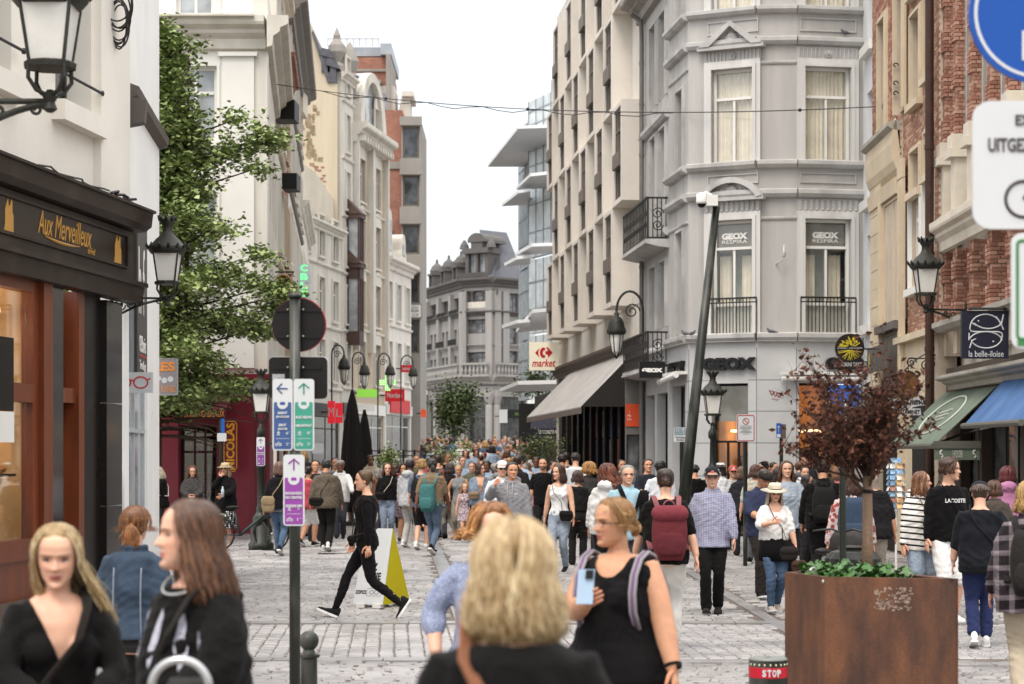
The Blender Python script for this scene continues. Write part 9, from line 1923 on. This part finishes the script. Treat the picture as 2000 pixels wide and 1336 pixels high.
g=MB();rbox(g,a.UP((0,.16*kk,.68*kk)),.30,.16,.42);cmesh(g,'bag_body',M_fab('#5a5560'),q)
q=worn(a,'wristwatch','black wristwatch on the stout woman hanging arm','watch');w_=a.wr[1];g=MB();f_=a.fdir[1];p1=f_.cross(V((0,1,0))).normalized();p2=f_.cross(p1);g.tube([w_+f_*-.012+(p1*math.cos(t)+p2*math.sin(t))*.036 for t in[2*PI*i/16 for i in range(17)]],.009,5);g.ball(w_+f_*-.012+V((.034,-.012,0)),(.016,.018,.018),8,6);cmesh(g,'watch_strap',M_fab('#191817'),q)
a=person(2012,14.2,1.66,168,'person in dark plaid flannel shirt cut by the right edge','f','l',1.15,hair=('bob','#8a6a3c',.8,'#c9a468'),top=T('jacket','#2a2228',1.0,pat='plaid',col2='#8d7f86',hem=.44,sc=1.0),bottom=B('pants','#b8a88c'),lod=1,pose='walk',amp=.1);backpack(a,'dark backpack on the plaid flannel shirt at right edge','#2a2725')
a=person(716,22.5,1.71,-90,'woman all in black striding past the white sandwich board','f','l',.92,hair=('bun','#5a4028',1,'#9a7448'),top=T('long','#0e0c0d',1.0,hem=.50),bottom=B('skinny','#131112',wr=.7),shoes='#1b1a1b',sole='#e4e2de',pose='walk',amp=.215,phase=1,arms=((-.12,-.10,.50),(.12,.02,.50)),look=(2,2))
g=MB();[g.tube([V((sg*.062,y0+.03,.03)),V((sg*.066,y0-.02,.035)),V((sg*.062,y0-.09,.062))],[.004,.011,.003],5)for sg,y0 in((-1,-.40),)];cmesh(g,'shoe_mark',M_fab('#e4e2de'),a.root)
sling(a,'thin dark strap across the striding woman in black','#0e0c0d','#3a2a24',side=1,w=.16,hgt=.12,z=.54,r=.006)
a=person(1300,18.6,1.70,184,'person in black tee and white trousers with a raised heel','f','l',1.12,hair=('bun','#33221a',1,'#5a4030'),top=T('tee',BK,.55,hem=.48),bottom=B('wide','#d3cfc6',.97,loose=.022),shoes='#cfc6b6',sole='#b5a58e',pose='kick',look=(-8,0));backpack(a,'dark red flap backpack on the person in white trousers','#6d2029',.33,.50,.17,'#8c4a50',.655,'#7d2733','#5e1c25')
a=person(1391,23,1.69,-6,'grey moustached man with navy cap and checked shirt','m','l',1.0,hair=('short','#8a857d'),top=T('shirt','#6f6f8c',1.0,pat='check',col2='#a9a9c0',hem=.455),bottom=B('pants','#12100f'),shoes='#241f1d',sole='#241f1d',hat=('cap','#23242d','#c0505a'),glasses='c',mus=True,pose='walk',amp=.05,look=(2,4))
q=worn(a,'folder','grey folded paper under the checked shirt man arm','folder');g=MB();g.obox(a.UP((-.165*a.k,.0,.70*a.k)),[V((1,0,.5)),V((0,1,0)),V((-.5,0,1))],[.09,.02,.06]);cmesh(g,'paper',M_fab('#77777c'),q,False)
a=person(1512,23.3,1.50,6,'woman with cream sun hat and white tee reading her phone','f','l',1.08,hair=('long','#8f8577',1.6,'#c9bda6'),top=T('tee',WH,.62,hem=.56,cut={'scoop':.78}),bottom=JN('#3f5876'),shoes='#a8998a',hat=('sun','#cdbfa4','#5a4a3c'),glasses='sun',pose='walk',amp=.06,arms=('phone','down'),look=(0,10))
q=worn(a,'jacket_bundle','black jacket tied round the waist of the sun hat woman','jacket');g=MB();ell(g,[(x_,y_,z_,rx*1.12,ry*1.15)for x_,y_,z_,rx,ry in[(.02,0,.40*a.k,.125*a.k,.10*a.k),(.01,0,.50*a.k,.118*a.k,.095*a.k),(0,0,.57*a.k,.10*a.k,.08*a.k),(0,0,.60*a.k,.09*a.k,.07*a.k)]]);cmesh(g,'cloth',M_fab('#110f10'),q)
sling(a,'dark shoulder bag with thin strap on the sun hat woman','#2a2422','#2a2422',side=1,z=.46,r=.005)
sling(a,'brown handbag held low by the sun hat woman','#4a3024','#4a3024',side=1,x=.17,z=.36,w=.18,hgt=.14,r=.004)
a=person(1487,25.5,1.66,14,'man with flat dark cap and navy polo looking down','m','m',1.1,hair=('crop','#4a443e'),top=T('polo','#2c3350',.6),bottom=B('pants','#2a2522'),hat=('flat','#2a2724'),look=(10,34),arms=('front','front'),pose='walk',amp=.08)
a=person(1535,28.5,1.74,4,'long haired young man in light blue printed tee','m','l',hair=('long','#3d281b',.95,'#6a4a30'),top=T('tee','#98a4b2',.7,loose=.03,hem=.45,arml=.02),bottom=B('pants','#232022'),pose='walk',amp=.05);text_m=text_geom('NORTH\nCOAST',.05,depth=.001);text_m.transform(Matrix.Translation((0,-.205,1.21))@Matrix.Rotation(PI/2,4,'X'));text_m.materials.append(M_fab('#6a7486'));o_=bpy.data.objects.new('tee_print',text_m);COL.objects.link(o_);o_.parent=a.root
a=person(1225,24.3,1.70,6,'grey haired man with glasses and pale blue polo','m','l',1.1,hair=('short','#7d7a75',1,'#b5b2ad'),top=T('polo','#8fb8c8',.6,col2=WH),bottom=B('pants','#3a4048'),glasses='c',look=(2,0));sling(a,'black and white patterned scarf over the blue polo shoulder','#131112','#131112',side=1,x=.10,w=.12,hgt=.30,dep=.08,z=.74,r=.02)
a=person(1186,26,1.70,172,'woman with long curly auburn hair blowing and white blouse','f','l',hair=('curly','#4a2214',1.35,'#7d4226',(-.55,.1,0)),top=T('hoodie','#d6d4d2',1.0,loose=.03),bottom=B('pants','#221f20'),pose='walk',amp=.08)
a=person(1093,31,1.67,-16,'smiling woman in white tank top with black crossbody bag','f','l',hair=('long','#3a2319',.9),top=T('tank','#dedcda',0,hem=.53,cut={'arm':.088,'scoop':.80}),bottom=JN('#8794a4'),look=(-34,0),pose='walk',amp=.06);sling(a,'small black crossbody bag on the white tank top woman','#1b1918','#1b1918',side=1,z=.535,r=.005)
a=person(1000,29,1.72,-10,'young man in grey hooded sweatshirt raising one hand','m','t',hair=('short','#211a17'),top=T('hoodie','#87868a',1.0),bottom=B('pants','#4a4a50'),arms=('wave','down'),look=(24,2));g=MB();g.tube([a.UP((.04*a.k+.012*i,-.128*a.k+.002*i,.735*a.k+.004*math.sin(i)*0+.003*i*i*.3))for i in range(5)],[.004,.006,.005,.004,.002],5);cmesh(g,'chest_logo',M_fab('#dedcda'),a.root)
for sg in(-1,1):g=MB();g.tube([a.UP((sg*.02*a.k,-.082*a.k,.83*a.k)),a.UP((sg*.022*a.k,-.108*a.k,.77*a.k)),a.UP((sg*.02*a.k,-.120*a.k,.70*a.k))],.004,4);cmesh(g,'hood_cord',M_fab('#b9b8b8'),a.root)
a=person(980,31.5,1.73,12,'man in white cap and white open jacket','m','l',hair=('short','#5a4a3a'),top=T('jacket','#cfd2d6',1.0),bottom=B('pants','#55565c'),hat=('cap','#dcdcdc'),glasses='sun')
a=person(937,42,1.64,8,'woman in denim jacket and pale yellow trousers looking aside','f','l',1.1,hair=('bob','#33221b',.8),top=T('jacket','#6f8093',1.0,pat='denim',cut={'v':.60,'w':.22}),bottom=B('pants','#c9be86'),shoes='#8a5a44',sole=None,pose='walk',amp=.06,look=(50,-2));sling(a,'beige crossbody bag on the denim jacket woman','#8a6f4e','#8a6f4e',side=-1,z=.60,r=.007)
person(908,42,1.23,4,'small girl in flowered dress and pink cardigan','f','l',hair=('long','#8a6238',.8,'#b88c58'),top=T('dress','#b9a3a8',.8,pat='floral',col2='#6d4a5c',hem=.36),shoes='#c9b8a8',sole=None,pose='walk',amp=.06)
a=person(844,36.5,1.76,162,'man with grey ponytail in tan shirt and blue jeans','m','d',1.05,hair=('pony','#2b2725',.8,'#5a5550'),top=T('shirt','#83684a',.55,hem=.525),bottom=JN('#566a82'),shoes='#12100f',pose='walk',amp=.11,phase=-1,look=(24,0));backpack(a,'teal rucksack hanging on one shoulder of the tan shirt man','#2f6f6d',.30,.50,.17,'#3d7f7c',.60)
a=person(823,38.5,1.74,170,'blond young man in blue grey tee with black daypack','m','l',hair=('mop','#8a6a40',1,'#c9a468'),top=T('tee','#5f6a7e',.55),bottom=B('shorts','#1f1d1e',.5),shoes=WH,pose='walk',amp=.07);backpack(a,'black daypack on the blond young man','#1f1d1e')
person(800,39.5,1.73,158,'man in pale grey sweater and light trousers from behind','m','d',hair=('short','#1b1614'),top=T('hoodie','#a9aaab',1.0),bottom=B('pants','#a8a49c'),shoes='#c9c6c0',pose='walk',amp=.06)
a=person(784,42,1.64,30,'woman with curly dark hair in patterned dark dress','f','m',1.15,hair=('curly','#2b1b15',.4),top=T('dress','#3a3038',.6,pat='print',col2='#8a6a78',hem=.32),shoes='#2b2220',sole=None,pose='walk',amp=.05)
a=person(757,41,1.66,4,'woman with auburn hair and glasses in black polo and jeans','f','l',hair=('long','#45251b',.85),top=T('polo','#121011',.6,hem=.55),bottom=JN('#6f7f94'),glasses='c',pose='walk',amp=.05);sling(a,'small black handbag with pale chain strap on black polo woman','#1b1918','#c9bda0',side=-1,z=.60,r=.006)
a=person(637,38,1.745,176,'man in brown olive jacket walking away holding a hand','m','m',1.12,hair=('short','#2b2623',1,'#6a6560'),top=T('jacket','#5e5242',1.0,loose=.026,hem=.47),bottom=B('pants','#1e1b1a'),shoes='#cfccc6',pose='walk',amp=.08,phase=-1);sling(a,'black waist bag on the brown jacket man','#1b1918','#1b1918',side=1,front=False,z=.545,w=.28,r=.006)
person(616,42,1.72,4,'round faced man in navy tee with red script','m','t',1.05,hair=('crop','#1d1715'),top=T('tee','#191c26',.55),bottom=B('pants','#2a2a2e'))
person(601,40,1.60,150,'woman in red top and white shorts half behind sign plate','f','m',1.25,hair=('bun','#241a16'),top=T('tee','#b52a3c',.3),bottom=B('shorts','#d6d3cf',.5),pose='walk',amp=.08)
a=person(545,36.5,1.70,170,'woman in black jacket and blue jeans with tan backpack bag','f','l',hair=('bob','#5a4238',1.0,'#8a6a5a'),top=T('jacket','#131112',1.0,hem=.50),bottom=JN('#46607e'),shoes='#1b1a1b',pose='walk',amp=.09,phase=-1);sling(a,'tan shoulder bag with strap on the black jacket woman','#8a734e','#9a8058',side=1,front=False,z=.55,w=.26,hgt=.3,r=.010)
a=person(441,40,1.67,-16,'woman with straw hat, black coat and polka dot skirt','f','l',hair=('long','#8a7a5c',1.0,'#cdbb94'),top=T('coat','#110f10',1.0,hem=.42,flare=.06),bottom=B('skirt','#171516',pat='dots',col2='#dedbd4',hem=.22,flare=.14),shoes='#b39a84',sole=None,hat=('sun','#bfa578','#6a5038'),glasses='sun',arms=('chin','front'),pose='walk',amp=.04)
q=worn(a,'water_bottle','clear plastic water bottle held by the straw hat woman','bottle');g=MB();g.lathe([(.03,-.08),(.032,.06),(.014,.10),(.014,.13)],a.wr[1]+V((0,-.05,.05)),10);cmesh(g,'bottle_body',M('plastic_clear','#b9c4cc',rough=.15),q)
person(376,41,1.62,6,'young woman in faded black denim jacket before wine shop door','f','l',hair=('long','#5a3a26',1.0,'#8a5f40'),top=T('jacket','#3a3838',1.0,pat='print',col2='#54514f',loose=.03),bottom=B('pants','#2a282a'),arms=('front','front'),look=(4,18),lid=.016)
a=person(314,41,1.60,-78,'woman with white blond hair in black tee typing on phone','f','l',1.12,hair=('long','#a89c86',1.0,'#ddd6c6'),top=T('tee',BK,.7),bottom=B('pants','#2f2d2e'),arms=('phone','phone'),look=(0,22));sling(a,'white handbag on the shoulder of the white blond woman','#dedad2','#dedad2',side=1,z=.60,r=.008)
q=worn(a,'smartphone','dark phone held by the white blond woman','phone');g=MB();g.obox(a.wr[0]+V((0,-.07,.05)),[V((1,0,0)),V((0,.5,1)),V((0,1,-.5))],[.036,.075,.005]);cmesh(g,'phone_body',M('lens_black','#141312'),q,False)
a=person(1607,27,1.76,176,'man in black jacket with black backpack walking away behind planter','m','m',1.1,hair=('short','#171312'),top=T('jacket','#110f0f',1.0),bottom=B('pants','#1b1919'),pose='walk',amp=.06);backpack(a,'plain black backpack on the black jacket man','#1e1c1c',.33,.48)
a=person(1662,22.5,1.62,178,'woman in red and white flowered blouse behind the dry tree','f','l',1.1,hair=('long','#3a2018',.75),top=T('shirt','#c9b3b0',1.0,pat='floral',col2='#a04038',sc=.6),bottom=B('pants','#22242a'),pose='stand');backpack(a,'large dark blue rucksack on the flowered blouse woman','#2f4258',.36,.58)
person(1704,25,1.66,176,'woman with beige headscarf and black tee right of dry tree','f','m',1.2,hair=('short','#2a1c16'),top=T('tee','#1c1a1c',.6,loose=.03),bottom=B('pants','#a39684'),hat=('hijab','#8a7668'))
a=person(1797,22.3,1.64,26,'girl in white jumper with black stripes and denim shorts','f','l',hair=('long','#5f3d28',.9,'#9a6c48'),top=T('hoodie','#d8d4cc',1.0,pat='stripe',col2='#22201f',loose=.03,hem=.47),bottom=B('shorts','#8798ab',.42),look=(52,-2),arms=('down','down'),shoes=WH);sling(a,'thin brown strap across the striped jumper','#6a4a34','#6a4a34',side=1,w=.14,hgt=.1,z=.52,r=.005)
a=person(1852,22,1.79,14,'curly haired boy in black lettered sweater and white shorts','m','l',hair=('mop','#3a2418',1,'#5f3f2a'),top=T('long','#0e0c0d',1.0,loose=.02,hem=.49),bottom=B('shorts','#dad8d4',.55,loose=.03),look=(48,0),shoes=WH)
m_=text_geom('LACOSTE',.05,bold=.001,depth=.001);m_.transform(Matrix.Translation((0,-.171,1.33))@Matrix.Rotation(PI/2,4,'X')@Matrix.Diagonal((1.15,1.2,1,1)));m_.materials.append(M_fab('#dcdad6'));o_=bpy.data.objects.new('sweater_lettering',m_);COL.objects.link(o_);o_.parent=a.root
sling(a,'small black waist pouch on the lettered sweater boy','#110f10','#110f10',side=1,z=.54,w=.2,r=.006)
a=person(1914,19,1.57,170,'man in navy cap, charcoal tee and royal blue joggers','m','l',1.1,hair=('crop','#4a3a30'),top=T('tee','#181a20',.7,loose=.022,hem=.45),bottom=B('pants','#222d58',.96),shoes='#dcdad6',hat=('cap','#20232f'),pose='walk',amp=.07,arms=('hip','down'));sling(a,'thin dark strap over the charcoal tee back','#181a20','#1a1a1e',side=-1,w=.16,hgt=.12,z=.55,r=.008)
person(1968,26,1.68,172,'person with red hair in pink hooded sweatshirt','f','l',1.1,hair=('bob','#4a1a1a',.7,'#6a2a28'),top=T('hoodie','#b56d98',1.0),bottom=B('pants','#2a2a30'))
person(1942,24,1.52,176,'short woman with brown bob behind the navy cap man','f','l',hair=('bob','#4a3020',.6),top=T('jacket','#4a4038',1.0),bottom=B('pants','#2a2a30'))
def X_(u,vt,d,*k,**q):
 h=q.pop('h',None)or max(1.5,min(1.9,Z(vt,d)-gz(d)));return person(u,d,h,*k,**q)
X_(1061,897,40,-8,'dark bearded man in black tee with grey chest stripe','m','t',hair=('crop','#1e1714'),top=T('tee','#110f10',.5),bottom=B('pants','#1f1d1e'),beard=.8)
X_(1128,922,33,176,'woman with dark bob and black cropped top from behind','f','l',hair=('bob','#3a261c',.6),top=T('tee','#1c1a1a',.6,hem=.58),bottom=B('pants','#1d1b1b'))
X_(1150,906,36,170,'person with golden curly hair beyond the dark bob woman','f','l',hair=('curly','#8a6030',.5,'#b98a4c'),top=T('jacket','#3a3632',1.0),bottom=B('pants','#2a2a30'))
a=X_(1124,884,44,150,'man in white tee and black shorts before dark shop windows','m','l',hair=('crop','#2a201b'),top=T('tee','#c9c9cb',.5),bottom=B('shorts','#1b1919',.5),beard=.5,look=(40,0))
X_(1106,882,50,165,'man in grey tee looking sideways near the shop wall','m','m',hair=('short','#1e1714'),top=T('tee','#7d7d80',.5),bottom=B('pants','#2a2a30'),look=(50,0))
a=X_(1098,888,46,172,'young person with bright red rucksack among dark shirts','m','m',hair=('short','#241a16'),top=T('tee','#222022',.5),bottom=B('pants','#26242a'));backpack(a,'bright red rucksack in the crowd by dark shop windows','#b0202c')
X_(1265,893,38,10,'man with black hair in dark navy tee by the stone piers','m','t',hair=('short','#171312'),top=T('tee','#232630',.6),bottom=B('pants','#26262a'),arms=('front','down'),h=1.75)
X_(1290,903,34,178,'man in white tee and black hair from behind','m','d',hair=('short','#171312'),top=T('tee','#cfd2d8',.6),bottom=B('pants','#3a3a40'))
X_(1213,900,42,20,'woman in dark jacket beside glass shop door','f','m',hair=('bun','#241a16'),top=T('jacket','#2a2628',1.0),bottom=B('pants','#26262a'))
X_(1357,910,39,168,'broad man in black tee left of the lantern post','m','t',1.05,hair=('crop','#171312'),top=T('tee','#110f10',.55),bottom=B('pants','#26262a'),beard=.7,look=(30,0))
X_(1407,908,38,174,'person in white shirt wearing a white brimmed hat','f','m',hair=('bob','#2a1c16'),top=T('shirt','#cfd2d6',1.0),bottom=B('pants','#4a4a50'),hat=('cowboy','#d8d8d8'))
X_(1431,911,38.5,6,'man in red and white cap with sunglasses','m','l',hair=('short','#8a6a44'),top=T('tee','#b9b4ae',.5),bottom=B('pants','#3a3a40'),hat=('cap','#c9463c','#e4e2de'),glasses='sun',h=1.62)
X_(1449,917,36,174,'woman with wavy brown hair in dark quilted jacket','f','l',hair=('long','#5a4230',.6,'#8a6a4c'),top=T('jacket','#26242a',1.0),bottom=B('pants','#26262a'),h=1.62)
a=X_(1475,912,34,172,'woman with brown hair in pale green tee and beige bag','f','l',hair=('long','#452a1e',.5),top=T('tee','#a9b5a8',.6),bottom=B('pants','#55565c'),h=1.66);backpack(a,'beige cloth backpack on the pale green tee woman','#b5a890',strap='#b5a890')
X_(1493,908,36.5,-52,'bearded man in black cap and black tee','m','m',hair=('short','#171312'),top=T('tee','#110f10',.5),bottom=B('pants','#26262a'),beard=.85,hat=('cap','#110f10','#b9b9b9'),h=1.7)
X_(1492,899,40,60,'woman with reddish brown hair in profile behind black cap man','f','l',hair=('long','#5a3626',.5),top=T('tank','#c98a8a',0),bottom=B('pants','#26262a'),h=1.7)
X_(1509,901,40.5,50,'dark haired woman in pink top looking right','f','t',hair=('bun','#1e1614'),top=T('tank','#c9767a',0),bottom=B('pants','#26262a'),h=1.68)
X_(1519,921,32,30,'young woman with dark brown hair left of long haired man','f','l',hair=('long','#2b1c16',.8),top=T('tank','#8a5a50',0),bottom=B('pants','#26262a'),h=1.62)
X_(1574,935,31,30,'young woman with black hair and dark top glancing right','f','t',hair=('long','#1b1413',.9),top=T('tee','#201c1e',.2),bottom=B('pants','#26262a'),look=(30,4),h=1.52)
X_(1562,906,38,174,'man with brown hair in grey hooded top from behind','m','l',hair=('short','#5a3a26'),top=T('hoodie','#55565a',1.0),bottom=B('pants','#26262a'),h=1.7)
X_(1577,889,40,-62,'tall man in dark polo in profile by the lit shop window','m','l',hair=('short','#2b2522'),top=T('polo','#22222a',.6),bottom=B('pants','#26262a'),h=1.86)
X_(1571,916,36,10,'woman with pale face and checkered black white scarf','f','l',hair=('bun','#241a16'),top=T('hoodie','#d6d3ce',1.0,pat='check',col2='#2a2829',sc=.35),bottom=B('pants','#26262a'),h=1.62)
X_(1640,915,30,178,'person in coral pink jacket hidden behind the dry tree','f','l',hair=('bob','#6a4a34',.6),top=T('jacket','#d0696a',1.0),bottom=B('pants','#3a3a40'),h=1.66)
protos=[]
PH=[('f','long','#3a261c','tee',B('pants','#2a2a30')),('m','short','#241a16','tee',B('pants','#2f3340')),('f','bob','#5a3d28','jacket',B('pants','#3a3f4c')),('m','crop','#1b1513','shirt',B('shorts','#5a5348',.5)),('f','bun','#4a3222','tank',B('pants','#2a2a30')),('m','mop','#6a4a30','hoodie',B('pants','#44505f'))]
npar=len(bpy.data.objects)
for j,(sx,hs_,hc_,tk,bt_)in enumerate(PH):
 for yw in(0,180):protos.append((person(0,300,1.70+.03*(j%3),0,'crowd',sx,'ltmlmd'[j],hair=(hs_,hc_,.8),top=T(tk,'#777777',.55 if tk in('tee','shirt')else 1.0),bottom=bt_,lod=2,pose='walk',amp=.07 if yw==0 else.04,arms=[('down','down'),('down','phone'),('front','down'),('down','strap'),('hip','down'),('down','reach')][(j+(yw>0)*2)%6],look=((0,12)[j%2],4),phase=1 if j%2 else-1),sx,hs_))
COLN=[('black','#1b1919'),('white','#d4d2ce'),('navy','#262b3c'),('grey','#7d7d80'),('dark grey','#3a3a3d'),('pale blue','#8fa5bd'),('red','#a8323a'),('pink','#c98a98'),('beige','#a8957a'),('olive','#5a5c44'),('black','#201d1d'),('denim blue','#4a6078'),('rust','#8a5238'),('cream','#cfc6b2'),('white','#d4d2ce'),('pale blue','#8fa5bd')]
HRN=[('black','#171312'),('dark brown','#2f2019'),('brown','#4f3626'),('blond','#9a7a4c'),('grey','#7d7872'),('auburn','#5a2d1e')]
rs=random.Random(77);seen={}
def copy_person(pr,u,d,yaw,tcol,hcol,bcol,lab,h,zo=0):
 r=pr.root.copy();COL.objects.link(r);r.location=(X(u,d),d,gz(d)+zo);r.rotation_euler=(0,0,R(yaw));r.scale=(h/pr.h,)*3;r['label']=lab;r['group']='people in the crowd down the street'
 def cp(o,par):
  c=o.copy();COL.objects.link(c);c.parent=par;st=o.name.split('.')[0];mt_=None
  if st in('tee_shirt','jacket','shirt','top','hoodie'):mt_=M_fab(tcol)
  elif st=='hair':mt_=M_hair(hcol)
  elif st in('trousers','shorts'):mt_=M_fab(bcol)
  if mt_:c.material_slots[0].link='OBJECT';c.material_slots[0].material=mt_
  for q in o.children:cp(q,c)
 for o in pr.root.children:cp(o,r)
 return r
LM=[(560,'under the distant lantern post'),(640,'by the cream shop walls'),(720,'near the closed black parasols'),(775,'beneath the pharmacy cross'),(830,'by the terrace railing'),(880,'left of the round street tree'),(925,'before the round street tree'),(975,'before the mansard building'),(1030,'below the glass building canopy'),(1075,'by the book shop bushes'),(1400,'along the supermarket windows')]
spots=[]
for u,v_,d in((566,905,46),(590,915,45),(655,913,46),(664,921,44),(676,905,52),(594,888,60),(628,890,58),(724,900,52),(737,906,47),(770,905,50),(778,896,54),(815,900,50),(838,896,47),(855,893,46),(862,903,44),(880,905,44),(897,900,43),(902,893,50),(921,898,47),(929,892,52),(945,897,50),(951,903,46),(957,899,52),(968,905,44),(1016,910,42),(1028,897,47),(1034,908,44),(1048,893,50),(1022,900,46),(1078,893,50),(1085,904,44),(1010,915,39),(1142,888,55),(872,898,55),(845,888,62),(910,884,66),(888,880,70),(930,882,68),(946,880,72),(962,884,66),(978,880,70),(990,886,62),(1000,878,74),(1015,882,68),(940,889,58),(970,891,57),(985,893,55),(995,897,52),(1003,889,60),(1040,883,66)):spots.append((u,d))
for i in range(74):d=rs.uniform(72,112);lo=max(835,1000+3900*(-7.2)/d);spots.append((rs.uniform(lo,1010 if d>85 else 1035),d))
for u,d in((826,100),(836,102),(845,98),(858,104),(866,96),(878,106),(1052,84),(1062,80),(1046,90)):spots.append((u,d))
for i,(u,d)in enumerate(spots):
 pr,sx,hs_=protos[rs.randrange(len(protos))];away=rs.random()<.5;yaw=rs.gauss(180 if away else 0,22);cn,cc_=COLN[rs.randrange(len(COLN))];hn,hc_=HRN[rs.choice((0,0,1,1,1,2,2,3,4,5))];bc=rs.choice(('#22222a','#2b3444','#4a5c74','#1b1919','#8a8070','#3a3a40'))
 lm_=next((t for uu,t in LM if u<uu),LM[-1][1]);who='woman' if sx=='f' else 'man';dist='nearby ' if d<50 else 'midway ' if d<70 else 'far off '
 lab=f"{who} with {hn} hair and {cn} top {'departing' if away else 'approaching'} {lm_}"
 if lab in seen:lab=f"{hn} haired {who} in {cn} top {'from behind' if away else 'facing'} {lm_}" if False else f"{who} in {cn} top, {hn} hair, {dist}{lm_}"
 k_=0
 while lab in seen and k_<60:
  k_+=1;cn,cc_=COLN[rs.randrange(len(COLN))];hn,hc_=HRN[rs.randrange(6)];lab=f"{who} with {hn} hair and {cn} top {'departing' if away else 'approaching'} {lm_}"
 seen[lab]=1;copy_person(pr,u,d,yaw,cc_,hc_,bc,lab,rs.uniform(1.5,1.86))
for pr,_,_ in protos:
 def rm(o):
  for q in list(o.children):rm(q)
  bpy.data.objects.remove(o)
 rm(pr.root)
print('polys',sum(len(o.data.polygons)for o in bpy.data.objects if o.type=='MESH'),len(bpy.data.objects))
